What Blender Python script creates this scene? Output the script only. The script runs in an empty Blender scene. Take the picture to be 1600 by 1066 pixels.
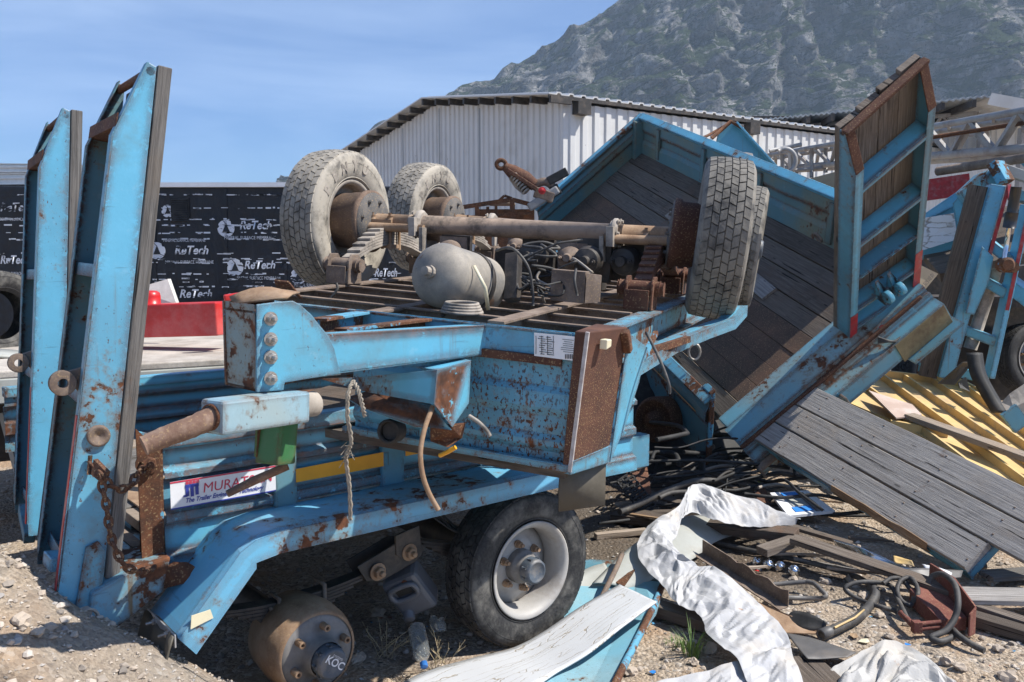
import bpy, math, random
from math import radians, sin, cos, pi, sqrt, atan2
from mathutils import Vector as V, Matrix, noise
random.seed(7)
S = bpy.context.scene
COL = S.collection

# ---------------------------------------------------------------- camera, sky, sun, exposure
FPX = 1350.0
PITCH = radians(5.417)
CAMZ = 1.95
cam_d = bpy.data.cameras.new('camera'); cam = bpy.data.objects.new('camera', cam_d); COL.objects.link(cam)
cam_d.sensor_width = 36; cam_d.lens = FPX / 1600 * 36; cam_d.clip_end = 5000; cam_d.clip_start = .05
cam.location = (0, 0, CAMZ); cam.rotation_euler = (pi/2 - PITCH, 0, 0)
S.camera = cam

SUN_DIR = V((.62, -.06, .80)).normalized()          # towards the sun
sun_d = bpy.data.lights.new('sun', 'SUN'); sun = bpy.data.objects.new('sun', sun_d); COL.objects.link(sun)
sun_d.energy = 5.0; sun_d.angle = radians(.5); sun_d.color = (1, .95, .87)
sun.rotation_euler = SUN_DIR.to_track_quat('Z', 'Y').to_euler(); sun.location = (20, 0, 30)

W = bpy.data.worlds.new('World'); S.world = W; W.use_nodes = True
wn, wl = W.node_tree.nodes, W.node_tree.links
wn.clear()
sky = wn.new('ShaderNodeTexSky'); sky.sky_type = 'NISHITA'; sky.sun_disc = False
sky.sun_elevation = math.asin(SUN_DIR.z); sky.sun_rotation = atan2(SUN_DIR.x, SUN_DIR.y)
sky.air_density = 1.0; sky.dust_density = .35; sky.ozone_density = 3.0; sky.altitude = 50
tc = wn.new('ShaderNodeTexCoord'); mp = wn.new('ShaderNodeMapping')
mp.inputs['Rotation'].default_value = (0, radians(24), radians(15)); mp.inputs['Scale'].default_value = (1.1, 2.2, 6.5)
nz = wn.new('ShaderNodeTexNoise'); nz.inputs['Scale'].default_value = 1.6; nz.inputs['Detail'].default_value = 7; nz.inputs['Roughness'].default_value = .55
nz.inputs['Distortion'].default_value = .6
rg = wn.new('ShaderNodeMapRange'); rg.inputs[1].default_value = .40; rg.inputs[2].default_value = .78; rg.inputs[3].default_value = .0; rg.inputs[4].default_value = .36
mxs = wn.new('ShaderNodeMix'); mxs.data_type = 'RGBA'
mxs.inputs[7].default_value = (10., 12.2, 15.4, 1)      # thin high cloud
bg = wn.new('ShaderNodeBackground'); bg.inputs['Strength'].default_value = .068
wo = wn.new('ShaderNodeOutputWorld')
wl.new(tc.outputs['Generated'], mp.inputs[0]); wl.new(mp.outputs[0], nz.inputs['Vector']); wl.new(nz.outputs[0], rg.inputs[0])
wl.new(rg.outputs[0], mxs.inputs[0]); tint = wn.new('ShaderNodeMix'); tint.data_type = 'RGBA'; tint.blend_type = 'MULTIPLY'; tint.inputs[0].default_value = 1; tint.inputs[7].default_value = (.70, .97, 1.38, 1)
wl.new(sky.outputs[0], tint.inputs[6]); wl.new(tint.outputs[2], mxs.inputs[6]); wl.new(mxs.outputs[2], bg.inputs[0]); wl.new(bg.outputs[0], wo.inputs[0])

S.view_settings.view_transform = 'Standard'; S.view_settings.look = 'None'
S.view_settings.exposure = .70; S.view_settings.gamma = 1
S.cycles.max_bounces = 5; S.cycles.diffuse_bounces = 3; S.cycles.glossy_bounces = 2; S.cycles.transparent_max_bounces = 6
S.cycles.volume_bounces = 0
S.cycles.use_adaptive_sampling = True
S.cycles.use_denoising = True

# ---------------------------------------------------------------- rays from the photograph's pixels (1600x1066)
def ray(u, v):
    x = (u - 800) / FPX; y = (533 - v) / FPX
    return V((x, cos(PITCH) + y * sin(PITCH), -sin(PITCH) + y * cos(PITCH)))
CO = V((0, 0, CAMZ))
def P(u, v, Y):
    r = ray(u, v); return CO + r * (Y / r.y)
def Pz(u, v, z):
    r = ray(u, v); return CO + r * ((z - CAMZ) / r.z)
def PP(u, v, o, n):
    r = ray(u, v); return CO + r * ((o - CO).dot(n) / r.dot(n))
UP = V((0, 0, 1))
def rnd(a, b): return random.uniform(a, b)
def lerp(a, b, t): return a + (b - a) * t
def smooth(t):
    t = max(0., min(1., t)); return t * t * (3 - 2 * t)
def interp(x, pts):
    if x <= pts[0][0]: return pts[0][1]
    for (a, b), (c, d) in zip(pts, pts[1:]):
        if x <= c: return b + (d - b) * (x - a) / (c - a)
    return pts[-1][1]

# ---------------------------------------------------------------- mesh builder
class MB:
    def __init__(s): s.v = []; s.f = []; s.uv = []; s.sm = []
    def face(s, idx, uv, sm=False): s.f.append(tuple(idx)); s.uv.append(uv); s.sm.append(sm)
    def quad(s, a, b, c, d, sm=False):
        i = len(s.v); s.v += [V(a), V(b), V(c), V(d)]
        w = (V(b) - V(a)).length; h = (V(d) - V(a)).length
        s.face((i, i+1, i+2, i+3), [(0, 0), (w, 0), (w, h), (0, h)], sm)
    def hexa(s, p):                     # p[0..3] bottom ring, p[4..7] top ring, u runs p0 -> p1
        i = len(s.v); s.v += [V(q) for q in p]
        L = (V(p[1]) - V(p[0])).length; ox = rnd(0, 9); oy = rnd(0, 9)
        for q in ((3,2,1,0), (4,5,6,7), (0,1,5,4), (1,2,6,5), (2,3,7,6), (3,0,4,7)):
            uv = []
            base = V(p[0])
            d = (V(p[1]) - base).normalized()
            for k in q:
                r = V(p[k]) - base; t = r.dot(d); c = r - d * t
                uv.append((t + ox, c.length * (1 if k in (0,1,4,5) else .7) + oy + (0.0 if k < 4 else .013)))
            s.face([i + k for k in q], uv)
        return s
    def beam(s, p0, p1, w, h, up=UP):   # w across, h along up, centred on the line
        p0 = V(p0); p1 = V(p1); d = (p1 - p0).normalized()
        sd = d.cross(up)
        if sd.length < 1e-4: sd = d.cross(V((1, 0, 0)))
        sd.normalize(); u = sd.cross(d).normalized()
        a = sd * (w/2); b = u * (h/2)
        i = len(s.v); s.v += [p0-a-b, p1-a-b, p1+a-b, p0+a-b, p0-a+b, p1-a+b, p1+a+b, p0+a+b]
        L = (p1-p0).length; ox = rnd(0, 9); oy = rnd(0, 9)
        def F(q, uv): s.face([i + k for k in q], [(x + ox, y + oy) for x, y in uv])
        F((0,3,2,1), [(0,0),(0,w),(L,w),(L,0)]); F((4,5,6,7), [(0,w+h),(L,w+h),(L,2*w+h),(0,2*w+h)])
        F((0,1,5,4), [(0,w),(L,w),(L,w+h),(0,w+h)]); F((3,7,6,2), [(0,-h),(0,0),(L,0),(L,-h)])
        F((1,2,6,5), [(L,0),(L+.01,w),(L+.012,w+.01),(L,h)]); F((3,0,4,7), [(0,0),(.01,w),(.012,w+.01),(0,h)])
        return s
    def box(s, c, ax, ay, az):
        c = V(c); ax = V(ax); ay = V(ay); az = V(az)
        return s.hexa([c-ax-ay-az, c+ax-ay-az, c+ax+ay-az, c-ax+ay-az, c-ax-ay+az, c+ax-ay+az, c+ax+ay+az, c-ax+ay+az])
    def poly(s, pts, t):                # polygon pushed along t
        pts = [V(p) for p in pts]; t = V(t); n = len(pts); i = len(s.v)
        s.v += pts + [p + t for p in pts]
        e = (pts[1] - pts[0]).normalized(); nn = t.normalized(); g = nn.cross(e); o = pts[0]; ox = rnd(0, 9)
        uv = [((p-o).dot(e) + ox, (p-o).dot(g)) for p in pts]
        s.face(range(i, i+n), uv); s.face([i+n+k for k in reversed(range(n))], [uv[k] for k in reversed(range(n))])
        for k in range(n):
            j = (k+1) % n
            s.face((i+k, i+n+k, i+n+j, i+j), [uv[k], (uv[k][0], uv[k][1]+.01), (uv[j][0], uv[j][1]+.01), uv[j]])
        return s
    def rows(s, R, sm=True, closed=False):   # grid of points
        i = len(s.v); m = len(R[0])
        for r in R: s.v += [V(p) for p in r]
        us = [0.]
        for a, b in zip(R, R[1:]): us.append(us[-1] + (V(b[0]) - V(a[0])).length)
        vs = [0.]
        for a, b in zip(R[0], R[0][1:]): vs.append(vs[-1] + (V(b) - V(a)).length)
        if closed: vs.append(vs[-1] + (V(R[0][0]) - V(R[0][-1])).length)
        for a in range(len(R)-1):
            for b in range(m if closed else m-1):
                c = (b+1) % m
                s.face((i+a*m+b, i+(a+1)*m+b, i+(a+1)*m+c, i+a*m+c), [(us[a], vs[b]), (us[a+1], vs[b]), (us[a+1], vs[b+1]), (us[a], vs[b+1])], sm)
        return s
    def tube(s, pts, r, n=8, caps=True, sm=True, closed=False):
        pts = [V(p) for p in pts]; m = len(pts)
        rs = r if isinstance(r, (list, tuple)) else [r] * m
        d = (pts[1] - pts[0]).normalized()
        x = d.orthogonal().normalized(); R = []
        for k in range(m):
            if closed: t = (pts[(k+1) % m] - pts[k-1]).normalized()
            else: t = (pts[min(k+1, m-1)] - pts[max(k-1, 0)]).normalized()
            x = (x - t * x.dot(t)).normalized(); y = t.cross(x)
            R.append([pts[k] + (x * cos(2*pi*j/n) + y * sin(2*pi*j/n)) * rs[k] for j in range(n)])
        if closed: R.append(R[0])
        i = len(s.v)
        s.rows(R, sm, True)
        if caps and not closed:
            s.face([i + j for j in reversed(range(n))], [(0, 0)] * n); e = i + (m-1)*n
            s.face([e + j for j in range(n)], [(0, 0)] * n)
        return s
    def lathe(s, c, ax, prof, n=24, sm=True, caps=True):  # prof: (t, r)
        c = V(c); ax = V(ax).normalized(); x = ax.orthogonal().normalized(); y = ax.cross(x)
        R = [[c + ax*t + (x*cos(2*pi*j/n) + y*sin(2*pi*j/n)) * max(r, 1e-4) for j in range(n)] for t, r in prof]
        i = len(s.v); s.rows(R, sm, True)
        if caps:
            s.face([i + j for j in reversed(range(n))], [(0, 0)] * n)
            e = i + (len(prof)-1)*n; s.face([e + j for j in range(n)], [(0, 0)] * n)
        return s
    def bolt(s, c, ax, r=.018, h=.018, tip=True):
        c = V(c); ax = V(ax).normalized()
        s.lathe(c, ax, [(0, r*1.5), (.004, r*1.5)], 14, False)
        s.lathe(c, ax, [(.003, r), (h, r), (h+.004, r*.8)], 6, False)
        if tip: s.lathe(c, ax, [(h, r*.5), (h+.022, r*.5), (h+.026, r*.35)], 8, False)
        return s

def crv(pts, k=6, closed=False):
    pts = [V(p) for p in pts]; n = len(pts); out = []
    for i in range(n if closed else n-1):
        if closed: a, b, c, d = pts[i-1], pts[i], pts[(i+1) % n], pts[(i+2) % n]
        else: a, b, c, d = pts[max(i-1, 0)], pts[i], pts[i+1], pts[min(i+2, n-1)]
        for j in range(k):
            t = j/k
            out.append(.5*((2*b) + (c-a)*t + (2*a-5*b+4*c-d)*t*t + (3*b-a-3*c+d)*t**3))
    if not closed: out.append(pts[-1])
    return out

ORG = {}
def raw_mesh(mb, name, mat, org=V((0, 0, 0))):
    me = bpy.data.meshes.new(name)
    me.from_pydata([tuple(p - org) for p in mb.v], [], mb.f)
    uvl = me.uv_layers.new(name='UVMap'); k = 0
    flat = [c for fuv in mb.uv for p in fuv for c in p]
    uvl.data.foreach_set('uv', flat)
    me.polygons.foreach_set('use_smooth', mb.sm)
    for m in (mat if isinstance(mat, list) else [mat]): me.materials.append(m)
    me.update()
    return me
def mods(o, bevel=0, solid=0, sub=0):
    if solid:
        m = o.modifiers.new('solid', 'SOLIDIFY'); m.thickness = solid; m.offset = 0
    if bevel:
        m = o.modifiers.new('bevel', 'BEVEL'); m.width = bevel; m.segments = 2; m.limit_method = 'ANGLE'; m.angle_limit = radians(40); m.harden_normals = False
    if sub:
        m = o.modifiers.new('sub', 'SUBSURF'); m.levels = sub; m.render_levels = sub
def part(mb, name, mat, parent, bevel=0, solid=0, label=None, sub=0):
    o = bpy.data.objects.new(name, raw_mesh(mb, name, mat, ORG[parent.name])); COL.objects.link(o)
    o.parent = parent; ORG[o.name] = ORG[parent.name]
    mods(o, bevel, solid, sub)
    if label: o['label'] = label
    return o
def thing(name, label, cat, loc, group=None):
    o = bpy.data.objects.new(name, None); COL.objects.link(o); o.location = loc; ORG[o.name] = V(loc)
    o.empty_display_size = .2
    o['label'] = label; o['category'] = cat
    if group: o['group'] = group
    return o
def solo(mb, name, mat, label=None, cat=None, group=None, kind=None, bevel=0, solid=0, sub=0):
    c = sum(mb.v, V((0, 0, 0))) / len(mb.v); c.z = min(p.z for p in mb.v)
    if kind == 'structure': c = V((0, 0, 0))
    o = bpy.data.objects.new(name, raw_mesh(mb, name, mat, c)); COL.objects.link(o); o.location = c; ORG[o.name] = c
    mods(o, bevel, solid, sub)
    if label: o['label'] = label
    if cat: o['category'] = cat
    if group: o['group'] = group
    if kind: o['kind'] = kind
    return o
def copy_part(o, parent, M):            # a copy of a part and its sub-parts placed by matrix
    c = o.copy(); COL.objects.link(c); c.parent = parent; c.matrix_local = M; ORG[c.name] = V((0, 0, 0))
    for ch in list(o.children):
        d = ch.copy(); COL.objects.link(d); d.parent = c
    return c
def text(body, org, xd, yd, size, mat, name, parent, shear=0, width=None, bold=0, lift=.003, align='LEFT'):
    cu = bpy.data.curves.new(name, 'FONT'); cu.body = body; cu.size = size; cu.shear = shear; cu.offset = bold; cu.align_x = align
    cu.resolution_u = 3
    t = bpy.data.objects.new('lettering_curve', cu); COL.objects.link(t)
    dg = bpy.context.evaluated_depsgraph_get(); dg.update()
    me = bpy.data.meshes.new_from_object(t.evaluated_get(dg), depsgraph=dg)
    bpy.data.objects.remove(t); bpy.data.curves.remove(cu)
    xd = V(xd).normalized(); yd = V(yd); yd = (yd - xd*yd.dot(xd)).normalized(); n = xd.cross(yd); org = V(org)
    xs = [v.co.x for v in me.vertices]; k = 1
    if width and xs: k = width / (max(xs) - min(xs))
    for v in me.vertices: v.co = org + xd*(v.co.x*k) + yd*v.co.y + n*lift - ORG[parent.name]
    me.materials.clear(); me.materials.append(mat); me.name = name
    o = bpy.data.objects.new(name, me); COL.objects.link(o); o.parent = parent
    return o

# ---------------------------------------------------------------- material helper
class G:
    def __init__(s, name, rough=.6, metal=0., spec=.5):
        s.m = bpy.data.materials.new(name); s.m.use_nodes = True
        s.N = s.m.node_tree.nodes; s.L = s.m.node_tree.links; s.N.clear()
        s.out = s.N.new('ShaderNodeOutputMaterial'); s.b = s.N.new('ShaderNodeBsdfPrincipled')
        s.L.new(s.b.outputs[0], s.out.inputs[0])
        s.b.inputs['Roughness'].default_value = rough; s.b.inputs['Metallic'].default_value = metal
        s.b.inputs['Specular IOR Level'].default_value = spec
    def n(s, t): return s.N.new('ShaderNode' + t)
    def put(s, sock, val):
        if isinstance(val, (int, float)): sock.default_value = val
        elif isinstance(val, (tuple, list)):
            sock.default_value = val if len(sock.default_value) == len(val) else (*val, 1)
        else: s.L.new(val, sock)
    def co(s, kind='Object'):
        return s.n('TexCoord').outputs[kind]
    def map(s, c, sc=(1, 1, 1), loc=(0, 0, 0), rot=(0, 0, 0)):
        m = s.n('Mapping'); s.L.new(c, m.inputs[0]); m.inputs['Scale'].default_value = sc; m.inputs['Location'].default_value = loc; m.inputs['Rotation'].default_value = rot
        return m.outputs[0]
    def noise(s, c, sc, det=5, ro=.6, dist=0, out=0):
        t = s.n('TexNoise'); s.L.new(c, t.inputs['Vector']); t.inputs['Scale'].default_value = sc; t.inputs['Detail'].default_value = det
        t.inputs['Roughness'].default_value = ro; t.inputs['Distortion'].default_value = dist
        return t.outputs[out]
    def vor(s, c, sc, feat='F1', out=0, rand=1):
        t = s.n('TexVoronoi'); t.feature = feat; s.L.new(c, t.inputs['Vector']); t.inputs['Scale'].default_value = sc; t.inputs['Randomness'].default_value = rand
        return t.outputs[out]
    def thr(s, f, lo, hi, a=0., b=1.):
        m = s.n('MapRange'); m.interpolation_type = 'SMOOTHSTEP'; s.L.new(f, m.inputs[0])
        for k, x in ((1, lo), (2, hi), (3, a), (4, b)): m.inputs[k].default_value = x
        return m.outputs[0]
    def math(s, op, a, b=0.):
        m = s.n('Math'); m.operation = 'ADD' if op == 'ADD2' else op; m.use_clamp = op in ('ADD',); s.put(m.inputs[0], a); s.put(m.inputs[1], b); return m.outputs[0]
    def mix(s, f, a, b):
        m = s.n('Mix'); m.data_type = 'RGBA'; s.put(m.inputs[0], f); s.put(m.inputs[6], a); s.put(m.inputs[7], b); return m.outputs[2]
    def ramp(s, f, stops):
        r = s.n('ValToRGB'); s.L.new(f, r.inputs[0]); e = r.color_ramp.elements
        while len(e) < len(stops): e.new(.5)
        for k, (p, c) in enumerate(stops): e[k].position = p; e[k].color = (*c, 1)
        return r.outputs[0]
    def edge(s, rad, samples=4):
        b = s.n('Bevel'); b.samples = samples; b.inputs[0].default_value = rad
        g = s.n('NewGeometry'); d = s.n('VectorMath'); d.operation = 'DOT_PRODUCT'
        s.L.new(b.outputs[0], d.inputs[0]); s.L.new(g.outputs['Normal'], d.inputs[1])
        return s.math('SUBTRACT', 1., d.outputs['Value'])
    def bump(s, h, st=.5, dist=.01):
        b = s.n('Bump'); b.inputs['Strength'].default_value = st; b.inputs['Distance'].default_value = dist; s.L.new(h, b.inputs['Height'])
        s.L.new(b.outputs[0], s.b.inputs['Normal'])
    def color(s, c): s.put(s.b.inputs['Base Color'], c)
    def rough(s, r): s.put(s.b.inputs['Roughness'], r)

RUST = [(.0, (.018, .009, .006)), (.4, (.06, .025, .013)), (.62, (.15, .055, .022)), (.85, (.30, .12, .045))]
def paint(name, col, rust=.5, streak=.5, edge=.5, fade=None, rough=.42, off=0., speck=.4):
    """old sprayed paint with rust patches, runs, speckles and worn edges"""
    g = G(name); c = g.map(g.co(), loc=(off, off*.7, off*.3))
    big = g.noise(c, 1.6, 3, .5); det = g.noise(c, 9, 8, .68); fine = g.noise(c, 55, 4, .6)
    base = g.mix(g.thr(big, .35, .68), col, fade or tuple(x*.78 + .02 for x in col))
    base = g.mix(g.math('MULTIPLY', g.thr(det, .45, .75), .35), base, tuple(min(1, x*1.12+.03) for x in col))
    # runs down the face
    st = g.noise(g.map(c, (26, 26, 1.1)), 1, 4, .6); stm = g.math('MULTIPLY', g.thr(st, .60, .76), streak)
    base = g.mix(g.math('MULTIPLY', stm, g.thr(big, .38, .6)), base, (.16, .10, .045))
    # dull dirt
    base = g.mix(g.math('MULTIPLY', g.thr(g.noise(c, 4.2, 7, .7), .5, .78), .45), base, (.15, .16, .13))
    # scratches
    sc = g.noise(g.map(c, (3, 3, 60), rot=(.4, .3, .2)), 1.6, 3, .5)
    base = g.mix(g.math('MULTIPLY', g.thr(sc, .69, .72), .3), base, (.05, .09, .13))
    e = g.edge(.05)
    det2 = g.noise(c, 17, 8, .72)
    near = g.thr(e, .0, .30)                       # paint lifts first along edges and seams
    k = g.math('ADD2', g.math('ADD2', g.math('MULTIPLY', det, .38), g.math('MULTIPLY', det2, .30)), g.math('ADD2', g.math('MULTIPLY', big, .34), g.math('MULTIPLY', near, .085*edge))); T = .634 - .112*rust
    rm = g.thr(k, T, T + .02)
    halo = g.math('MULTIPLY', g.thr(k, T - .045, T + .005), .5)
    base = g.mix(halo, base, (.20, .135, .07))
    chalk = g.noise(c, 19, 6, .72)
    base = g.mix(g.math('MULTIPLY', g.thr(chalk, .58, .70), .16), base, tuple(min(1, x*.6 + .30) for x in col))
    sp = g.thr(g.noise(g.map(c, (1, 1, .55)), 85, 4, .65), .70 - .14*speck, .725 - .14*speck)
    em = g.thr(g.math('MULTIPLY', e, g.thr(g.noise(c, 21, 7, .78), .56 - .22*edge, .68 - .20*edge)), .16, .24)
    mask = g.math('MAXIMUM', g.math('MAXIMUM', rm, g.math('MULTIPLY', sp, g.thr(big, .42, .58))), em)
    rc = g.ramp(g.noise(c, 24, 6, .7), RUST)
    g.color(g.mix(mask, base, rc))
    g.rough(g.thr(mask, 0, 1, rough, .9))
    g.bump(g.math('ADD', g.math('MULTIPLY', g.math('SUBTRACT', 1., mask), .6), g.math('MULTIPLY', fine, .25)), .5, .004)
    return g.m
def rusty(name, stops=RUST, sc=9, paintcol=None, amt=.5, rough=.88, metal=0.):
    g = G(name, rough, metal); c = g.co()
    a = g.noise(c, sc, 8, .7); col = g.ramp(a, stops)
    col = g.mix(g.math('MULTIPLY', g.thr(g.noise(c, 110, 3, .6), .56, .66), .55), col, (.36, .25, .13))
    if paintcol:
        col = g.mix(g.thr(g.noise(c, sc*.5, 7, .7), .60 - .2*amt, .64 - .2*amt), col, paintcol)
    g.color(col); g.bump(g.noise(c, 60, 5, .7), .45, .004)
    return g.m
def wood(name, dark, mid, light, warm=None, sc=1., grime=.5):
    g = G(name, .85, 0, .25); u = g.co('UV')
    gr = g.noise(g.map(u, (1.3*sc, 34*sc, 1)), 2.2, 8, .66, .5)
    fib = g.noise(g.map(u, (4*sc, 210*sc, 1)), 1.6, 4, .6)
    col = g.ramp(gr, [(.22, dark), (.47, mid), (.72, light)])
    col = g.mix(g.math('MULTIPLY', g.thr(fib, .5, .68), .5), col, dark)
    o = g.co(); blot = g.noise(o, 2.3, 6, .6)
    if warm: col = g.mix(g.math('MULTIPLY', g.thr(blot, .5, .72), .7), col, warm)
    col = g.mix(g.math('MULTIPLY', g.thr(g.noise(o, 5, 6, .65), .55, .75), grime), col, tuple(x*.35 for x in mid))
    kn = g.vor(g.map(u, (1.6, 7, 1)), 1.7, 'F1'); col = g.mix(g.thr(kn, .05, .11, 1., 0.), col, tuple(x*.4 for x in dark))
    nail = g.vor(o, 5.5); col = g.mix(g.thr(nail, .035, .05, .9, 0.), col, (.03, .02, .015))
    oi = g.n('ObjectInfo').outputs['Random']                # every board weathered differently
    col = g.mix(g.thr(oi, .45, 1., 0., .38), col, tuple(x*.55 for x in mid)); col = g.mix(g.thr(oi, .5, 0., 0., .30), col, light)
    crk = g.noise(g.map(u, (.9, 26, 1)), 1.7, 3, .5, .3)
    col = g.mix(g.thr(crk, .655, .68), col, tuple(x*.3 for x in dark))
    col = g.mix(g.math('MULTIPLY', g.thr(g.noise(o, 3.1, 6, .68), .60, .70), .5), col, (.16, .085, .045))
    g.color(col); g.bump(g.math('ADD', g.math('MULTIPLY', gr, .8), g.math('MULTIPLY', fib, .5)), .8, .008)
    return g.m
def plain(name, col, rough=.6, var=.25, sc=6, metal=0., bump=.2, dirt=None, da=.5, fine=0., bsc=40):
    g = G(name, rough, metal); c = g.co()
    k = g.noise(c, sc, 6, .65)
    x = g.ramp(k, [(.3, tuple(q*(1-var) for q in col)), (.7, tuple(min(1, q*(1+var*.6)) for q in col))])
    if dirt: x = g.mix(g.math('MULTIPLY', g.thr(g.noise(c, sc*.6, 8, .72), .46, .66), da), x, dirt)
    if fine: x = g.mix(g.math('MULTIPLY', g.thr(g.noise(c, bsc*2, 3, .6), .5, .65), fine), x, tuple(q*.3 for q in col))
    g.color(x)
    if bump: g.bump(g.noise(c, bsc, 5, .65), bump, .005)
    return g.m
BLUE = (.115, .41, .575)
M = dict(
    blue=paint('blue_paint', BLUE, .36, .9, .95), blue_clean=paint('blue_paint_clean', (.125, .42, .61), .16, .7, .75, rough=.36, off=3.1),
    blue_rusty=paint('blue_paint_rusty', BLUE, .70, 1., 1.25, fade=(.12, .32, .42), speck=.7, off=7.3),
    blue_speck=paint('blue_paint_speckled', (.11, .35, .51), .46, .9, .3, fade=(.09, .26, .36), speck=1.05, off=1.3),
    blue_dull=paint('blue_paint_dull', (.085, .26, .37), .34, .8, .6, fade=(.12, .22, .22), rough=.6, off=5.2),
    blue_tray=paint('blue_green_paint', (.062, .155, .18), .40, 1., .9, fade=(.14, .16, .11), rough=.6, off=9.4),
    rust=rusty('rust'), rust_brown=rusty('rust_brown', [(.25, (.045, .018, .012)), (.5, (.085, .033, .019)), (.75, (.15, .06, .03))], 5),
    rust_grey=rusty('rust_grey', [(.2, (.05, .037, .03)), (.5, (.17, .125, .098)), (.8, (.34, .275, .22))], 7),
    rust_light=rusty('rust_light', [(.2, (.12, .06, .03)), (.5, (.28, .18, .11)), (.8, (.42, .31, .22))], 8),
    rust_blue=rusty('rust_with_blue', paintcol=(.10, .31, .44), amt=.35), rust_red=rusty('rust_red', [(.2, (.07, .02, .016)), (.5, (.17, .055, .04)), (.8, (.26, .11, .08))], 5),
    chain=rusty('chain_rust', [(.2, (.03, .015, .01)), (.5, (.10, .045, .025)), (.8, (.2, .10, .05))], 30),
    dusty=plain('dusty_steel', (.37, .325, .275), .8, .35, 8, bump=.3, dirt=(.045, .04, .036), da=.7),
    dark_steel=plain('dark_greasy_steel', (.035, .031, .028), .6, .5, 9, bump=.4, dirt=(.13, .10, .075), da=.6),
    grey_wood=wood('grey_wood', (.055, .05, .045), (.16, .15, .14), (.30, .285, .265), (.20, .165, .13)),
    ramp_wood=wood('ramp_wood', (.075, .068, .062), (.285, .267, .25), (.47, .445, .415), (.33, .27, .21), .8, .45),
    dark_wood=wood('dark_wood', (.030, .024, .019), (.095, .076, .061), (.19, .158, .13), (.13, .085, .06), 1, .6),
    brown_wood=wood('brown_wood', (.045, .034, .027), (.145, .117, .095), (.28, .24, .20), (.17, .125, .09), 1, .4),
    pale_wood=wood('pale_wood', (.14, .10, .07), (.34, .275, .215), (.48, .41, .34), (.38, .28, .19), 1, .25),
    deck=plain('pale_deck', (.50, .455, .40), .85, .25, 3, bump=.4, dirt=(.22, .18, .14), da=.6, fine=.25),
    red=plain('red_paint', (.56, .022, .022), .35, .2, 4, bump=.05, dirt=(.62, .24, .22), da=.35),
    red_tape=plain('red_tape', (.40, .02, .025), .4, .35, 20, bump=.1, dirt=(.3, .25, .24), da=.4),
    green=paint('green_paint', (.03, .14, .045), .30, .6, .8, off=2.2), yellow=plain('yellow_tape', (.76, .36, .015), .35, .12, 8, bump=.05),
    yellow_panel=plain('yellow_panel_paint', (.66, .46, .19), .7, .22, 3, bump=.25, dirt=(.36, .28, .19), da=.75),
    white=plain('white_vinyl', (.74, .75, .77), .4, .06, 5, bump=.03, dirt=(.45, .42, .38), da=.25),
    black=plain('black_rubber', (.018, .018, .018), .7, .4, 9, bump=.2, dirt=(.07, .065, .06), da=.5),
    hose=plain('worn_hose', (.055, .052, .05), .65, .4, 14, bump=.3, dirt=(.18, .16, .13), da=.6),
    alu=plain('aluminium', (.62, .63, .64), .35, .15, 12, metal=.6, bump=.1), chrome=plain('bright_steel', (.7, .71, .72), .16, .1, 20, metal=1., bump=.04),
    zinc=plain('zinc_bolt', (.42, .40, .37), .45, .3, 40, metal=.6, bump=.1, dirt=(.25, .15, .08), da=.6),
    grey_sheet=plain('grey_sheet', (.40, .41, .38), .5, .12, 4, bump=.08, dirt=(.28, .25, .2), da=.4),
    dark_sheet=plain('dark_sheet', (.12, .115, .11), .5, .3, 5, bump=.15, dirt=(.2, .17, .14), da=.5),
    flap=plain('brown_flap', (.088, .078, .06), .6, .3, 5, bump=.15, dirt=(.13, .115, .09), da=.5),
    frame_grey=plain('grey_frame_paint', (.30, .295, .29), .5, .2, 6, bump=.1, dirt=(.14, .09, .06), da=.6),
    sign_blue=plain('sign_blue', (.03, .05, .30), .4, .05), sign_red=plain('sign_red', (.52, .03, .07), .4, .05),
    ink=plain('black_ink', (.03, .03, .035), .6, .1, bump=0), rope=plain('frayed_rope', (.30, .26, .205), .95, .4, 40, bump=.6, bsc=160),
    jerry=plain('grey_plastic', (.10, .11, .13), .45, .2, 6, bump=.05, dirt=(.16, .15, .14), da=.5),
    grass=plain('grass_blade', (.10, .17, .035), .6, .4, 8, bump=0), straw=plain('dry_straw', (.46, .37, .22), .9, .3, 20, bump=0),
    card=plain('brown_board', (.36, .27, .18), .85, .2, 4, bump=.2), cream=plain('cream_tape', (.72, .66, .46), .5, .1, bump=.05),
    foam=plain('pale_foam_board', (.60, .59, .55), .9, .2, 9, bump=.5), cap_blue=plain('blue_cap', (.03, .16, .45), .4, .1, bump=0),
)
# ---------------------------------------------------------------- special materials
def tyre_mat(name, dust, amt):
    g = G(name, .75, 0, .3); c = g.co()
    t = g.noise(c, 7, 7, .68); f = g.noise(c, 70, 4, .6)
    base = g.ramp(f, [(.3, (.016, .016, .017)), (.7, (.045, .044, .043))])
    sx = g.n('SeparateXYZ'); g.L.new(c, sx.inputs[0]); side = g.thr(g.math('ABSOLUTE', sx.outputs[0]), .100, .112)
    rad = g.math('SQRT', g.math('ADD2', g.math('MULTIPLY', sx.outputs[1], sx.outputs[1]), g.math('MULTIPLY', sx.outputs[2], sx.outputs[2]))); crown = g.thr(rad, .393, .402)
    cover = g.math('MAXIMUM', side, g.math('MULTIPLY', crown, .62))
    m = g.math('MULTIPLY', g.math('MULTIPLY', g.thr(t, .62 - .4*amt, .78 - .22*amt), .35 + .6*amt), g.thr(cover, 0, 1, .22, 1.))
    col = g.mix(m, base, dust)
    col = g.mix(g.math('MULTIPLY', g.thr(g.noise(c, 26, 5, .7), .62, .72), .7), col, (.018, .018, .018))
    g.color(col); g.rough(g.thr(t, .3, .7, .55, .85)); g.bump(f, .3, .004)
    return g.m
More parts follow.
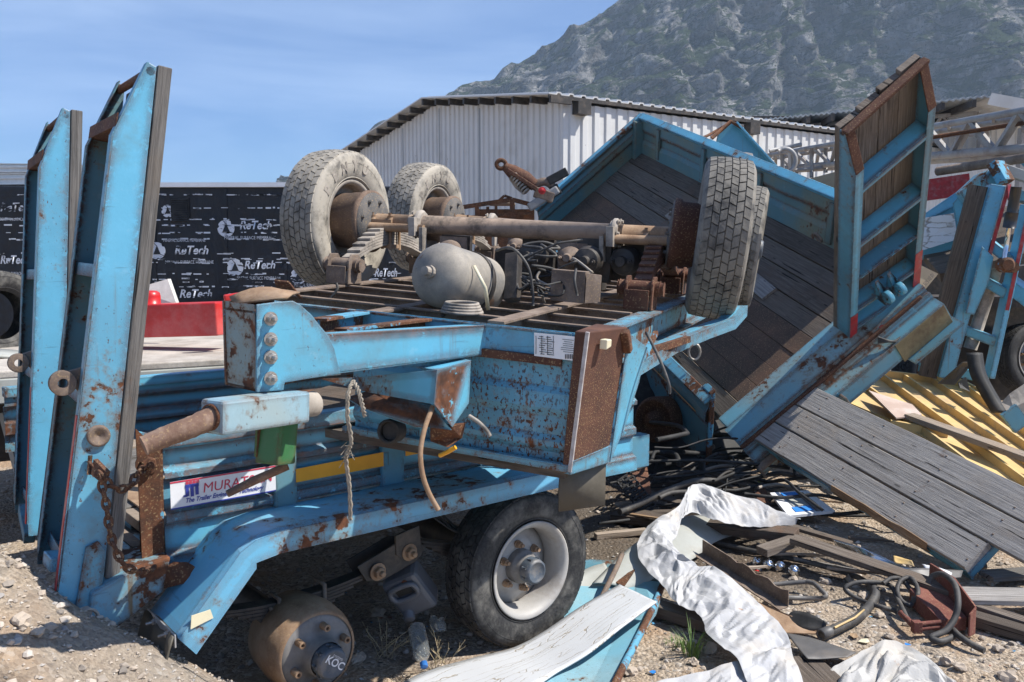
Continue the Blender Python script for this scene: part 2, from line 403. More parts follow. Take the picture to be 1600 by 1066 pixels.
M['tyre_dusty'] = tyre_mat('tyre_rubber_dusty', (.46, .415, .345), .95)
M['tyre_grey'] = tyre_mat('tyre_rubber_grey', (.27, .25, .215), .85)
M['tyre_black'] = tyre_mat('tyre_rubber_black', (.20, .19, .17), .5)
def ground_mat():
    g = G('gravel_ground', .95, 0, .2); c = g.co()
    v1 = g.vor(c, 46, 'F1', 1); v2 = g.vor(c, 110, 'F1', 1); d1 = g.vor(c, 46, 'F1', 0)
    sep = g.n('SeparateColor'); g.L.new(v1, sep.inputs[0]); sep2 = g.n('SeparateColor'); g.L.new(v2, sep2.inputs[0])
    st = g.ramp(sep.outputs[0], [(.0, (.17, .145, .12)), (.35, (.37, .31, .245)), (.7, (.50, .405, .305)), (1, (.62, .57, .50))])
    sm = g.ramp(sep2.outputs[1], [(.0, (.21, .165, .12)), (.5, (.42, .33, .24)), (1, (.57, .465, .35))])
    big = g.noise(c, .9, 5, .6); mid = g.noise(c, 6, 6, .65)
    col = g.mix(g.thr(mid, .42, .6), sm, st)
    # rust-coloured sandy patches and grey oily soil
    col = g.mix(g.math('MULTIPLY', g.thr(g.noise(g.map(c, loc=(4, 2, 0)), 1.3, 5, .6), .48, .62), .7), col, (.40, .265, .165))
    col = g.mix(g.math('MULTIPLY', g.thr(big, .5, .66), .55), col, (.27, .235, .20))
    # loose tan sand tipped beside the wheel drum
    sp = g.n('SeparateXYZ'); g.L.new(c, sp.inputs[0])
    wob = g.math('MULTIPLY', g.math('SUBTRACT', mid, .5), .5)
    sx = g.thr(g.math('ADD', sp.outputs[0], wob), -1.95, -1.55); sx2 = g.thr(g.math('ADD', sp.outputs[0], wob), -.42, -.62)
    sy = g.thr(g.math('ADD', sp.outputs[1], wob), 2.3, 2.7); sy2 = g.thr(sp.outputs[1], 3.6, 3.35)
    sand = g.math('MULTIPLY', g.math('MULTIPLY', sx, sx2), g.math('MULTIPLY', sy, sy2))
    col = g.mix(sand, col, g.ramp(g.noise(c, 40, 6, .7), [(.3, (.44, .31, .19)), (.7, (.68, .51, .34))]))
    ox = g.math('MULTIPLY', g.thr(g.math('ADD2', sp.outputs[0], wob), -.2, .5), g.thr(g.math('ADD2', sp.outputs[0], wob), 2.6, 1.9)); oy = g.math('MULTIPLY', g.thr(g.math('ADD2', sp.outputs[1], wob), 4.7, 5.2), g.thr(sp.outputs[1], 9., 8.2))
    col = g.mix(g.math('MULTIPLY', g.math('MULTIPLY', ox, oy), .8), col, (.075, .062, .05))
    col = g.mix(g.math('MULTIPLY', g.thr(g.noise(g.map(c, loc=(7, 1, 0)), 2.1, 6, .65), .60, .68), .55), col, (.12, .10, .085))
    g.color(col)
    h = g.math('ADD', g.math('MULTIPLY', g.math('SUBTRACT', 1., d1), .8), g.math('MULTIPLY', g.noise(c, 150, 4, .7), .5))
    g.bump(h, .9, .02)
    return g.m
def stone_mat():
    g = G('stone', .92, 0, .2); i = g.n('NewGeometry').outputs['Random Per Island']
    col = g.ramp(i, [(0, (.20, .185, .17)), (.3, (.38, .33, .28)), (.6, (.50, .42, .34)), (.85, (.60, .55, .49)), (1, (.28, .28, .285))])
    c = g.co(); col = g.mix(g.math('MULTIPLY', g.noise(c, 60, 5, .7), .5), col, (.25, .2, .15))
    g.color(col); g.bump(g.noise(c, 90, 4, .7), .4, .004)
    return g.m
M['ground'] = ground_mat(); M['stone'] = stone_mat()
def sheet_mat(name, col):
    g = G(name, .5, 0, .4); c = g.co()
    k = g.noise(g.map(c, (3, 3, .35)), 2, 6, .6)
    x = g.mix(g.math('MULTIPLY', g.thr(k, .5, .75), .35), col, tuple(q*.7 for q in col))
    x = g.mix(g.math('MULTIPLY', g.thr(g.noise(c, 1.1, 4, .6), .5, .7), .3), x, (.38, .35, .30))
    x = g.mix(g.math('MULTIPLY', g.thr(g.noise(g.map(c, (9, 9, .5)), 2, 5, .65), .62, .75), .35), x, (.30, .22, .15))
    x = g.mix(g.thr(g.noise(c, 14, 2, .5), .76, .78), x, (.12, .10, .08))
    g.color(x); return g.m
M['cladding'] = sheet_mat('white_cladding', (.62, .62, .605)); M['cladding_blue'] = sheet_mat('pale_cladding', (.60, .66, .74))
M['roof'] = sheet_mat('roof_sheet', (.62, .62, .61)); M['roof_old'] = sheet_mat('roof_sheet_old', (.34, .36, .37))
def container_mat():
    g = G('black_membrane', .42, 0, .4); c = g.co()
    k = g.noise(c, 1.6, 6, .65)
    x = g.ramp(k, [(.3, (.007, .008, .011)), (.7, (.017, .019, .025))])
    x = g.mix(g.math('MULTIPLY', g.thr(g.noise(g.map(c, (8, 8, .6)), 1.5, 5, .6), .58, .8), .16), x, (.11, .12, .14))
    g.color(x); g.bump(g.math('ADD2', g.noise(g.map(c, (1, 1, .45)), 2.6, 5, .55, .5), g.math('MULTIPLY', g.noise(c, 9, 4, .6), .25)), .8, .07); return g.m
M['membrane'] = container_mat()
def worn_print():
    g = G('worn_white_print', .6); c = g.co()
    m = g.thr(g.math('ADD', g.math('MULTIPLY', g.noise(g.map(c, (5, 5, 22)), 1.5, 5, .7), .6), g.math('MULTIPLY', g.noise(c, 2.2, 3, .6), .4)), .535, .56)
    g.color(g.mix(m, (.66, .68, .72), (.016, .018, .024))); return g.m
M['print'] = worn_print()
def cracked(name, col, crack, sc=(1.1, 15, 1), w=.04):
    g = G(name, .45); u = g.co('UV'); c = g.co()
    w1 = g.n('VectorMath'); w1.operation = 'ADD'; g.L.new(g.map(u, sc), w1.inputs[0]); wv = g.n('VectorMath'); wv.operation = 'SCALE'; wv.inputs['Scale'].default_value = .45; g.L.new(g.noise(u, 7, 4, .6, 0, 1), wv.inputs[0]); g.L.new(wv.outputs[0], w1.inputs[1])
    d = g.vor(w1.outputs[0], 1.6, 'DISTANCE_TO_EDGE')
    msk = g.math('MULTIPLY', g.thr(d, .008, w*.7, 1., 0.), g.thr(g.noise(u, 5, 5, .65), .38, .52))
    x = g.mix(msk, col, crack)
    x = g.mix(g.thr(g.noise(c, 5.5, 6, .6), .69, .74), x, (.42, .27, .13))
    g.color(x); g.bump(g.math('SUBTRACT', 1., msk), .6, .004); return g.m
M['cracked'] = cracked('cracked_white_board', (.52, .53, .54), (.33, .29, .23))
def tarp_mat(name, col):
    g = G(name, .75, 0, .25); c = g.co()
    n2 = g.noise(c, 16, 5, .55, .4)
    x = g.mix(g.math('MULTIPLY', g.thr(g.noise(c, 3.4, 6, .65), .5, .72), .6), col, (.50, .44, .36))
    x = g.mix(g.thr(g.noise(c, 5.2, 5, .6), .70, .75), x, (.38, .19, .08))
    g.color(x); g.bump(n2, .35, .012)
    return g.m
M['tarp'] = tarp_mat('white_tarpaulin', (.47, .47, .475)); M['sack'] = tarp_mat('grey_sack', (.44, .43, .41))
def clear_mat():
    g = G('clear_plastic', .12); g.b.inputs['Transmission Weight'].default_value = .85; g.b.inputs['IOR'].default_value = 1.12
    g.color((.80, .86, .88)); g.b.inputs['Alpha'].default_value = .55; return g.m
M['clear'] = clear_mat()
def mountain_mat():
    g = G('mountain_rock', .95, 0, .1); c = g.co()
    geo = g.n('NewGeometry'); sx = g.n('SeparateXYZ'); g.L.new(geo.outputs['True Normal'], sx.inputs[0])
    n1 = g.noise(g.map(c, (1, 1, .6)), .016, 9, .72, 1.2); n2 = g.noise(c, .06, 8, .7); n3 = g.noise(c, .35, 6, .7)
    rock = g.ramp(n2, [(.3, (.085, .087, .095)), (.5, (.22, .22, .225)), (.64, (.54, .53, .52))])
    rock = g.mix(g.math('MULTIPLY', g.thr(g.noise(g.map(c, (.09, .09, .018)), 1, 6, .7), .52, .72), .6), rock, (.40, .33, .27))
    veg = g.ramp(n3, [(.35, (.018, .032, .014)), (.6, (.052, .075, .025)), (.8, (.13, .125, .045))])
    slope = sx.outputs[2]
    k = g.math('ADD2', g.math('MULTIPLY', slope, .25), g.math('ADD2', g.math('MULTIPLY', n1, 1.5), g.math('MULTIPLY', g.noise(c, .11, 6, .7), .45)))
    x = g.mix(g.thr(k, 1.03, 1.13), rock, veg)
    g.color(g.mix(g.thr(g.noise(c, .4, 4, .75), .55, .62, 0, .85), x, (.014, .020, .012))); g.bump(g.math('ADD2', n2, g.math('MULTIPLY', n3, .6)), 1., 13.)
    return g.m
M['mountain'] = mountain_mat()

# ---------------------------------------------------------------- ground: one sheet, fine near the camera, out to the horizon
HX = [(-2.6, 1.02), (-2.1, .97), (-1.84, .90), (-1.53, .70), (-1.30, .55), (-1.1, .43), (-.92, .36), (-.6, .2), (-.25, .06), (.3, 0)]
def gz(x, y, fine=True):
    m = interp(x, HX)
    s = 1 - smooth((y - (2.95 + .12*noise.noise(V((x*1.7, 0, 3)))))/(.85 if x > -1.9 else .75))
    z = m * s + (.10*smooth((2.95-y)/1.5)*smooth((-x)/1.5) if y < 2.95 else 0)
    if y > 1 and fine and abs(x) < 12 and y < 30:
        z += .05*noise.noise(V((x*.9, y*.9, 0))) + .028*noise.noise(V((x*3.1, y*3.1, 2))) + .012*noise.noise(V((x*9, y*9, 5))) + .006*noise.noise(V((x*24, y*24, 8)))
    return z
def axis_lines(a, b, step, far):
    L = []; x = a
    while x <= b + 1e-6: L.append(x); x += step
    s = step; lo = [a]; hi = [b]
    while lo[-1] > -far: s *= 1.22; lo.append(lo[-1] - s); hi.append(hi[-1] + s)
    return sorted(lo[1:]) + L + hi[1:]
gx = axis_lines(-3.2, 4.4, .028, 3000); gy = axis_lines(1.9, 8.0, .03, 3000)
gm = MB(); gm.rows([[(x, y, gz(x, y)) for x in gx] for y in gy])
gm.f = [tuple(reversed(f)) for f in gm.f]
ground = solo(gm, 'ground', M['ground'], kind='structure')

# stones
def stone_geo(mb, c, r, flat=.65, sub=0):
    a = rnd(0, 6.3); vs = []
    base = [V((1,0,0)), V((0,1,0)), V((-1,0,0)), V((0,-1,0)), V((0,0,1)), V((0,0,-1))]
    tri = [(0,1,4),(1,2,4),(2,3,4),(3,0,4),(1,0,5),(2,1,5),(3,2,5),(0,3,5)]
    for _ in range(sub):
        nt = []; cache = {}
        def mid(i, j):
            k = (min(i, j), max(i, j))
            if k not in cache: base.append(((base[i] + base[j])/2).normalized()); cache[k] = len(base)-1
            return cache[k]
        for i, j, k in tri:
            p, q, t = mid(i, j), mid(j, k), mid(k, i); nt += [(i, p, t), (p, j, q), (t, q, k), (p, q, t)]
        tri = nt
    sx, sy, sz = rnd(.7, 1.25), rnd(.7, 1.1), rnd(.8, 1.1)*flat; off = V((rnd(0, 90), rnd(0, 90), 0))
    for b in base:
        k = 1 + .55*noise.noise(b*1.3 + off) + .30*noise.noise(b*3.1 + off)
        p = V((b.x*sx*k, b.y*sy*k, b.z*sz*k)) * r
        vs.append(V((c[0] + p.x*cos(a) - p.y*sin(a), c[1] + p.x*sin(a) + p.y*cos(a), c[2] + p.z)))
    i0 = len(mb.v); mb.v += vs
    for t in tri: mb.face([i0 + q for q in t], [(0, 0), (1, 0), (0, 1)], False)
gs = MB()
for i in range(9000):
    y = 1.9 + 6.5*random.random()**1.5; x = rnd(-.62, .62)*y*1.05
    if i % 6 == 0: x, y = rnd(-2.5, -.4), rnd(2.2, 3.4)
    sand = -1.45 < x < -.5 and 2.85 < y < 3.5
    r = rnd(.004, .011) if (random.random() < .72 or sand) else rnd(.010, .022)
    stone_geo(gs, (x, y, gz(x, y) + r*.25), r, sub=1 if r > .012 else 0)
o = solo(gs, 'gravel', M['stone'], 'loose gravel scattered over the yard floor and dirt heap', None, kind='stuff'); 
for i in range(26):
    u, v = [(1180, 1000), (690, 1045), (985, 1050), (1240, 900), (1290, 905), (1390, 990), (1300, 1000), (1420, 1010), (1350, 930), (1255, 965), (1560, 1010), (1580, 960), (1530, 880), (1550, 900), (1500, 1040), (1110, 1015), (1085, 1040), (560, 1030), (590, 960), (60, 1010), (30, 930), (1480, 1030), (1575, 1050), (1330, 900), (1375, 955), (1270, 880)][i]
    p = Pz(u, v, .02)
    if u < 200: p = P(u, v, 2.7)
    p.z = gz(p.x, p.y); mb = MB(); stone_geo(mb, p + V((0, 0, .012)), rnd(.022, .042), .75, 2)
    solo(mb, 'rock', M['stone'], 'fist sized pale rock lying loose among the gravel', 'rock', 'loose rocks on the gravel')

# ---------------------------------------------------------------- mountain
def ridge(p):
    a = 0; w = 1; f = 1
    for k in range(7):
        a += w*(1 - abs(noise.noise(p*f + V((k*7.1, 0, 0))))*2); w *= .52; f *= 2.05
    return a
mm = MB(); MD = 520.; R = []
SIL = [(300, 405), (560, 255), (700, 172), (760, 140), (800, 110), (870, 68), (930, 30), (985, -8), (1060, -50), (1200, -110), (1400, -150), (1650, -190), (1900, -160), (2200, -60), (2600, 150), (3000, 405)]
NU, NV = 420, 260
for j in range(NV + 1):
    row = []; t = j/NV
    for i in range(NU + 1):
        u = 320 + (2900-320)*i/NU
        top = P(u, interp(u, SIL), MD + 240)
        Y = MD + 240*t
        z = top.z * t**1.08
        x = (u - 800)/FPX*(MD + 240*(.55 + .45*t))
        q = V((x*.0062, Y*.0062, z*.0062))
        cut = ridge(q + V((3, 1, 0))) ; d2 = ridge(V((x*.02, z*.007, 4)))
        edge = min(1, t*6)*(1 if t < .97 else .35)
        gul = noise.noise(V((x*.016 + z*.006, z*.004, 7)))*30 + (1 - abs(noise.noise(V((x*.03 - z*.008, z*.008, 2)))))*24 + (1 - abs(noise.noise(V((x*.075, z*.03, 5)))))*11
        Y2 = Y - (cut*22 + d2*8 + gul)*edge
        z2 = z + (noise.noise(q*4)*7 + noise.noise(q*13)*4 + noise.noise(q*31)*2.4)*edge; Y2 -= (abs(noise.noise(q*9))*16 + abs(noise.noise(q*22))*8)*edge
        row.append((x, Y2, z2 - (3 if j == 0 else 0)))
    R.append(row)
R.append([(x, y + 160, -3) for x, y, z in R[-1]])
mm.rows(R, True); mm.f = [tuple(reversed(f)) for f in mm.f]
solo(mm, 'mountain', M['mountain'], kind='structure')

# ---------------------------------------------------------------- white shed
corner = P(880, 158, 17.2); EZ = corner.z; cx, cy = corner.x, corner.y
gl = Pz(553, 242, EZ); ga = V((gl.x - cx, gl.y - cy, 0)); GW = ga.length; ga.normalize()
wa = V((-ga.y, ga.x, 0)); wa = wa if wa.x > 0 else -wa
C0 = V((cx, cy, 0)); WL = 15.5
RISE = .13
def corrugated(mb, o, d, L, out, zb, zt, pitch=.22, dep=.035):
    pts = []; x = 0.
    while x < L:
        for a, b in ((0, 0), (.42, 0), (.52, 1), (.9, 1)):
            if x + a*pitch <= L: pts.append((x + a*pitch, b*dep))
        x += pitch
    pts.append((L, 0))
    R = []
    for x, k in pts: R.append([o + d*x + out*k + UP*zb(x), o + d*x + out*k + UP*zt(x)])
    i = len(mb.v)
    mb.rows(R, False)
apex = PP(655, 152, C0, V((ga.y, -ga.x, 0))); AR = apex.z - EZ - .30
half = GW/2; AR = max(.7, min(AR, 1.9))
def gab(x): return EZ - .02 + AR*(1 - abs(x - half)/half)
gout = -wa; wout = -ga
shed = thing('warehouse', 'large white corrugated metal warehouse with a low gable roof behind the wrecks', 'warehouse', (cx, cy, 0))
mb = MB(); corrugated(mb, C0, ga, GW, gout, lambda x: -.2, gab); part(mb, 'gable_wall', M['cladding'], shed, solid=.02)
mb = MB(); corrugated(mb, C0, wa, WL, wout, lambda x: -.2, lambda x: EZ - .03, .3); part(mb, 'side_wall', M['cladding'], shed, solid=.02)
mb = MB(); corrugated(mb, C0 + ga*GW, wa, WL, -wout, lambda x: -.2, lambda x: EZ - .03, .5); corrugated(mb, C0 + wa*WL, ga, GW, wa, lambda x: -.2, gab, .5); part(mb, 'rear_wall', M['cladding'], shed)
mb = MB()
OV, OVE = .42, .12
for sgn in (0, 1):
    base = C0 if sgn == 0 else C0 + ga*GW
    inw = ga if sgn == 0 else -ga
    slope = AR/half
    pts = []; x = -OV
    while x < WL + .4:
        for a, b in ((0, 0), (.55, 0), (.65, .04), (.9, .04)): pts.append((x + a*.3, b))
        x += .3
    R = []
    for x, k in pts:
        a = base + wa*x - inw*OVE + UP*(EZ + .10 - slope*OVE + k); b = base + wa*x + inw*half + UP*(EZ + .10 + AR + k)
        R.append([a, b])
    mb.rows(R, False)
part(mb, 'roof', M['roof'], shed, solid=.03)
for k in range(17):                      # purlin ends under the verge
    x = -.12 + (GW + .24)*k/16
    z = EZ + AR*(1 - abs(x - half)/half) + .0
    mb = MB(); mb.beam(C0 + ga*x - wa*.40 + UP*z, C0 + ga*x + wa*.1 + UP*z, .07, .13); part(mb, 'purlin', M['dark_steel'], shed)
mb = MB()
mb.beam(C0 - wa*.42 - ga*.10 + UP*(EZ + .04), C0 + wa*(WL+.3) - ga*.10 + UP*(EZ + .04), .05, .07); part(mb, 'eaves_beam', M['dark_steel'], shed)
for s_ in (.35, 5.2, 9.5, 13.3):
    mb = MB(); mb.box(C0 + wa*s_ - ga*.14 + UP*(EZ - .13), wa*.16, ga*.10, UP*.12); part(mb, 'eaves_bracket', M['dark_steel'], shed)
for s_ in (3.1, 5.0, 7.0):
    mb = MB(); mb.beam(C0 + ga*s_ - wa*.045 + UP*.1, C0 + ga*s_ - wa*.045 + UP*(gab(s_) - .1), .035, .02, wa); part(mb, 'panel_joint', M['roof_old'], shed)

# ---------------------------------------------------------------- open steel shed at the right
os_ = thing('open_shed', 'open sided steel shed with exposed roof trusses and pale cladding panels far right', 'shed', P(1450, 330, 24))
a = P(1178, 190, 27.); b = P(1545, 152, 21.5); c = P(1660, 172, 25.); d = V((1.2, 8, .2))
mb = MB()
def strip(mb, p, q, d, n=40, k=.05):
    R = []
    for i in range(n*2 + 1):
        t = i/(n*2); r = p.lerp(q, t) + UP*(k if i % 2 else 0); R.append([r, r + d])
    mb.rows(R, False)
strip(mb, a, b, d); part(mb, 'roof', M['roof_old'], os_, solid=.05)
mb = MB(); strip(mb, b, P(1680, 178, 20.5), d, 10); part(mb, 'roof_return', M['roof'], os_, solid=.05)
mb = MB(); mb.beam(b + V((0, -.05, -.05)), P(1680, 180, 20.4), .1, .28); part(mb, 'fascia', M['cladding'], os_)
for k in range(9):
    t = (k + .3)/9; p = a.lerp(b, t) - UP*.16; mb = MB(); mb.beam(p + V((0, -.4, 0)), p + d*.9, .09, .18); part(mb, 'purlin', M['dark_steel'], os_)
tr = [(1205, 197), (1545, 172)]; lo = [(1215, 222), (1545, 205)]
for (p, q) in ((P(*tr[0], 27), P(*tr[1], 22)), (P(*lo[0], 27), P(*lo[1], 22))):
    mb = MB(); mb.beam(p + V((0, .5, 0)), q + V((0, .5, 0)), .1, .1); part(mb, 'truss_chord', M['frame_grey'], os_)
for k in range(14):
    t0 = k/14; t1 = (k + 1)/14
    A_, B_ = P(*tr[0], 27).lerp(P(*tr[1], 22), t0), P(*lo[0], 27).lerp(P(*lo[1], 22), t1)
    if k % 2: A_, B_ = P(*lo[0], 27).lerp(P(*lo[1], 22), t0), P(*tr[0], 27).lerp(P(*tr[1], 22), t1)
    mb = MB(); mb.beam(A_ + V((0, .5, 0)), B_ + V((0, .5, 0)), .06, .06); part(mb, 'truss_web', M['frame_grey'], os_)
for u0, u1, vt, vb, Y, m in ((1285, 1372, 218, 250, 29.5, 'cladding_blue'), (1470, 1524, 175, 300, 24, 'cladding_blue'), (1543, 1690, 172, 320, 23, 'cladding'), (1440, 1680, 255, 420, 22.5, 'cladding'), (1225, 1440, 262, 420, 28, 'cladding')):
    p, q = P(u0, vb, Y), P(u1, vb, Y); mb = MB(); L = (q - p).length; dd = (q - p).normalized()
    corrugated(mb, p, dd, L, V((0, -1, 0)), lambda x: -.0 if Y > 23 else -2.2, lambda x: P(u0, vt, Y).z - p.z, .26); part(mb, 'wall_panel', M[m], os_, solid=.02)
mb = MB(); q = P(1300, 405, 32); mb.box(q + V((6, 4, 2.2)), V((8, 0, 0)), V((0, .1, 0)), V((0, 0, 3.6))); part(mb, 'dark_rear_wall', M['dark_steel'], os_)
for u in (1216, 1380, 1536, 1600):
    mb = MB(); Y = 27 - (u - 1216)/330*5 + .5; mb.beam(P(u, 200, Y), V((P(u, 200, Y).x, Y, 0)), .2, .2); part(mb, 'column', M['frame_grey'], os_)

# ---------------------------------------------------------------- black printed container with profiles on its roof
CY = 9.5
con = thing('site_container', 'black membrane wrapped container with worn white printing behind the flatbed', 'container', P(240, 480, CY))
def K(u, v, dy=0.): return P(u, v, CY - dy)
zt = K(300, 291).z; xl = K(-260, 300).x; xr = K(640, 300).x
mb = MB(); mb.box(V(((xl + xr)/2, CY + 1.2, (zt + .3)/2)), V(((xr - xl)/2, 0, 0)), V((0, 1.2, 0)), V((0, 0, (zt - .3)/2))); part(mb, 'body', M['membrane'], con, bevel=.02)
mb = MB(); mb.beam(V((K(120, 300).x, CY - .03, zt + .01)), V((K(462, 300).x, CY - .03, zt + .012)), .06, .05); part(mb, 'roof_edge_strip', M['white'], con)
for (u, v) in ((282, 328), (127, 329)):
    mb = MB(); c = K(u, v, .0)
    for k in range(12): mb.beam(c + V((-.088, -.015, -.112 + .0205*k)), c + V((.088, -.015, -.112 + .0205*k)), .03, .009, V((0, -1, .6)))
    mb.box(c + V((0, -.004, 0)), V((.1, 0, 0)), V((0, .008, 0)), V((0, 0, .13))); part(mb, 'vent_grille', M['black'], con)
for u in (235, 347, 440, 462, 560):
    mb = MB(); p = K(u, 300); mb.beam(V((p.x, CY - .006, .9)), V((p.x + .04, CY - .006, zt - .03)), .03, .012, V((0, 1, 0))); part(mb, 'membrane_seam', M['membrane'], con)
XD, YD = V((1, 0, 0)), V((0, 0, 1))
def roundel(u, v, r, name='logo'):
    c = K(u, v, .012); mb = MB(); n = 26; pts = []
    for k in range(n):
        a = 2*pi*k/n
        if abs(k - 3) < 1 or abs(k - 12) < 1 or abs(k - 20) < 1: rr = r*.8
        else: rr = r
        pts.append(c + V((cos(a)*rr, 0, sin(a)*rr)))
    mb.poly(pts, V((0, .004, 0)))
    o = part(mb, name, M['print'], con)
    mb = MB(); tri = [(-.42, -.42), (.46, -.42), (.04, .62)]; mb.poly([c + V((x*r, -.004, y*r)) for x, y in tri], V((0, .003, 0)))
    mb.beam(c + V((.02*r, -.002, .55*r)), c + V((-.35*r, -.002, .95*r)), .002, .07*r); mb.beam(c + V((.4*r, -.002, -.42*r)), c + V((.95*r, -.002, -.6*r)), .002, .07*r)
    part(mb, 'mark', M['membrane'], o)
for (u, v, s, r) in ((245, 392, 1, 15), (353, 357, 1, 15), (367, 418, 1, 15), (466, 432, 1, 14), (105, 415, 1, 17), (458, 372, .8, 14), (258, 462, 1, 15), (555, 430, 1, 14), (262, 330, .8, 11), (520, 350, .8, 13), (360, 470, 1, 13), (450, 470, 1, 13), (85, 350, 1, 14)):
    roundel(u, v, r*.88/FPX*CY)
for (u, v, w) in ((272, 397, 60), (374, 358, 56), (381, 420, 55), (280, 465, 58), (0, 330, 58), (0, 412, 50), (500, 434, 60), (585, 432, 40), (376, 472, 52), (536, 352, 50), (470, 395, 48)):
    text('ReTech', K(u, v, .012), XD, YD, .128, M['print'], 'lettering', con, shear=.28, width=w*.88/FPX*CY, bold=.003, lift=0)
for (u, v, w) in ((350, 374, 80), (368, 437, 70), (258, 412, 75), (460, 448, 60), (0, 345, 60), (0, 430, 55), (255, 378, 65)):
    text('MINERAL SURFACE MEMBRANE', K(u, v, .012), XD, YD, .05, M['print'], 'lettering', con, width=w/FPX*CY, lift=0)
mb = MB()
for i in range(420):
    u = random.choice([rnd(240, 335), rnd(345, 440), rnd(440, 640), rnd(-30, 130)]); v = random.choice([304, 325, 343, 352, 364, 374, 396, 405, 411, 428, 436, 441, 448]) + rnd(-1, 1)
    w = rnd(2, 13); c = K(u, v, .01); mb.box(c, V((w/2/FPX*CY, 0, 0)), V((0, .002, 0)), V((0, 0, rnd(.4, 1.3)/FPX*CY)))
for i in range(90):
    u = rnd(70, 120); v = rnd(290, 480); c = K(u, v, .01); mb.box(c, V((rnd(2, 14)/2/FPX*CY, 0, 0)), V((0, .002, 0)), V((0, 0, rnd(.3, 1.2)/FPX*CY)))
part(mb, 'worn_print', M['print'], con)['kind'] = 'stuff'
mb = MB(); c = K(228, 410, .012); mb.poly([c + V((x/FPX*CY, 0, z/FPX*CY)) for x, z in ((-8, 45), (0, 30), (3, 5), (-2, -20), (-6, -40), (-12, -30))], V((0, .004, 0))); part(mb, 'torn_membrane_patch', M['white'], con)
# aluminium profiles stacked on the container roof
zz = zt
for k, (u0, u1, dv, h, dy) in enumerate(((-120, 122, 0, .075, .15), (-90, 128, 0, .07, .3), (-100, 100, 8, .06, .22), (-60, 126, 11, .05, .35), (-130, 60, 16, .055, .2), (20, 118, 20, .05, .3), (-40, 90, 25, .035, .42), (40, 130, 17, .03, .5))):
    p, q = K(u0, 283 - dv*1.25, 0), K(u1, 281 - dv*1.15, 0); mb = MB()
    p.y += dy; q.y += dy + rnd(-.05, .05)
    p.z = max(p.z, zt + h/2 + .012*k); q.z = max(q.z, zt + h/2 + .012*k)
    for s_ in (-1, 1): mb.beam(p + UP*(h*.42*s_), q + UP*(h*.42*s_), .09, h*.16)
    mb.beam(p, q, .02, h*.8)
    solo(mb, 'metal_profile', M['alu'], 'long silver aluminium profile stacked on top of the black container', 'metal profile', 'aluminium profiles on the container roof')

# ---------------------------------------------------------------- flatbed with pale deck behind the ramps
fb = thing('flatbed_trailer', 'flatbed trailer with pale dusty deck standing between the ramps and the black container', 'trailer', P(100, 620, 6.4))
FZ = P(270, 562, 6.1).z
fa = Pz(-260, 598, FZ); fbp = Pz(560, 545, FZ)
near = [Pz(-300, 597, FZ), Pz(352, 561, FZ)]; dn = (near[1] - near[0]).normalized(); back = V((-dn.y, dn.x, 0))
e0 = near[0]; e1 = near[1] + dn*3
mb = MB(); mb.poly([e0, e1, e1 + back*2.4, e0 + back*2.4], UP*-.05); part(mb, 'deck', M['deck'], fb, bevel=.01)
mb = MB(); mb.beam(e0 - UP*.13 + back*.02, e1 - UP*.13 + back*.02, .05, .16); part(mb, 'side_rail', M['grey_sheet'], fb, bevel=.008)
mb = MB(); mb.beam(e0 - UP*.5 + back*.9, e1 - UP*.5 + back*.9, .15, .5); mb.beam(e0 - UP*.5 + back*1.7, e1 - UP*.5 + back*1.7, .15, .5); part(mb, 'chassis_rail', M['dark_steel'], fb)
mb = MB(); c = P(-10, 690, 6.1)
arc = [c + dn*(cos(a)*.62) + UP*(sin(a)*.62) for a in [radians(10 + 16*k) for k in range(11)]]
mb.rows([[p, p + back*.5] for p in arc]); part(mb, 'mudguard', M['grey_sheet'], fb, solid=.02)
mb = MB(); mb.beam(P(20, 640, 6.0), P(45, 735, 6.0), .3, .03, V((1, 0, 0))); part(mb, 'mudguard_flap', M['grey_sheet'], fb)
# red steel beam on the deck
mb = MB(); p, q = P(150, 503, 7.0), P(352, 497, 6.75); mb.beam(p, q, .25, .26, UP)
rb = thing('red_beam', 'bright red painted steel beam with a round red knob on the pale flatbed', 'steel beam', (p + q)/2 - UP*.13)
part(mb, 'beam', M['red'], rb, bevel=.012)
mb = MB(); mb.lathe(P(236, 477, 6.9), UP, [(0, .075), (.07, .075), (.10, .068), (.115, .045), (.118, 0)], 20); part(mb, 'knob', M['red'], rb)
text('fiyago', P(308, 494, 6.68), (q - p), UP, .055, M['white'], 'scrawl', rb, shear=.3, width=.14)
mb = MB(); mb.poly([P(198, 492, 7.25), P(208, 452, 7.25), P(262, 436, 7.3), P(276, 476, 7.25), P(276, 495, 7.25)], V((.01, .04, 0)))
solo(mb, 'insulation_board', M['foam'], 'rough whitish board leaning behind the red beam', 'board')
mb = MB(); mb.beam(P(350, 466, 6.5), P(395, 459, 6.6), .05, .05); solo(mb, 'red_rod', M['red'], 'short red rod lying just behind the hitch tower top', 'rod', bevel=.01)
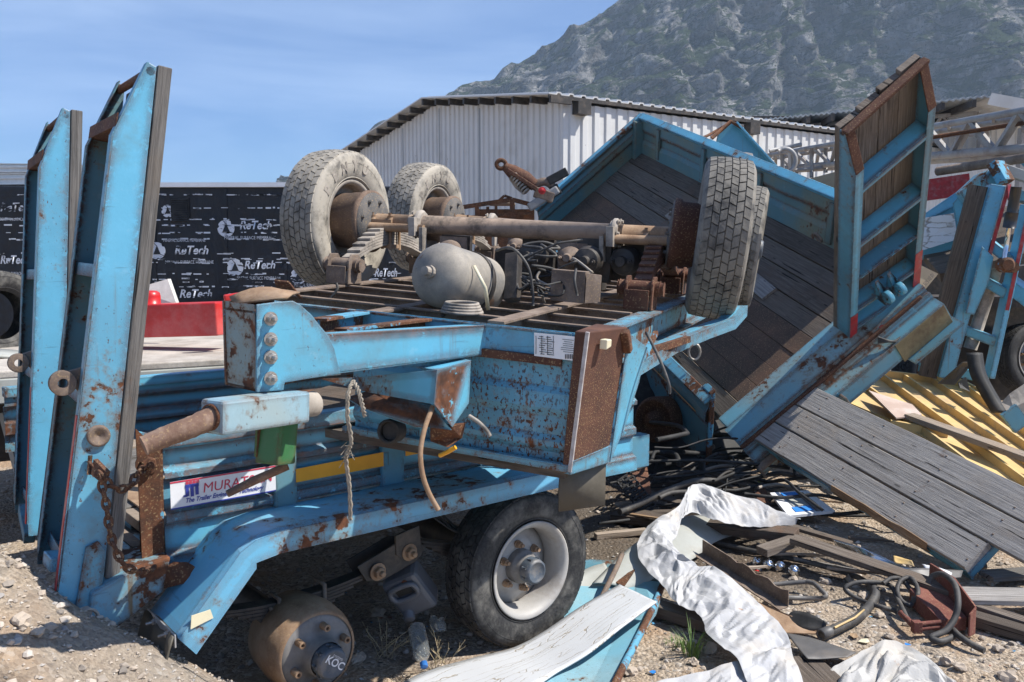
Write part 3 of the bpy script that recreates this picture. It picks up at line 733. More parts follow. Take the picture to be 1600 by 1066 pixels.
# ---------------------------------------------------------------- a few more worn surfaces
def rust_speck():
    g = G('rust_speckled', .85); c = g.co()
    col = g.ramp(g.noise(c, 6, 6, .65), [(.3, (.055, .023, .016)), (.55, (.105, .043, .026)), (.8, (.17, .075, .042))])
    z = g.n('SeparateXYZ'); g.L.new(c, z.inputs[0])
    sp = g.noise(c, 210, 3, .6); m = g.thr(sp, .58, .64)
    m = g.math('MULTIPLY', m, g.thr(g.math('ADD2', z.outputs[2], g.math('MULTIPLY', g.noise(c, 5, 4, .6), .3)), .62, .30, .05, .9))
    col = g.mix(m, col, (.36, .24, .11)); g.color(col); g.bump(sp, .35, .003); return g.m
M['rust_speck'] = rust_speck()
M['tower'] = paint('tower_paint', (.13, .30, .42), .60, 1., .9, fade=(.20, .27, .27), off=4.4)
M['tongue'] = paint('tongue_paint', (.22, .40, .50), .52, 1., .95, fade=(.32, .36, .33), off=6.1)
M['pin'] = rusty('tow_pin_rust', [(.2, (.06, .035, .025)), (.5, (.17, .10, .07)), (.8, (.34, .25, .19))], 11)
def tank_mat():
    g = G('air_tank_paint', .7); c = g.co()
    n = g.noise(c, 5, 7, .65); f = g.noise(c, 320, 3, .5)
    geo = g.n('NewGeometry'); z = g.n('SeparateXYZ'); g.L.new(c, z.inputs[0])
    col = g.ramp(n, [(.3, (.13, .13, .13)), (.5, (.27, .245, .21)), (.7, (.42, .37, .30))])
    col = g.mix(g.math('MULTIPLY', g.thr(f, .5, .62), .3), col, (.09, .09, .095))
    col = g.mix(g.thr(g.noise(c, 7, 5, .7), .64, .70), col, (.20, .12, .07))
    g.color(col); g.bump(f, .3, .003); return g.m
M['tank'] = tank_mat()
M['rust_dark'] = rusty('dark_floor_plate', [(.2, (.03, .024, .02)), (.5, (.085, .05, .034)), (.8, (.17, .085, .05))], 2.2)
M['sill'] = paint('sill_paint', (.14, .36, .46), .60, .8, .9, fade=(.25, .34, .33), off=8.8)
M['yellowish'] = plain('yellowish_primer', (.26, .21, .11), .7, .3, 8, dirt=(.12, .07, .04), da=.7)
M['blue_mid'] = paint('blue_paint_mid', (.10, .31, .44), .30, .6, .8, off=12.)
M['blue_tray2'] = paint('blue_green_rail', (.09, .25, .33), .28, .6, .8, off=13.)
M['splinter'] = wood('splintered_wood', (.16, .09, .05), (.30, .19, .11), (.45, .33, .21), None, 1., .2)
M['cracked2'] = cracked('peeling_white_panel', (.72, .73, .76), (.30, .28, .26), (9, 3, 1), .12)
M['ramcyl'] = plain('ram_cylinder_paint', (.03, .032, .036), .3, .2, 10)
M['cardpink'] = plain('pinkish_board', (.48, .36, .30), .8, .15, 5, bump=.1, dirt=(.62, .58, .55), da=.4)
M['tyre_dark'] = tyre_mat('tyre_rubber_dark', (.09, .09, .09), .5)
M['blue_chalk'] = paint('chalky_blue_paint', (.16, .38, .48), .34, .6, .7, fade=(.28, .40, .42), rough=.7, off=15.)
M['cap_blue2'] = plain('bright_blue_plastic', (.03, .22, .62), .5, .15, 8, bump=0)
M['drum'] = rusty('drum_surface', [(.2, (.05, .04, .035)), (.5, (.16, .105, .075)), (.8, (.27, .20, .155))], 6)
M['blue_low'] = paint('blue_low_wall', (.085, .25, .34), .40, .8, .8, off=16.)
M['axle'] = plain('dusty_axle', (.34, .25, .185), .8, .3, 7, bump=.3, dirt=(.04, .034, .03), da=.85)
M['plate_dark'] = rusty('backing_plate', [(.2, (.035, .036, .038)), (.5, (.11, .105, .10)), (.8, (.22, .19, .165))], 6)
M['rust_deep'] = rusty('rust_deep', [(.2, (.02, .009, .006)), (.5, (.06, .025, .012)), (.8, (.12, .05, .02))], 5)
def litter_mat():
    g = G('litter_chips', .7); i = g.n('NewGeometry').outputs['Random Per Island']
    r = g.ramp(i, [(0, (.05, .04, .03)), (.3, (.22, .15, .09)), (.5, (.42, .36, .28)), (.66, (.10, .09, .08)), (.8, (.55, .54, .52)), (.9, (.06, .24, .42)), (.97, (.25, .07, .03))])
    g.N[-1].color_ramp.interpolation = 'CONSTANT'; g.color(r); return g.m
M['litter'] = litter_mat()
M['blue_worn'] = paint('blue_paint_worn', (.13, .40, .60), .86, 1.1, 1.6, fade=(.17, .36, .44), off=21., speck=.6)
M['tower2'] = paint('rear_frame_paint', (.12, .36, .52), .80, 1., 1., fade=(.16, .30, .36), off=4.9)
# ---------------------------------------------------------------- wheels (modelled about the local X axis, +X = outside)
def tyre_mesh(R=.405, Wd=.235, rr=.24, N=44, cols=6, lug=.0125):
    mb = MB(); X = V((1, 0, 0)); h = Wd/2; o = V((0, 0, 0))
    half = [(-.62*h, rr - .005), (-.80*h, rr + .012), (-.93*h, rr + .045), (-1.0*h, rr + .085), (-.985*h, R - .045), (-.90*h, R - .022), (-.80*h, R - lug - .001)]
    prof = half + [(0, R - lug + .002)] + [(-t, r) for t, r in reversed(half)]
    mb.lathe(o, X, prof, 64, True, False)
    for s in (-1, 1):                    # raised rings on the sidewall
        for r0 in (rr + .02, rr + .108): mb.lathe(o, X, [(s*(.97 if r0 > .3 else .86)*h, r0), (s*(1.0 if r0 > .3 else .90)*h + s*.001, r0 + .003), (s*(.97 if r0 > .3 else .88)*h, r0 + .008)], 56, True, False)
    tw = .87*h*2; cw = tw/cols
    for c in range(cols):
        t0 = -tw/2 + c*cw + .0025; t1 = t0 + cw - .005
        for k in range(N):
            a0 = 2*pi*(k + .5*(c % 2) + .12*(c//2))/N; a1 = a0 + 2*pi/N*.86
            e0 = .007*(1 if c % 2 else -1)/R
            crown = lambda t: R - .010*(abs(t)/(tw/2))**2
            q = []
            for t, s in ((t0, 0), (t1, 1)):
                for a in (a0, a1):
                    q.append((t, a + (e0 if s else -e0)))
            def p(t, a, r): return V((t, cos(a)*r, sin(a)*r))
            i = len(mb.v); lo = R - lug - .004
            wob = rnd(-.0012, .0008)
            mb.v += [p(t, a, lo) for t, a in q] + [p(t*(.985), a, crown(t) + wob) for t, a in q]
            for f in ((4,5,7,6), (0,4,6,2), (1,3,7,5), (0,1,5,4), (2,6,7,3)): mb.face([i + j for j in f], [(0, 0), (.05, 0), (.05, .03), (0, .03)])
    return mb
def rim_mesh(rr=.24, h=.1175):
    mb = MB(); X = V((1, 0, 0)); o = V((0, 0, 0))
    prof = [(-h*.86, rr + .004), (-h*.90, rr + .012), (-h*.93, rr + .006), (-h*.88, rr - .012), (-.6*h, rr - .022), (-.1*h, rr - .036), (.6*h, rr - .03), (h*.86, rr - .014), (h*.95, rr + .006), (h*.93, rr + .014), (h*.86, rr + .006)]
    mb.lathe(o, X, prof, 56, True, False)
    mb.lathe(o, X, [(.0, .05), (.004, .095), (.010, .118), (-.006, .145), (-.03, .175), (-.036, rr - .034), (-.05, rr - .034)], 48, True, False)
    return mb
def hub_mesh():
    mb = MB(); X = V((1, 0, 0)); o = V((0, 0, 0))
    mb.lathe(o, X, [(-.02, .09), (.035, .088), (.05, .082), (.055, .07), (.09, .064), (.10, .062)], 32, True, False); return mb
def cap_mesh():
    mb = MB(); X = V((1, 0, 0)); o = V((0, 0, 0))
    mb.lathe(o, X, [(.085, .0665), (.125, .066), (.14, .062), (.146, .054), (.147, .05), (.143, .048), (.143, 0)], 32, True, False)
    for k in range(8):
        a = k*pi/4; mb.lathe(V((.10, cos(a)*.066, sin(a)*.066)), X, [(0, .006), (.03, .006)], 6)
    return mb
def nut_mesh():
    mb = MB(); X = V((1, 0, 0))
    mb.lathe(V((0, 0, 0)), X, [(-.004, .021), (.004, .021)], 12, False); mb.lathe(V((0, 0, 0)), X, [(.003, .0165), (.028, .0165), (.031, .013)], 6, False); mb.lathe(V((0, 0, 0)), X, [(.03, .010), (.045, .010)], 8); return mb
def drum_mesh(r=.168, d=.23):             # brake drum on the inner side (towards -X)
    mb = MB(); X = V((1, 0, 0)); o = V((0, 0, 0))
    mb.lathe(o, X, [(-.03, r*.6), (-.035, r*.96), (-.05, r), (-d*.55, r), (-d*.58, r*1.03), (-d*.93, r*1.04), (-d*.97, r*1.12), (-d*1.10, r*1.12), (-d*1.12, r*1.05), (-d*1.13, .05)], 40, True, False); return mb
RIMW = plain('wheel_rim_paint', (.40, .385, .36), .55, .15, 6, bump=.1, dirt=(.20, .155, .12), da=.45)
HUBM = plain('hub_metal', (.20, .19, .18), .6, .3, 12, bump=.2, dirt=(.10, .09, .08), da=.6)
CAPM = plain('hub_cap_blue', (.075, .095, .12), .5, .3, 20, bump=.2, dirt=(.25, .22, .19), da=.5)
_TY = None
def place_wheel(parent, c, out, mats, spin=0., detail=True, drum=True, scale=1., label=None, drum_mat='drum', tyre_args={}):
    """wheel > tyre, hub, cap, drum, wheel nuts"""
    out = V(out).normalized(); up = (UP - out*UP.dot(out)).normalized(); y = up.cross(out)
    Mx = Matrix((out, y, up)).transposed().to_4x4() @ Matrix.Rotation(spin, 4, 'X') @ Matrix.Scale(scale, 4)
    Mx.translation = V(c) - ORG[parent.name]
    def sub(mb, name, mat, par):
        me = raw_mesh(mb, name, mat); o = bpy.data.objects.new(name, me); COL.objects.link(o); o.parent = par; ORG[o.name] = V((0, 0, 0)); return o
    w = sub(rim_mesh(), 'wheel', M[mats[1]] if isinstance(mats[1], str) else mats[1], parent); w.matrix_local = Mx
    if label: w['label'] = label
    sub(tyre_mesh(**tyre_args), 'tyre', M[mats[0]], w)
    if detail:
        sub(hub_mesh(), 'hub', HUBM, w); sub(cap_mesh(), 'hub_cap', CAPM, w)
        first = None
        for k in range(6):
            a = k*pi/3 + .3
            if first is None: o = first = sub(nut_mesh(), 'wheel_nut', M['rust_light'], w)
            else: o = first.copy(); COL.objects.link(o); o.parent = w
            o.location = (.012, cos(a)*.118, sin(a)*.118)
    if drum:
        sub(drum_mesh(), 'brake_drum', M[drum_mat], w)
        mb = MB(); mb.lathe(V((0, 0, 0)), V((-1, 0, 0)), [(.258, .175), (.266, .172), (.268, .09), (.275, .075), (.275, .0)], 36, True, False)
        for k in range(7): a = k*.9; mb.bolt(V((-.268, cos(a)*.13, sin(a)*.13)), V((-1, 0, 0)), .010, .012, False)
        sub(mb, 'backing_plate', M['plate_dark'], w)
    return w
def leaf_spring(mb, p0, p1, n, w, t, sag, up=UP):
    p0 = V(p0); p1 = V(p1); L = (p1 - p0).length
    for k in range(n):
        f = 1 - .13*k if k else 1.
        prev = None
        for j in range(9):
            s = (j/8 - .5)*f; q = p0.lerp(p1, .5 + s) + up*(-sag*(1 - (2*s)**2) - t*1.08*k)
            if prev is not None: mb.beam(prev, q, w, t, up)
            prev = q
    return mb

# ---------------------------------------------------------------- LOWER TRAILER (stands upright, rear end with ramps at the left)
LA = V((.768, .64, 0)); OA = V((.64, -.768, 0))
HB = P(835, 893, 4.25)
def A(s, o, z): v = HB + LA*s + OA*o; v.z = z; return v
lt = thing('lower_trailer', 'light blue low loader trailer at the bottom of the heap with two upright loading ramps', 'trailer', A(-.6, -.5, 0))
WO = -.24                                   # outer face of the side wall
def AW(u, v, lift=0.): return PP(u, v, A(0, WO, 0), OA) + OA*lift
# pressed side wall
prof = [(-.05, 1.275), (.045, 1.275), (.045, 1.225), (0, 1.205), (0, 1.135), (.028, 1.115), (.028, 1.095), (0, 1.085), (0, .965), (.026, .95), (.026, .915), (0, .90), (0, .79), (.03, .775), (.03, .70)]
mb = MB(); R = []
S0, S1 = -1.73, 1.0
for k in range(42):
    s = S0 + (S1 - S0)*k/41
    R.append([A(s, WO - .01 + o + .012*noise.noise(V((s*2.2, z*5, 1))), z + .006*noise.noise(V((s*3, 0, z)))) for o, z in prof])
mb.rows(R, False); side = part(mb, 'side_wall', M['blue'], lt, solid=.006)
for u0, u1, v0 in ((425, 460, 775), (592, 626, 720), (745, 772, 700), (872, 895, 680)):   # pressed posts
    a, b = AW(u0, v0), AW(u1, v0 - 6); a.z = b.z = .80; mb = MB()
    mb.poly([a, b, b + UP*.405, a + UP*.405], OA*.032); part(mb, 'post', M['blue_dull'], lt, bevel=.006)
# far wall, inside face catching the sun
FO = WO - 2.3
mb = MB(); prof2 = [(.05, 1.20), (.05, 1.10), (0, 1.09), (0, 1.0), (.03, .99), (.03, .93), (0, .92), (0, .82)]
mb.rows([[A(s, FO + o, z) for o, z in prof2] for s in (-1.9, -1, 0, .6, 1.0)], False); part(mb, 'far_side_wall', M['blue_rusty'], lt, solid=.006)
mb = MB(); mb.beam(A(-1.9, FO + .03, 1.18), A(1.0, FO + .03, 1.18), .09, .06); part(mb, 'far_top_rail', M['blue_rusty'], lt, bevel=.006)
# floor boards and steel floor strip
for k in range(9):
    o0 = FO + .08 + k*.245; mb = MB(); z = .84 + rnd(-.006, .012)
    mb.beam(A(-1.72 - rnd(0, .06), o0 + .12, z), A(.95, o0 + .12, z), .225, .045); part(mb, 'floor_board', M['pale_wood' if k in (5, 7, 1) else 'grey_wood'], lt, bevel=.004)
mb = MB(); mb.poly([A(-1.7, WO - .9, .868), A(-1.1, WO - .9, .868), A(-1.1, WO - .35, .868), A(-1.7, WO - .35, .868)], UP*.008); part(mb, 'rusty_floor_plate', M['rust_light'], lt)
# rusty rear post
mb = MB(); p = AW(240, 880); s_p = (p - HB).dot(LA)
mb.beam(A(s_p, WO - .02, .72), A(s_p + .01, WO - .02, 1.245), .085, .07, LA); mb.poly([A(s_p - .05, WO + .018, .74), A(s_p + .03, WO + .022, .74), A(s_p + .03, WO + .022, 1.27), A(s_p - .055, WO + .018, 1.30), A(s_p - .035, WO + .018, 1.1), A(s_p - .05, WO + .018, .95)], OA*.006)
part(mb, 'rear_post', M['rust_blue'], lt, bevel=.004)
mb = MB(); mb.poly([A(s_p - .052, WO + .027, .74), A(s_p - .012, WO + .027, .74), A(s_p - .010, WO + .027, 1.1), A(s_p + .004, WO + .027, 1.24), A(s_p - .057, WO + .027, 1.31)], OA*.006); part(mb, 'post_plate', M['rust'], lt)
mb = MB(); mb.bolt(A(s_p - .02, WO + .033, 1.17), OA, .03, .03); part(mb, 'chain_hook', M['rust'], lt)
# rear frame of the low deck
mb = MB()
qa = [PP(u, v, A(0, WO + .1, 0), OA) for u, v in ((139, 972), (180, 985), (255, 925), (268, 870), (215, 885), (142, 928))]
mb.poly(qa, -OA*.42); part(mb, 'rear_frame', M['tower2'], lt, bevel=.01)
mb = MB(); mb.beam(A(-1.72, WO - .1, .72), A(-1.72, FO, .70), .12, .15); part(mb, 'rear_cross_beam', M['dark_steel'], lt, bevel=.008)
mb = MB(); mb.beam(A(-1.80, WO - .12, .78), A(-1.80, WO - .75, .78), .05, .05); part(mb, 'rear_tube', M['rust_grey'], lt)
for o in (WO - .45, WO - 1.7):
    mb = MB(); mb.beam(A(-1.75, o, .70), A(1.6, o, .66), .10, .22); part(mb, 'main_beam', M['blue_dull'], lt, bevel=.006)
# mudguard over the two wheels
path = [(-1.80, .575), (-1.56, .845), (-1.50, .878), (-1.40, .893), (-.6, .897), (.0, .90), (.14, .90), (.26, .89), (.36, .85)]
I0, I1 = WO + .008, .085
mb = MB(); R = []
for s, z in path:
    R.append([A(s, o, zz) for o, zz in ((I0, z), (lerp(I0, I1, .35), z + .012), (I1 - .02, z + .006), (I1, z - .004))])
mb.rows(R, False); mg = part(mb, 'mudguard', M['blue_worn'], lt, solid=.005)
mb = MB(); R = []
for k, (s, z) in enumerate(path):
    n = .085 if 1 < k < 7 else .095
    d = V((0, 0, -1)) if 1 < k < 7 else (V((0, 0, -1)) + (LA if k < 4 else -LA)*.8).normalized()
    R.append([A(s, I1, z - .004), A(s, I1 + .003, z - .004) + d*n])
mb.rows(R, False); part(mb, 'mudguard_flange', M['blue_worn'], lt, solid=.006)
mb = MB(); mb.beam(A(.2, WO - .02, .80), A(-1.3, WO - .02, .79), .03, .12); part(mb, 'lower_rail', M['blue'], lt)
# rubber flap at the end of the mudguard
c0, c1 = A(-1.80, I0, .585), A(-1.80, I1, .585)
mb = MB(); R = []
for k in range(8):
    t = k/7; off = -LA*(.05*sin(t*2.2)) + UP*(-.30*t) - LA*.02 + OA*(.06*t*t)
    R.append([c0.lerp(c1, j/4) + off + LA*(.018*sin(j/4*pi)) for j in range(5)])
mb.rows(R, True); part(mb, 'mudflap', M['flap'], lt, solid=.008)
mb = MB(); mb.beam(c0 - LA*.012 - UP*.02, c1 - LA*.012 - UP*.02, .05, .006, LA); ms = part(mb, 'clamp_strip', M['alu'], lt, bevel=.002)
for t in (.3, .75):
    mb = MB(); mb.bolt(c0.lerp(c1, t) - LA*.014 - UP*.018, -LA, .012, .01); part(mb, 'clamp_bolt', M['zinc'], ms)
mb = MB(); q = A(-1.76, I1 + .008, .60); mb.poly([q, q + LA*.085 + UP*.02, q + LA*.075 + UP*.055, q + LA*.005 + UP*.05], OA*.003); part(mb, 'tape_scrap', M['cream'], lt)
mb = MB(); q = PP(300, 880, A(0, WO + .09, 0), OA); R = []
for k in range(5): R.append([q - LA*.12 + LA*.05*k + UP*(.035*sin(k*1.1) - .01*k), q - LA*.11 + LA*.052*k - UP*(.075 - .008*k) + OA*.02*k])
mb.rows(R, True); part(mb, 'bent_bracket', M['rust'], lt, solid=.008)
# yellow reflective strips and the name plate
for (u0, va, vb, u1, vc, vd) in ((457, 731, 752, 602, 703, 725), (628, 692, 711, 690, 680, 699)):
    mb = MB(); mb.poly([AW(u0, vb, .03), AW(u1, vd, .03), AW(u1, vc, .03), AW(u0, va, .03)], OA*.002); part(mb, 'reflective_strip', M['yellow'], lt)
za, zb = 1.082, .972
pa, pb = AW(262, 790), AW(425, 755); pa.z = pb.z = zb; pa += OA*.036; pb += OA*.036
mb = MB(); mb.poly([pa, pb, pb + UP*(za - zb), pa + UP*(za - zb)], OA*.002); plate = part(mb, 'name_plate', M['white'], lt)
xd = (pb - pa).normalized(); LP = (pb - pa).length
def plate_bar(z0, z1, mat): 
    mb = MB(); mb.poly([pa + UP*z0 + OA*.0025, pb + UP*z0 + OA*.0025, pb + UP*z1 + OA*.0025, pa + UP*z1 + OA*.0025], OA*.001); part(mb, 'border', mat, plate)
plate_bar(.104, .110, M['sign_red']); plate_bar(0, .005, M['sign_blue'])
text('MURATSAN', pa + xd*.125 + UP*.047 + OA*.004, xd, UP, .056, M['sign_red'], 'lettering', plate, shear=.12, width=LP*.67, lift=0)
text('The Trailer Engineering Technology', pa + xd*.055 + UP*.018 + OA*.004, xd, UP, .026, M['sign_blue'], 'lettering', plate, shear=.35, width=LP*.74, bold=.0006, lift=0)
mb = MB(); q = pa + xd*.055 + UP*.040 + OA*.0045
for k in range(3): mb.box(q + xd*(.010 + .019*k) + UP*.024, xd*.0065, OA*.0006, UP*(.024 - .004*abs(k - 1)))
mb.box(q + xd*.029 + UP*.044, xd*.027, OA*.0006, UP*.006); mb.box(q + xd*.002 + UP*.006, xd*.008, OA*.0006, UP*.004)
part(mb, 'emblem', M['sign_blue'], plate)
mb = MB()
for j in range(2):
    for k in range(4): mb.box(q + xd*(.010 + .014*k) + UP*(.054 + .006*j), xd*.006, OA*.0006, UP*.0022)
part(mb, 'emblem_top', M['sign_red'], plate)
# running gear: front wheel, bare drum, leaf spring
place_wheel(lt, HB - OA*.125, OA, ('tyre_black', RIMW), .35, drum=True)
DC = PP(496, 1020, A(0, -.06, 0), OA)
mb = MB(); mb.lathe(DC, OA, [(-.30, .05), (-.29, .185), (-.15, .20), (-.13, .20), (-.05, .193), (-.035, .183), (.0, .178), (.005, .165)], 48, True, False); dr = part(mb, 'bare_brake_drum', M['rust_light'], lt)
mb = MB(); mb.lathe(DC, OA, [(-.01, .17), (.0, .165), (.008, .14), (.012, .11), (.03, .085), (.07, .08), (.085, .074)], 40, True, False); part(mb, 'hub_flange', HUBM, dr)
mb = MB(); mb.lathe(DC, OA, [(.075, .068), (.125, .067), (.14, .062), (.143, .054), (.142, .05), (.142, 0)], 32, True, False)
y_ = UP.cross(OA).normalized()
for k in range(8):
    a = k*pi/4; mb.lathe(DC + (y_*cos(a) + UP*sin(a))*.066 + OA*.09, OA, [(0, .008), (.035, .008)], 6)
cap = part(mb, 'hub_cap', CAPM, dr)
text('KOC', DC + OA*.144 - UP.lerp(y_, .3)*.008, (y_*.75 - UP*.6), (UP*.75 + y_*.6), .045, M['white'], 'lettering', cap, align='CENTER', bold=.001, lift=.001)
text('SYSTEMS', DC + OA*.144 + (UP*.75 + y_*.6)*.028, (y_*.75 - UP*.6), (UP*.75 + y_*.6), .014, M['white'], 'lettering', cap, align='CENTER', lift=.001)
for k in range(6):
    a = k*pi/3 + .35; mb = MB(); q = DC + (y_*cos(a) + UP*sin(a))*.122
    mb.lathe(q + OA*.012, OA, [(0, .016), (.045, .015), (.046, .008), (.03, .007)], 12, False); part(mb, 'wheel_stud', M['rust_light'], dr)
mb = MB(); mb.tube([DC - OA*.25, DC - OA*1.9], .07, 16); part(mb, 'rear_axle', M['dark_steel'], lt)
mb = MB(); mb.tube([HB - OA*.35, HB - OA*2.1], .07, 16); part(mb, 'front_axle', M['dark_steel'], lt)
SO = -.30
def AS(u, v): return PP(u, v, A(0, SO, 0), OA)
k0, k1 = AS(405, 985), AS(575, 890)
mb = MB(); leaf_spring(mb, AS(330, 955), k1, 7, .075, .014, .035); part(mb, 'leaf_spring', M['dark_steel'], lt, bevel=.002)
for u, v in ((430, 935), (500, 912), (418, 950)):
    mb = MB(); c = AS(u, v + 14); mb.tube([c + OA*.045 - UP*.06, c + OA*.045 + UP*.05, c - OA*.045 + UP*.05, c - OA*.045 - UP*.06], .010, 8); part(mb, 'u_bolt', M['rust_grey'], lt)
mb = MB()
for s_ in (-.05, .05):
    mb.poly([AS(u, v) + OA*s_ for u, v in ((548, 880), (562, 903), (585, 903), (640, 872), (655, 850), (640, 838), (612, 842))], OA*.012)
part(mb, 'equaliser', M['dark_steel'], lt, bevel=.004)
for u, v in ((578, 887), (627, 857)):
    mb = MB(); mb.bolt(AS(u, v) + OA*.072, OA, .028, .03); part(mb, 'pivot_bolt', M['rust_light'], lt)
mb = MB(); mb.poly([AS(u, v) + OA*.07 for u, v in ((606, 832), (643, 816), (648, 862), (626, 872), (607, 862))], -OA*.015); part(mb, 'spring_hanger', M['dark_steel'], lt, bevel=.004)
mb = MB(); leaf_spring(mb, AS(640, 842), AS(835, 842), 6, .075, .014, .03); part(mb, 'leaf_spring', M['dark_steel'], lt, bevel=.002)
for k in range(3):
    mb = MB(); q = AS(668 + 8*k, 800); mb.tube(crv([q, q + V((.06, 0, -.05)), q + V((.14, 0, -.10 - .02*k)), q + V((.2, 0, -.09))], 5), .006, 6); part(mb, 'brake_hose', M['black'], lt)

# loading ramps stowed upright
def make_ramp(name, tr, tl, br, lab, rail_mat, extra):
    """tr / tl: top of near and far rail, br: foot of the near rail; rails are channels, planks on the trailer side"""
    tr = V(tr); tl = V(tl); br = V(br); bl = br + (tl - tr); bl.z = br.z
    ax = (tr - br).normalized(); wd = (tl - tr); wd.z = 0; wd = (wd - ax*wd.dot(ax)).normalized(); nn = wd.cross(ax).normalized()
    if nn.dot(LA) < 0: nn = -nn
    L = (tr - br).length; Wd = (tl - tr).length
    def Q(t, w, d): return br + ax*(L*t) + wd*w + nn*d
    mb = MB(); D = .125
    # near rail: web plate whose foot and head are cut on the slant
    mb.poly([Q(.0, 0, -.02), Q(0, 0, D - .03), Q(.02, 0, D), Q(.995, 0, D), Q(1.0, 0, D - .03), Q(.86, 0, .0), Q(.06, 0, -.03)], wd*.008)
    root = part(mb, name, rail_mat, lt, bevel=.003, label=lab)
    mb = MB(); mb.poly([Q(.03, 0, -.028), Q(.86, 0, -.002), Q(.86, .05, -.002), Q(.03, .05, -.028)], nn*.006); mb.poly([Q(.86, 0, -.001), Q(1, 0, D - .034), Q(1, .05, D - .034), Q(.86, .05, -.001)], nn*.006)
    part(mb, 'flange', M['red_tape'] if False else M['blue'], root)
    mb = MB(); mb.poly([Q(.0, Wd, -.02), Q(0, Wd, D - .03), Q(.02, Wd, D), Q(.995, Wd, D), Q(1.0, Wd, D - .03), Q(.86, Wd, .0), Q(.06, Wd, -.03)], wd*.008)
    mb.poly([Q(.03, Wd - .05, -.028), Q(.86, Wd - .05, -.002), Q(.86, Wd, -.002), Q(.03, Wd, -.028)], nn*.006); mb.poly([Q(.86, Wd - .05, -.001), Q(1, Wd - .05, D - .034), Q(1, Wd, D - .034), Q(.86, Wd, -.001)], nn*.006)
    part(mb, 'far_rail', M['blue_dull'], root, bevel=.003)
    for t in (.045, .36, .60, .875):
        mb = MB(); mb.poly([Q(t, .01, .01), Q(t, Wd, .01), Q(t, Wd, D - .01), Q(t, .01, D - .01)], ax*.008); mb.poly([Q(t, .01, .008), Q(t, Wd, .008), Q(t + .025, Wd, .010), Q(t + .025, .01, .010)], nn*.006)
        part(mb, 'crossbar', M['blue'] if t < .8 else M['rust_brown'], root, bevel=.002)
    mb = MB(); mb.tube([Q(.985, .0, D - .02), Q(.985, Wd, D - .02)], .016, 8); part(mb, 'tip_bar', M['rust_brown'], root)
    for t0, t1 in ((.03, .35),):
        mb = MB(); mb.poly([Q(t0, .004, -.034), Q(t1, .004, -.022), Q(t1, .03, -.022), Q(t0, .03, -.034)], nn*.004); part(mb, 'reflective_tape', M['red_tape'], root)
    pw = Wd/3
    for k in range(3):
        mb = MB(); a, b = .045 + .01*k, 1.0 - .02*(k > 0)
        p0, p1 = Q(a, pw*(k + .5) - .005, D + .03), Q(b, pw*(k + .5) - .005, D + .03)
        mb.beam(p0, p1, .05, pw - .012, wd); part(mb, 'plank', M['grey_wood'], root, bevel=.004)
    mb = MB()
    mb.poly([Q(-.05, .0, .03), Q(.11, -.003, .05), Q(.12, -.003, .09), Q(.10, -.003, .12), Q(-.04, -.003, .12)], -wd*.016); h = part(mb, 'hinge_lug', M['blue'], root, bevel=.004)
    mb = MB(); c = Q(-.02, -.016, .075); mb.lathe(c, -wd, [(0, .042), (.03, .042), (.034, .036), (.026, .030)], 20); part(mb, 'hinge_pin', M['dusty'], h)
    mb = MB(); c = Q(.405, .06, -.07)
    mb.lathe(c - wd*.02, wd, [(0, .018), (0, .046), (.03, .046), (.03, .018), (0, .018)], 24, True, False); mb.poly([c + ax*.035 + wd*.0, c - ax*.07 + nn*.09, c + ax*.07 + nn*.09], wd*.03); part(mb, 'lifting_eye', M['rust_grey'], root, bevel=.003)
    extra(root, Q, wd, ax, nn, D)
    return root
def near_extra(root, Q, wd, ax, nn, D):
    mb = MB(); c = Q(.315, -.002, .055)
    mb.lathe(c, -wd, [(0, .04), (.012, .04), (.014, .030), (.008, .022), (.004, 0)], 24); part(mb, 'lock_eye', M['rust_grey'], root)
    mb = MB(); mb.poly([Q(.2, .12, D - .01), Q(.72, .2, D - .01), Q(.74, .33, D - .01), Q(.2, .34, D - .01)], -nn*.004); part(mb, 'plywood_scrap', plain('stained_plywood', (.20, .17, .21), .9, .3, 5), root)
    mb = MB(); mb.beam(Q(.07, .05, -.02), Q(.07, .16, -.03), .05, .06, nn); part(mb, 'foot_bracket', M['blue_clean'], root, bevel=.004)
nt_, nb_ = P(243, 107, 3.24), P(100, 948, 3.04)
nt_ = nt_ - LA*.12 + UP*.03
make_ramp('loading_ramp', nt_, nt_ + V((-.30, .41, 0)), nb_, 'nearer and taller looking loading ramp with grey planks and a chain pinned to its rail', M['blue_clean'], near_extra)
ft_, fb_ = P(108, 178, 4.26), P(52, 838, 4.08)
def far_extra(root, Q, wd, ax, nn, D):
    mb = MB(); mb.beam(Q(-.02, .12, .0), Q(.03, .35, .0), .06, .05, nn); part(mb, 'foot_bracket', M['blue_dull'], root, bevel=.004)
ft_ = ft_ - LA*.12 + UP*.03
make_ramp('loading_ramp', ft_, ft_ + V((-.30, .41, 0)), fb_, 'farther loading ramp at the left edge behind the nearer one', M['blue_clean'], far_extra)
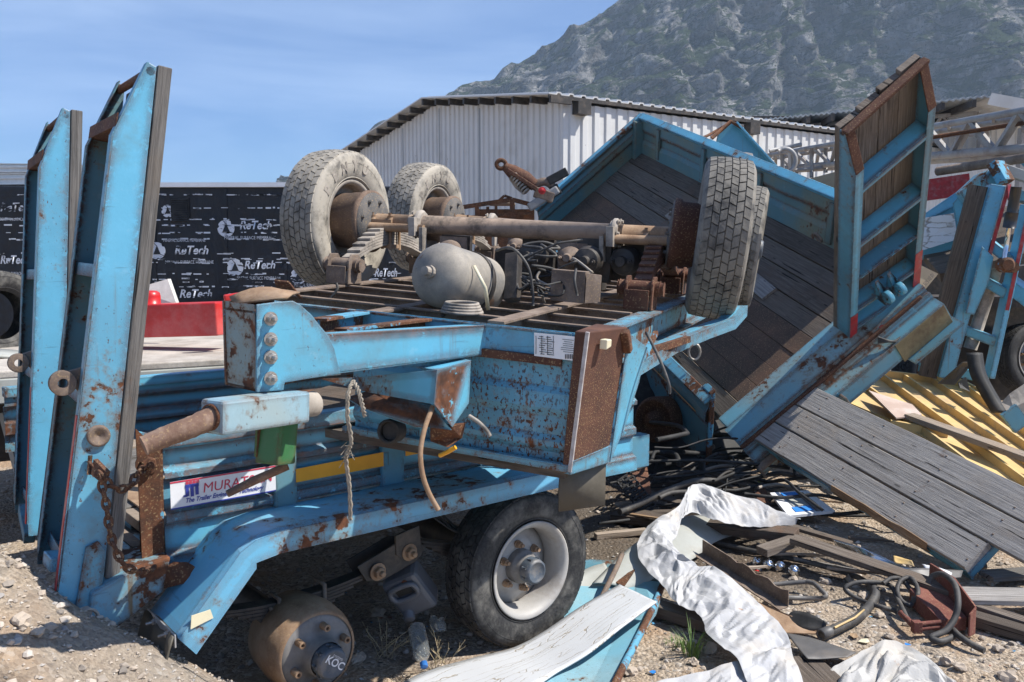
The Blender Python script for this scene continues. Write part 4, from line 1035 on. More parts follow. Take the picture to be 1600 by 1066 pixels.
# rusty chain between ramp and post
def chain(mb, pts, n, r=.006, ll=.044, wd=.026):
    pts = crv(pts, 14); d = [0]
    for a, b in zip(pts, pts[1:]): d.append(d[-1] + (b - a).length)
    L = d[-1]; n = int(L/(ll*.72)); j = 0
    def at(x):
        for k in range(len(d) - 1):
            if x <= d[k+1]: return pts[k].lerp(pts[k+1], (x - d[k])/max(1e-6, d[k+1] - d[k])), (pts[k+1] - pts[k]).normalized()
        return pts[-1], (pts[-1] - pts[-2]).normalized()
    for i in range(n):
        c, t = at(L*(i + .5)/n); s = t.cross(V((.3, -.9, .2))).normalized(); q = t.cross(s)
        x = s if i % 2 else q
        x = (x + (q if i % 2 else s)*.35).normalized()
        loop = [c + t*(ll/2*cos(a)) + x*(wd/2*sin(a)) for a in [2*pi*k/12 for k in range(12)]]
        mb.tube(loop, r, 6, closed=True)
c0 = P(140, 724, 3.08); c1 = A(s_p - .02, WO + .05, 1.16); c2 = A(s_p - .03, WO + .10, .775)
mb = MB(); chain(mb, [c0, P(160, 743, 3.04), P(172, 758, 3.05), P(190, 764, 3.08), P(205, 758, 3.12), P(215, 740, 3.16), c1], 0)
chain(mb, [P(155, 740, 3.04), P(166, 790, 3.02), P(174, 840, 3.0), P(192, 880, 3.0), P(215, 893, 3.04), c2], 0)
mb.tube([P(141, 712, 3.08), P(139, 742, 3.06)], .008, 8)
mb.poly([P(146, 718, 3.06), P(166, 738, 3.03), P(160, 756, 3.03), P(142, 742, 3.05)], V((.01, .012, 0)))
solo(mb, 'rusty_chain', M['chain'], 'rusty steel chain looped between the nearer ramp and the rusty rear post', 'chain')
# ---------------------------------------------------------------- OVERTURNED TRAILER lying wheels-up on top
BO = P(362, 463, 3.95); BFR = P(920, 523, 3.3)
bx = (BFR - BO); BW = bx.length; bx.normalize()
bl = V((.37, .93, .035)); bl = (bl - bx*bl.dot(bx)).normalized(); bn = bx.cross(bl).normalized()
def B(x, y, z): return BO + bx*x + bl*y + bn*z
ot = thing('overturned_trailer', 'light blue trailer lying upside down with axles and wheels in the air', 'trailer', B(.9, 1.2, -.55))
TOPB = 4.2
RG, RB_ = M['rust_grey'], M['blue_rusty']
def ibeam(x, y0, y1, h, w, mat, name, z=0., fl=.012):
    mb = MB(); mb.beam(B(x, y0, z - fl/2), B(x, y1, z - fl/2), w, fl, bn); mb.beam(B(x, y0, z - h + fl/2), B(x, y1, z - h + fl/2), w, fl, bn); mb.beam(B(x, y0, z - h/2), B(x, y1, z - h/2), .01, h - 2*fl + .002, bn)
    return part(mb, name, mat, ot, bevel=.002)
ibeam(0, .05, TOPB, .16, .07, RG, 'chassis_rail'); ibeam(BW + .0, .2, TOPB, .16, .09, RB_, 'chassis_rail')
ibeam(.69, .02, TOPB, .2, .07, RG, 'main_beam', -.012); ibeam(1.31, .02, TOPB, .2, .075, RG, 'main_beam', .012)
y = .0
for k in range(12):
    y = .02 + .30*k
    mb = MB(); zz = -.004 - .003*(k % 3)
    mb.beam(B(.03, y, zz - .005), B(BW - .07, y + rnd(-.02, .02), zz - .005), .035, .010, bn); mb.beam(B(.03, y + .014, zz - .06), B(BW - .07, y + .014, zz - .06), .008, .11, bn)
    part(mb, 'cross_member', M['rust_grey' if k else 'blue_rusty'], ot, bevel=.002)
mb = MB(); mb.poly([B(.02, .0, -.545), B(BW - .06, 0, -.545), B(BW - .08, .2, -.545), B(1.0, .9, -.545), B(1.0, TOPB, -.545), B(.02, TOPB, -.545)], -bn*.04); part(mb, 'deck', M['dark_wood'], ot)
# pressed headboard
mb = MB(); R = []
pz = [(0, 0), (-.004, -.10), (.010, -.125), (.010, -.225), (-.006, -.25), (-.008, -.31), (.010, -.345), (.012, -.42), (-.004, -.445), (-.004, -.465), (.012, -.49), (.012, -.53)]
for k in range(14):
    x = .66 + (BW - .06 - .66)*k/13
    R.append([B(x, y + .01 + .008*noise.noise(V((x*6, z*9, 0))), z) for y, z in pz])
mb.rows(R, False); part(mb, 'headboard', M['blue_speck'], ot, solid=.006)
mb = MB(); mb.beam(B(.62, -.005, -.53), B(BW - .04, -.012, -.535), .03, .03, bn); part(mb, 'headboard_edge', M['blue_rusty'], ot, bevel=.004)
mb = MB(); mb.beam(B(1.02, -.012, -.10), B(1.02, -.012, -.50), .05, .02, bx); part(mb, 'headboard_post', M['blue'], ot, bevel=.004)
mb = MB(); mb.beam(B(1.18, -.006, -.118), B(BW - .1, -.006, -.118), .02, .035, bn); part(mb, 'headboard_rail', M['rust_brown'], ot, bevel=.004)
HO = B(1, -.016, 0)
def HS(u, v, l=0.): return PP(u, v, HO, bl) - bl*l
mb = MB(); mb.poly([HS(835, 556), HS(835, 520), HS(907, 527), HS(906, 565)], -bl*.002); st = part(mb, 'data_sticker', M['white'], ot)
mb = MB(); sxd = (HS(907, 527) - HS(835, 520)).normalized(); syd = (HS(835, 520) - HS(835, 556)).normalized()
for k in range(9):
    for j in range(2): mb.box(HS(848 + 11*j + rnd(-2, 2), 526 + 3.4*k + j, .004), sxd*rnd(.008, .016), bl*.0004, syd*.0011)
for k in range(7): mb.box(HS(888, 531 + 3.2*k, .004), sxd*rnd(.015, .034), bl*.0004, syd*.0008)
for k in range(4): mb.box(HS(838 + 9*k, 539, .004), sxd*.0009, bl*.0004, syd*.036)
for k in range(6): mb.box(HS(884 + 2.6*k, 557, .004), sxd*.0016, bl*.0004, syd*.009)
part(mb, 'fine_print', M['ink'], st)
# rusty corner column
cz0, cz1 = -.555, .012
mb = MB(); mb.hexa([B(BW - .068, -.022, cz0), B(BW - .035, -.022, cz0), B(BW + .050, .22, cz0), B(BW - .068, .22, cz0), B(BW - .05, -.022, cz1), B(BW, -.022, cz1), B(BW + .088, .25, cz1), B(BW - .05, .25, cz1)])
part(mb, 'corner_column', M['rust_speck'], ot, bevel=.006)
mb = MB(); mb.beam(B(BW - .034, -.020, cz0 + .01), B(BW + .001, -.020, cz1), .014, .014, bx); part(mb, 'worn_edge', plain('bare_scraped_metal', (.46, .43, .42), .5, .3, 30, dirt=(.25, .15, .10)), ot)
mb = MB(); mb.hexa([B(BW - .06, -.018, cz0 - .003), B(BW - .030, -.025, cz0 - .003), B(BW + .056, .22, cz0 - .003), B(BW - .05, .2, cz0 - .003), B(BW - .06, -.018, cz0 + .03), B(BW - .026, -.026, cz0 + .055), B(BW + .062, .22, cz0 + .075), B(BW - .05, .2, cz0 + .05)]); part(mb, 'column_foot', M['blue'], ot, bevel=.004)
mb = MB(); mb.poly([B(BW + .09, .24, -.01), B(BW + .115, .48, -.10), B(BW + .10, .42, -.26), B(BW + .08, .33, -.42), B(BW + .055, .22, cz0 + .0)], bx*.006); part(mb, 'side_plate', M['blue'], ot, bevel=.002)
mb = MB(); mb.poly([B(BW + .030, .05, -.02), B(BW + .041, .08, -.02), B(BW + .041, .08, -.05), B(BW + .030, .05, -.06)], bx*.03); part(mb, 'broken_lamp', M['cream'], ot, bevel=.004)
mb = MB(); mb.beam(B(BW + .085, .21, .0), B(BW + .095, .25, -.09), .04, .035, bx); part(mb, 'torn_lug', M['rust'], ot, bevel=.008)
mb = MB(); mb.rows([[B(BW - .10, .06, -.53), B(BW + .04, .22, -.53)], [B(BW - .10, .055, -.66), B(BW + .045, .22, -.66)], [B(BW - .095, .06, -.745), B(BW + .05, .22, -.74)]]); part(mb, 'hanging_mudflap', M['flap'], ot, solid=.01)
# side mudguard strip beneath the right wheels
mb = MB(); R = []
for (u, v, Y) in ((1000, 568, 3.75), (1060, 533, 4.05), (1110, 512, 4.25), (1150, 498, 4.45), (1168, 478, 4.55)):
    p = P(u, v, Y); R.append([p - bx*.09 - bn*.01, p - bn*.0, p - bn*.055])
mb.rows(R, False); part(mb, 'mudguard', M['blue'], ot, solid=.006)
mb = MB(); mb.beam(B(BW - .02, .35, -.17), P(1075, 530, 4.1), .03, .03); mb.beam(P(1005, 560, 3.7), P(1025, 520, 3.9), .02, .02); part(mb, 'mudguard_stay', M['rust_blue'], ot)

# A-frame drawbar and hitch tower
HX0 = 2.86
def D(u, v, Y): return P(u, v, Y)
# right arm (lit face)
e0, e1 = P(468, 558, 2.96), P(772, 531, 3.50); fdir = (e1 - e0).normalized(); fn = V((fdir.y, -fdir.x, 0)).normalized()
if fn.y > 0: fn = -fn
mb = MB(); mb.poly([PP(u, v, e0, fn) for u, v in ((503, 524), (770, 508), (770, 553), (500, 588))], -fn*.008); mb.poly([PP(u, v, e0, fn) + V((0, 0, .001)) for u, v in ((515, 523), (770, 508))] + [PP(770, 508, e0, fn) - fn*.09 + V((0, 0, .001)), PP(515, 523, e0, fn) - fn*.09 + V((0, 0, .001))], -UP*.009)
mb.poly([PP(u, v, e0, fn) for u, v in ((530, 583), (770, 553))] + [PP(770, 553, e0, fn) - fn*.09, PP(530, 583, e0, fn) - fn*.09], UP*.008)
part(mb, 'drawbar_arm', M['blue'], ot, bevel=.002)
mb = MB(); mb.poly([PP(u, v, e0, fn) + fn*.006 for u, v in ((400, 476), (430, 472), (457, 470), (468, 476), (486, 492), (500, 510), (512, 524), (522, 545), (531, 584), (444, 598), (442, 610), (400, 613))], -fn*.012); part(mb, 'gusset_plate', M['blue'], ot, bevel=.003)
a0 = P(490, 500, 3.05); mb = MB()
mb.beam(P(496, 500, 3.2), B(.69, .02, -.012), .075, .012); mb.beam(P(496, 500, 3.2) - UP*.06, B(.69, .02, -.07), .01, .11); mb.beam(P(532, 516, 3.2), B(1.0, .02, -.012), .07, .012); mb.beam(P(532, 516, 3.2) - UP*.06, B(1.0, .02, -.07), .01, .11); part(mb, 'drawbar_brace', M['rust_blue'], ot, bevel=.002)
# tower box
f0 = PP(400, 545, e0, fn); ln = V((-fn.y*-1, fn.x*-1, 0)).normalized()
tl_ = P(350, 473, 3.02)
zt_, zb_ = PP(400, 476, e0, fn).z, PP(400, 613, e0, fn).z
fr = PP(400, 545, e0, fn) - fn*.0; fr2 = P(351, 545, fr.y + .10)
def atz(p, z): return V((p.x, p.y, z))
bk = (fr2 - fr); back2 = PP(478, 520, e0, fn) + bk
tb = [atz(fr, zt_), atz(fr2, zt_ + .008), atz(back2, zt_ + .004), atz(PP(478, 520, e0, fn), zt_ - .002)]
bt = [atz(fr, zb_), atz(fr2, zb_ + .01), atz(back2, zb_ + .02), atz(PP(478, 520, e0, fn), zb_ + .03)]
mb = MB(); mb.poly([bt[0], bt[1], tb[1], tb[0]], -fn*.01); tw = part(mb, 'hitch_tower', M['tower'], ot, bevel=.006)
mb = MB(); mb.poly([bt[1], bt[2], tb[2], tb[1]], fn*.01); mb.poly(bt, UP*.01); mb.poly([p - UP*.03 for p in tb], UP*.008); part(mb, 'tower_back', M['rust_blue'], tw)
for v in (498, 530, 558, 591):
    mb = MB(); mb.bolt(PP(421, v, e0, fn) + fn*.008, fn, .016, .02); part(mb, 'tower_bolt', M['zinc'], tw)
mb = MB(); q = P(425, 458, 3.1); R = []
for k in range(7):
    t = k/6; R.append([q + V((-.11 + .21*t, .0, .012*sin(t*3.1))), q + V((-.12 + .22*t, -.10, -.012 + .035*sin(t*2.8))), q + V((-.08 + .18*t, -.17, -.03 + .02*t))])
mb.rows(R, True)
solo(mb, 'bent_rusty_plate', M['rust_light'], 'bent rusty plate lying on top of the blue hitch tower', 'metal plate', solid=.008)
mb = MB(); q = P(442, 447, 3.12); mb.rows([[q + V((-.03, 0, .02)), q + V((-.035, .05, -.01))], [q + V((.02, 0, .015)), q + V((.02, .05, -.02))], [q + V((.055, 0, -.03)), q + V((.055, .05, -.05))]], True)
solo(mb, 'rusty_scrap', M['rust'], 'small dark curled scrap on the bent rusty plate', 'scrap metal', solid=.008)
# tongue box and pin
t0, t1 = P(330, 652, 2.66), P(468, 634, 2.98)
mb = MB(); td = (t1 - t0).normalized(); ts = td.cross(UP).normalized(); mb.beam(t0, t1, .105, .108); tg = part(mb, 'tongue', M['tongue'], ot, bevel=.010)
mb = MB(); mb.lathe(t1 - td*.02, td, [(0, .045), (.09, .045), (.10, .03)], 20); part(mb, 'tongue_stub', M['dusty'], tg)
mb = MB(); pts = crv([t0 + td*.02 + UP*.004, P(300, 667, 2.62), P(262, 681, 2.58), P(224, 697, 2.54)], 6); rr = [.036 + .0035*noise.noise(V((k*.9, 0, 0))) - .006*(k/(len(pts))) for k in range(len(pts))]
mb.tube(pts, rr, 16); part(mb, 'tow_pin', M['pin'], tg)
mb = MB(); mb.lathe(t0 - td*.002, -td, [(-.01, .042), (.006, .042), (.006, .036)], 20, True, False); part(mb, 'pin_socket', M['rust'], tg)
# landing leg housing under the drawbar
def Q3(u, v, Y): return P(u, v, Y)
b1, b2, b3, b4 = P(683, 578, 3.16), P(736, 563, 3.34), P(733, 630, 3.34), P(707, 668, 3.22)
b5 = P(678, 632, 3.16); a1, a2 = P(650, 571, 3.45), P(640, 615, 3.45)
mb = MB(); mb.poly([b1, b2, b3, b4, b5], V((-.004, .006, 0))); lg = part(mb, 'leg_housing', M['blue'], ot, bevel=.002)
mb = MB(); mb.poly([P(560, 590, 3.5), b1, b5, P(655, 628, 3.24), P(575, 613, 3.45), P(500, 592, 3.55)], V((.002, .008, 0))); mb.poly([b1, b2, P(720, 560, 3.5), P(650, 573, 3.4)], -UP*.006); part(mb, 'leg_housing_side', M['blue_rusty'], lg)
mb = MB(); mb.rows([[P(540, 622, 3.5), P(575, 612, 3.55), P(660, 610, 3.5)], [P(572, 640, 3.42), P(620, 632, 3.4), P(676, 636, 3.25)], [P(650, 668, 3.3), P(672, 668, 3.25), P(705, 672, 3.22)]], True); part(mb, 'torn_plate', M['blue_rusty'], lg, solid=.006)
mb = MB(); mb.poly([P(672, 665, 3.26), P(706, 668, 3.22), P(728, 660, 3.3), P(722, 685, 3.3), P(700, 700, 3.26), P(672, 690, 3.3)], V((0, .02, 0))); part(mb, 'rusty_lug', M['rust'], lg, bevel=.004)
mb = MB(); mb.tube(crv([P(733, 650, 3.3), P(748, 660, 3.28), P(760, 672, 3.26), P(766, 682, 3.25)], 5), .008, 8); part(mb, 'loose_rod', M['dusty'], lg)
mb = MB(); mb.lathe(P(618, 672, 3.5), V((-.3, -1, .1)), [(0, .05), (.07, .05), (.075, .04), (.05, .035)], 20); part(mb, 'lamp_socket', M['black'], lg)
mb = MB(); mb.beam(P(436, 652, 3.02), P(430, 724, 3.0), .10, .10, bl); mb.beam(P(411, 652, 3.0), P(408, 712, 3.0), .012, .07, bl); part(mb, 'green_bracket', M['green'], ot, bevel=.006)

# axles, springs, wheels
axz = .37
def make_axle(y, WLp, WRp, k):
    ax = (WRp - WLp).normalized(); c = (WLp + WRp)/2
    L = (WRp - WLp).length
    mb = MB(); mb.tube([WLp + ax*.5, WRp - ax*.52], .054, 24); t = part(mb, 'axle_tube', M['axle'], ot)
    mb = MB(); mb.tube([WLp + ax*.12, WLp + ax*.55], .052, 20); part(mb, 'axle_stub', M['rust_light'], t); mb = MB(); mb.tube([WRp - ax*.12, WRp - ax*.55], .052, 20); part(mb, 'axle_stub', M['rust_light'], t)
    fwd = V((-ax.y, ax.x, 0)).normalized(); fwd = fwd if fwd.y < 0 else -fwd
    for e, s in ((WLp, 1), (WRp, -1)):
        mb = MB(); q = e + ax*s*.15 + fwd*.075 - UP*.03; q2 = e + ax*s*.62 + fwd*.075 - UP*.03
        mb.tube([q, q2], .026, 14); part(mb, 'brake_camshaft', M['rust_light'], t)
        mb = MB(); mb.lathe(e + ax*s*.545, ax*s, [(0, .07), (.012, .085), (.03, .085), (.045, .07)], 20); mb.box(e + ax*s*.57 + fwd*.08 - UP*.02, ax*.02, fwd*.06, UP*.055); mb.box(e + ax*s*.62 + fwd*.09 - UP*.09, ax*.012, fwd*.03, UP*.07)
        for j in range(6): mb.bolt(e + ax*s*.545 + (fwd*cos(j) + UP*sin(j))*.075, -ax*s, .010, .012, False)
        part(mb, 'cam_bracket', M['dusty'], t, bevel=.003)
        mb = MB(); q = e + ax*s*.8 + fwd*.10 - UP*.15
        mb.lathe(q, fwd, [(-.05, .045), (-.04, .062), (.0, .066), (.05, .06), (.06, .03), (.085, .02)], 20); mb.box(q - UP*.0 - fwd*.05, ax*.085, fwd*.006, UP*.085); mb.bolt(q + fwd*.06 + ax*.04, fwd, .012); mb.bolt(q + fwd*.06 - ax*.04, fwd, .012)
        part(mb, 'brake_chamber', M['rust_grey'], t)
        # spring, seat and hangers
        so = e + ax*s*(.345 if s > 0 else .31); zc = so.z
        h0 = so + fwd*.52; h1 = so - fwd*.52
        lo = B((h0 - BO).dot(bx), (h0 - BO).dot(bl), 0); lo2 = B((h1 - BO).dot(bx), (h1 - BO).dot(bl), 0)
        s0 = lo + bn*.10; s1 = lo2 + bn*.10
        mb = MB(); n = 8
        for q in range(n):
            f = 1 - .115*q; prev = None
            for j in range(9):
                tt = (j/8 - .5)*f; r = s0.lerp(s1, .5 + tt) + UP*(.11*(1 - (2*tt)**2)) + UP*.0155*q
                if prev is not None: mb.beam(prev, r, .085, .0135)
                prev = r
        part(mb, 'leaf_spring', M['rust_brown'] if s < 0 else M['dusty'], ot, bevel=.002)
        mb = MB(); m = s0.lerp(s1, .5) + UP*.245; mb.box(m, ax*.075, fwd*.08, UP*.010); mb.box(m - UP*.15, ax*.06, fwd*.07, UP*.012)
        for a_ in (-1, 1):
            for b_ in (-1, 1): mb.tube([m + ax*a_*.058 + fwd*b_*.06 + UP*.05, m + ax*a_*.058 + fwd*b_*.06 - UP*.17], .010, 8); mb.lathe(m + ax*a_*.058 + fwd*b_*.06 + UP*.01, UP, [(0, .018), (.02, .018)], 6)
        part(mb, 'spring_clamp', M['rust_grey'] if s < 0 else M['rust_light'], ot, bevel=.002)
        for hp in ((lo, lo2) if k == 0 else (lo2,)):
            mb = MB()
            for a_ in (-1, 1): mb.poly([hp + ax*a_*.065 + fwd*.075, hp + ax*a_*.065 - fwd*.075, hp + ax*a_*.065 - fwd*.07 + bn*.13, hp + ax*a_*.065 - fwd*.04 + bn*.165, hp + ax*a_*.065 + fwd*.04 + bn*.165, hp + ax*a_*.065 + fwd*.07 + bn*.13], ax*.012)
            mb.poly([hp + ax*-.06 + fwd*.07, hp + ax*.06 + fwd*.07, hp + ax*.06 + fwd*.07 + bn*.10, hp - ax*.06 + fwd*.07 + bn*.10], fwd*.010)
            mb.tube([hp - ax*.10 + bn*.105, hp + ax*.10 + bn*.105], .038, 18); mb.lathe(hp + ax*.08 + bn*.105, ax, [(0, .035), (.04, .035)], 6); mb.lathe(hp - ax*.08 + bn*.105, -ax, [(0, .035), (.03, .035)], 6)
            part(mb, 'spring_hanger', M['rust_grey'] if s > 0 else M['rust_brown'], ot, bevel=.004)
    return ax
WL1, WR1 = P(528, 344, 5.42), P(1124, 373, 4.66)
ax1 = make_axle(1.5, WL1, WR1, 0)
WL2, WR2 = P(664, 341, 6.85), P(1158, 386, 6.05)
ax2 = make_axle(2.8, WL2, WR2, 1)
ty = dict(R=.43, Wd=.26, N=46)
place_wheel(ot, WL1, -(ax1 + V((0, -.10, .0))), ('tyre_dusty', 'dusty'), .2, detail=False, label='dusty wheel at the near left end of the overturned axle', tyre_args=ty)
place_wheel(ot, WL2, -(ax2 + V((0, -.10, .0))), ('tyre_dusty', 'dusty'), .9, detail=False, label='dusty wheel further back at the left', tyre_args=ty)
place_wheel(ot, WR1, ax1 + V((0, .16, -.06)), ('tyre_grey', RIMW), .5, label='big dusty grey wheel with its tread facing the viewer', drum_mat='rust_brown', tyre_args=ty)
place_wheel(ot, WR2, ax2 + V((0, .05, -.04)), ('tyre_grey', RIMW), .1, label='wheel almost hidden behind the nearer right wheel', drum_mat='rust_brown', tyre_args=ty)
# sidewall lettering on the left tyres
for (w_, c_, ax_) in ((WL1, 0, ax1), (WL2, 0, ax2)):
    a_ = (ax_ + V((0, -.10, 0))).normalized(); up_ = (UP - a_*UP.dot(a_)).normalized(); y_ = up_.cross(a_)
    for k, ch in enumerate('PENYU'):
        th = radians(150 - 19*k); rad = y_*cos(th) + up_*sin(th); tan = y_*sin(th) - up_*cos(th)
        tan = -tan if tan.cross(rad).dot(a_) < 0 else tan
        text(ch, w_ + a_*.1285 + rad*.305, tan, rad, .085, M['dusty'], 'lettering', ot, align='CENTER', bold=.003)
# air tank
t0, t1 = P(682, 428, 3.95), P(757, 449, 4.34); ta = (t1 - t0).normalized(); L = (t1 - t0).length
mb = MB(); r = .148; mb.lathe(t0, ta, [(-.05, 0.002), (-.046, .05), (-.03, .10), (.0, .135), (.03, r), (.04, r), (.042, r*1.01), (.05, r), (L - .05, r), (L - .02, .135), (L + .02, .08), (L + .03, .002)], 44, True, False); tank = part(mb, 'air_tank', M['tank'], ot)
mb = MB(); mb.lathe(t0 - ta*.05, -ta, [(0, .03), (.02, .03), (.02, .022), (.05, .02), (.052, 0)], 12, False); part(mb, 'drain_plug', M['dusty'], tank)
mb = MB(); mb.lathe(t0 + ta*.26, ta, [(0, r + .001), (0, r + .006), (.03, r + .006), (.03, r + .001)], 44, True, False); part(mb, 'tank_strap', M['dark_steel'], tank)
mb = MB(); mb.rows([[P(738, 415, 3.95), P(743, 415, 3.95)], [P(755, 450, 3.92), P(761, 449, 3.92)], [P(760, 485, 3.97), P(766, 484, 3.97)]]); part(mb, 'strap_end', M['cream'], tank, solid=.004)
# valve boxes, brackets and a tangle of air lines between the beams
random.seed(11)
mb = MB(); q = P(890, 447, 4.15); mb.box(q, bx*.085, bl*.03, bn*.075); mb.poly([q + bx*.09 + bn*.07 - bl*.03, q + bx*.14 + bn*.06 + bl*.05, q + bx*.14 - bn*.07 + bl*.05, q + bx*.09 - bn*.075 - bl*.03], bl*.006); part(mb, 'valve_box', M['rust_grey'], ot, bevel=.006)
mb = MB(); mb.beam(P(800, 470, 4.2), P(803, 398, 4.3), .07, .06, bl); part(mb, 'pipe_bracket', M['dark_steel'], ot, bevel=.004)
for (u, v, Y) in ((918, 408, 4.75), (975, 408, 4.8), (700, 398, 5.4), (830, 400, 5.0)):
    mb = MB(); q = P(u, v, Y); mb.lathe(q + bl*.1, -bl, [(0, .075), (.06, .08), (.08, .085), (.09, .08), (.14, .07), (.15, .03), (.19, .025)], 22); mb.box(q + bn*.0 + bl*.12, bx*.10, bl*.02, bn*.12)
    mb.bolt(q - bl*.05 + bx*.05, -bl, .013); mb.bolt(q - bl*.05 - bx*.05, -bl, .013); part(mb, 'brake_chamber', M['dark_steel'], ot, bevel=.003)
mb = MB(); mb.box(P(860, 420, 5.2), bx*.34, bl*.05, bn*.10); part(mb, 'spring_beam', M['dark_steel'], ot)
for k in range(22):
    p = P(rnd(770, 900), rnd(405, 465), rnd(4.1, 5.1)); pts = [p]
    for j in range(5): pts.append(pts[-1] + V((rnd(-.02, .12)*random.choice((1, 1, -1)), rnd(-.12, .12), rnd(-.07, .06))))
    mb = MB(); mb.tube(crv(pts, 5), rnd(.004, .009), 6); part(mb, 'air_line', M[random.choice(['black', 'black', 'hose', 'dusty'])], ot)
for pts in (((775, 392, 4.2), (800, 388, 4.1), (824, 415, 4.05), (832, 450, 4.05), (833, 478, 4.05)), ((690, 495, 3.9), (705, 482, 3.9), (725, 485, 3.9)), ((900, 420, 4.1), (898, 440, 4.05), (902, 462, 4.05)), ((1010, 520, 3.75), (1030, 560, 3.6), (1045, 600, 3.55), (1046, 615, 3.55)), ((515, 468, 4.4), (527, 452, 4.4), (525, 442, 4.4))):
    mb = MB(); mb.tube(crv([P(*p) for p in pts], 6), .007, 8); part(mb, 'air_line', M['hose'], ot)
mb = MB()
for k in range(4): q = P(722, 487, 3.85) + UP*.012*k; mb.tube([q + (bx*cos(a) + bl*sin(a))*(.09 - .006*k) for a in [2*pi*j/20 for j in range(20)]], .008, 6, closed=True)
part(mb, 'coiled_hose', M['dusty'], ot)
# rope, cable and stick hanging from the drawbar
mb = MB()
for ph in (0, 2.1, 4.2):
    c = crv([P(552, 596, 3.02), P(545, 612, 2.98), P(543, 650, 2.97), P(549, 690, 2.97), P(541, 715, 2.97), P(546, 760, 2.97), P(548, 812, 2.97)], 10)
    mb.tube([p + V((cos(k*.8 + ph), 0, sin(k*.8 + ph)))*(.0045 + .003*noise.noise(V((k*.3, ph, 0)))) for k, p in enumerate(c)], .0042, 6)
    c = crv([P(552, 596, 3.02), P(560, 610, 2.98), P(566, 632, 2.97), P(570, 650, 2.97)], 8)
    mb.tube([p + V((cos(k*.8 + ph), 0, sin(k*.8 + ph)))*.005 for k, p in enumerate(c)], .004, 6)
for k in range(14):
    q = P(rnd(538, 552), rnd(690, 720), 2.96); mb.tube([q, q + V((rnd(-.03, .03), rnd(-.01, .01), rnd(-.04, .01)))], .0015, 4)
solo(mb, 'frayed_rope', M['rope'], 'frayed beige rope hanging from the drawbar in front of the yellow strip', 'rope')
mb = MB(); mb.tube(crv([P(676, 636, 3.2), P(664, 668, 3.12), P(657, 705, 3.08), P(660, 740, 3.06), P(670, 770, 3.05), P(685, 797, 3.05)], 6), .010, 8)
solo(mb, 'hanging_cable', M['rust_light'], 'curved brown cable hanging below the broken leg housing', 'cable')
mb = MB(); mb.tube(crv([P(687, 712, 3.3), P(700, 706, 3.28), P(712, 699, 3.27)], 4), .009, 8); solo(mb, 'yellow_plug', M['yellow'], 'small yellow air plug hanging beside the brown cable', 'plug')
mb = MB(); mb.tube([P(355, 772, 2.95), P(395, 752, 3.0), P(450, 728, 3.05)], [.013, .016, .015], 8); solo(mb, 'wooden_stick', M['pin'], 'brownish broken stick jutting across the white name plate', 'stick')
# ---------------------------------------------------------------- TIPPED TRAILER (tray lying on its side, open towards the left)
RB = P(1128, 655, 7.3); RT = P(1392, 432, 7.3); FT = P(987, 246, 12.2)
cw = (RT - RB); CWD = cw.length; cw.normalize()
cd = (FT - RT); cd = (cd - cw*cd.dot(cw)); CL = cd.length; cd.normalize(); cn = cw.cross(cd).normalized()
if cn.x > 0: cn = -cn
def Cc(w, d, n): return RB + cw*w + cd*d + cn*n
tt_ = thing('tipped_trailer', 'blue green flatbed trailer tipped on its side with a plank floor and wooden ramps', 'trailer', Cc(.3, 1, -.6))
for k in range(9):
    w0 = CWD*k/9; mb = MB()
    m = 'dark_wood' if k not in (1, 2, 3, 4) else 'rust_dark'
    mb.beam(Cc(w0 + CWD/18, .02, -.03 + rnd(-.006, .006)), Cc(w0 + CWD/18, CL, -.03), CWD/9 - (.012 if m == 'dark_wood' else .002), .05, cn); part(mb, 'floor_board', M[m], tt_, bevel=.004)
mb = MB(); mb.beam(Cc(.62*CWD, .9, .004), Cc(.72*CWD, 3.4, .004), .16, .03, cn); part(mb, 'loose_board', M['ramp_wood'], tt_)
# side walls lean over to the right: the whole body has been pushed out of square
SH = .75
def Cw(w, d, n): return Cc(w + SH*n, d, n)
def long_wall(w, out, n0, n1, mat, name, d0, d1, lipmat='blue'):
    pr = [(0, n0), (0, .10), (.035, .13), (.035, .21), (0, .24)] + ([(0, .33), (.03, .36), (.03, n1 - .06), (.0, n1 - .05)] if n1 > .4 else []) + [(0, n1)]
    R = []
    for k in range(18):
        d = lerp(d0, d1, k/17); R.append([Cw(w + out*o + .014*noise.noise(V((d*2, n*4, w))), d, n) for o, n in pr])
    mb = MB(); mb.rows(R, False); wl_ = part(mb, name, M[mat], tt_, solid=.006)
    mb = MB(); mb.beam(Cw(w + out*.02, d0, n1 + .01), Cw(w + out*.02, d1, n1 + .01), .10, .05, cn); part(mb, 'top_rail', M[lipmat], tt_, bevel=.008)
    for q in range(4):
        d = d0 + (d1 - d0)*(q + .5)/4; mb = MB(); mb.beam(Cw(w - .01, d, .02), Cw(w - .01, d, n1 - .03), .09, .035, cw); part(mb, 'wall_post', M[mat], tt_, bevel=.004)
    return wl_
long_wall(CWD, 1, -.08, .36, 'blue_tray', 'upper_side_wall', .25, CL, 'blue')
long_wall(-.20, -1, -.22, .29, 'blue_low', 'lower_side_wall', -.05, CL - .1, 'blue_rusty')
for d in (.9, 2.3): 
    mb = MB(); q = Cc(CWD - .04, d, .14); mb.tube([q + (cd*cos(a) + cn*sin(a))*.05 for a in [2*pi*j/14 for j in range(14)]], .012, 6, closed=True); part(mb, 'lashing_ring', M['rust_grey'], tt_)
mb = MB(); q = P(1085, 550, 7.5); mb.tube([q + V((cos(a)*.05, 0, sin(a)*.07)) for a in [2*pi*j/14 for j in range(14)]], .013, 6, closed=True); mb.beam(q + UP*.07, q + UP*.17, .03, .03); part(mb, 'lashing_ring', M['zinc'], tt_)
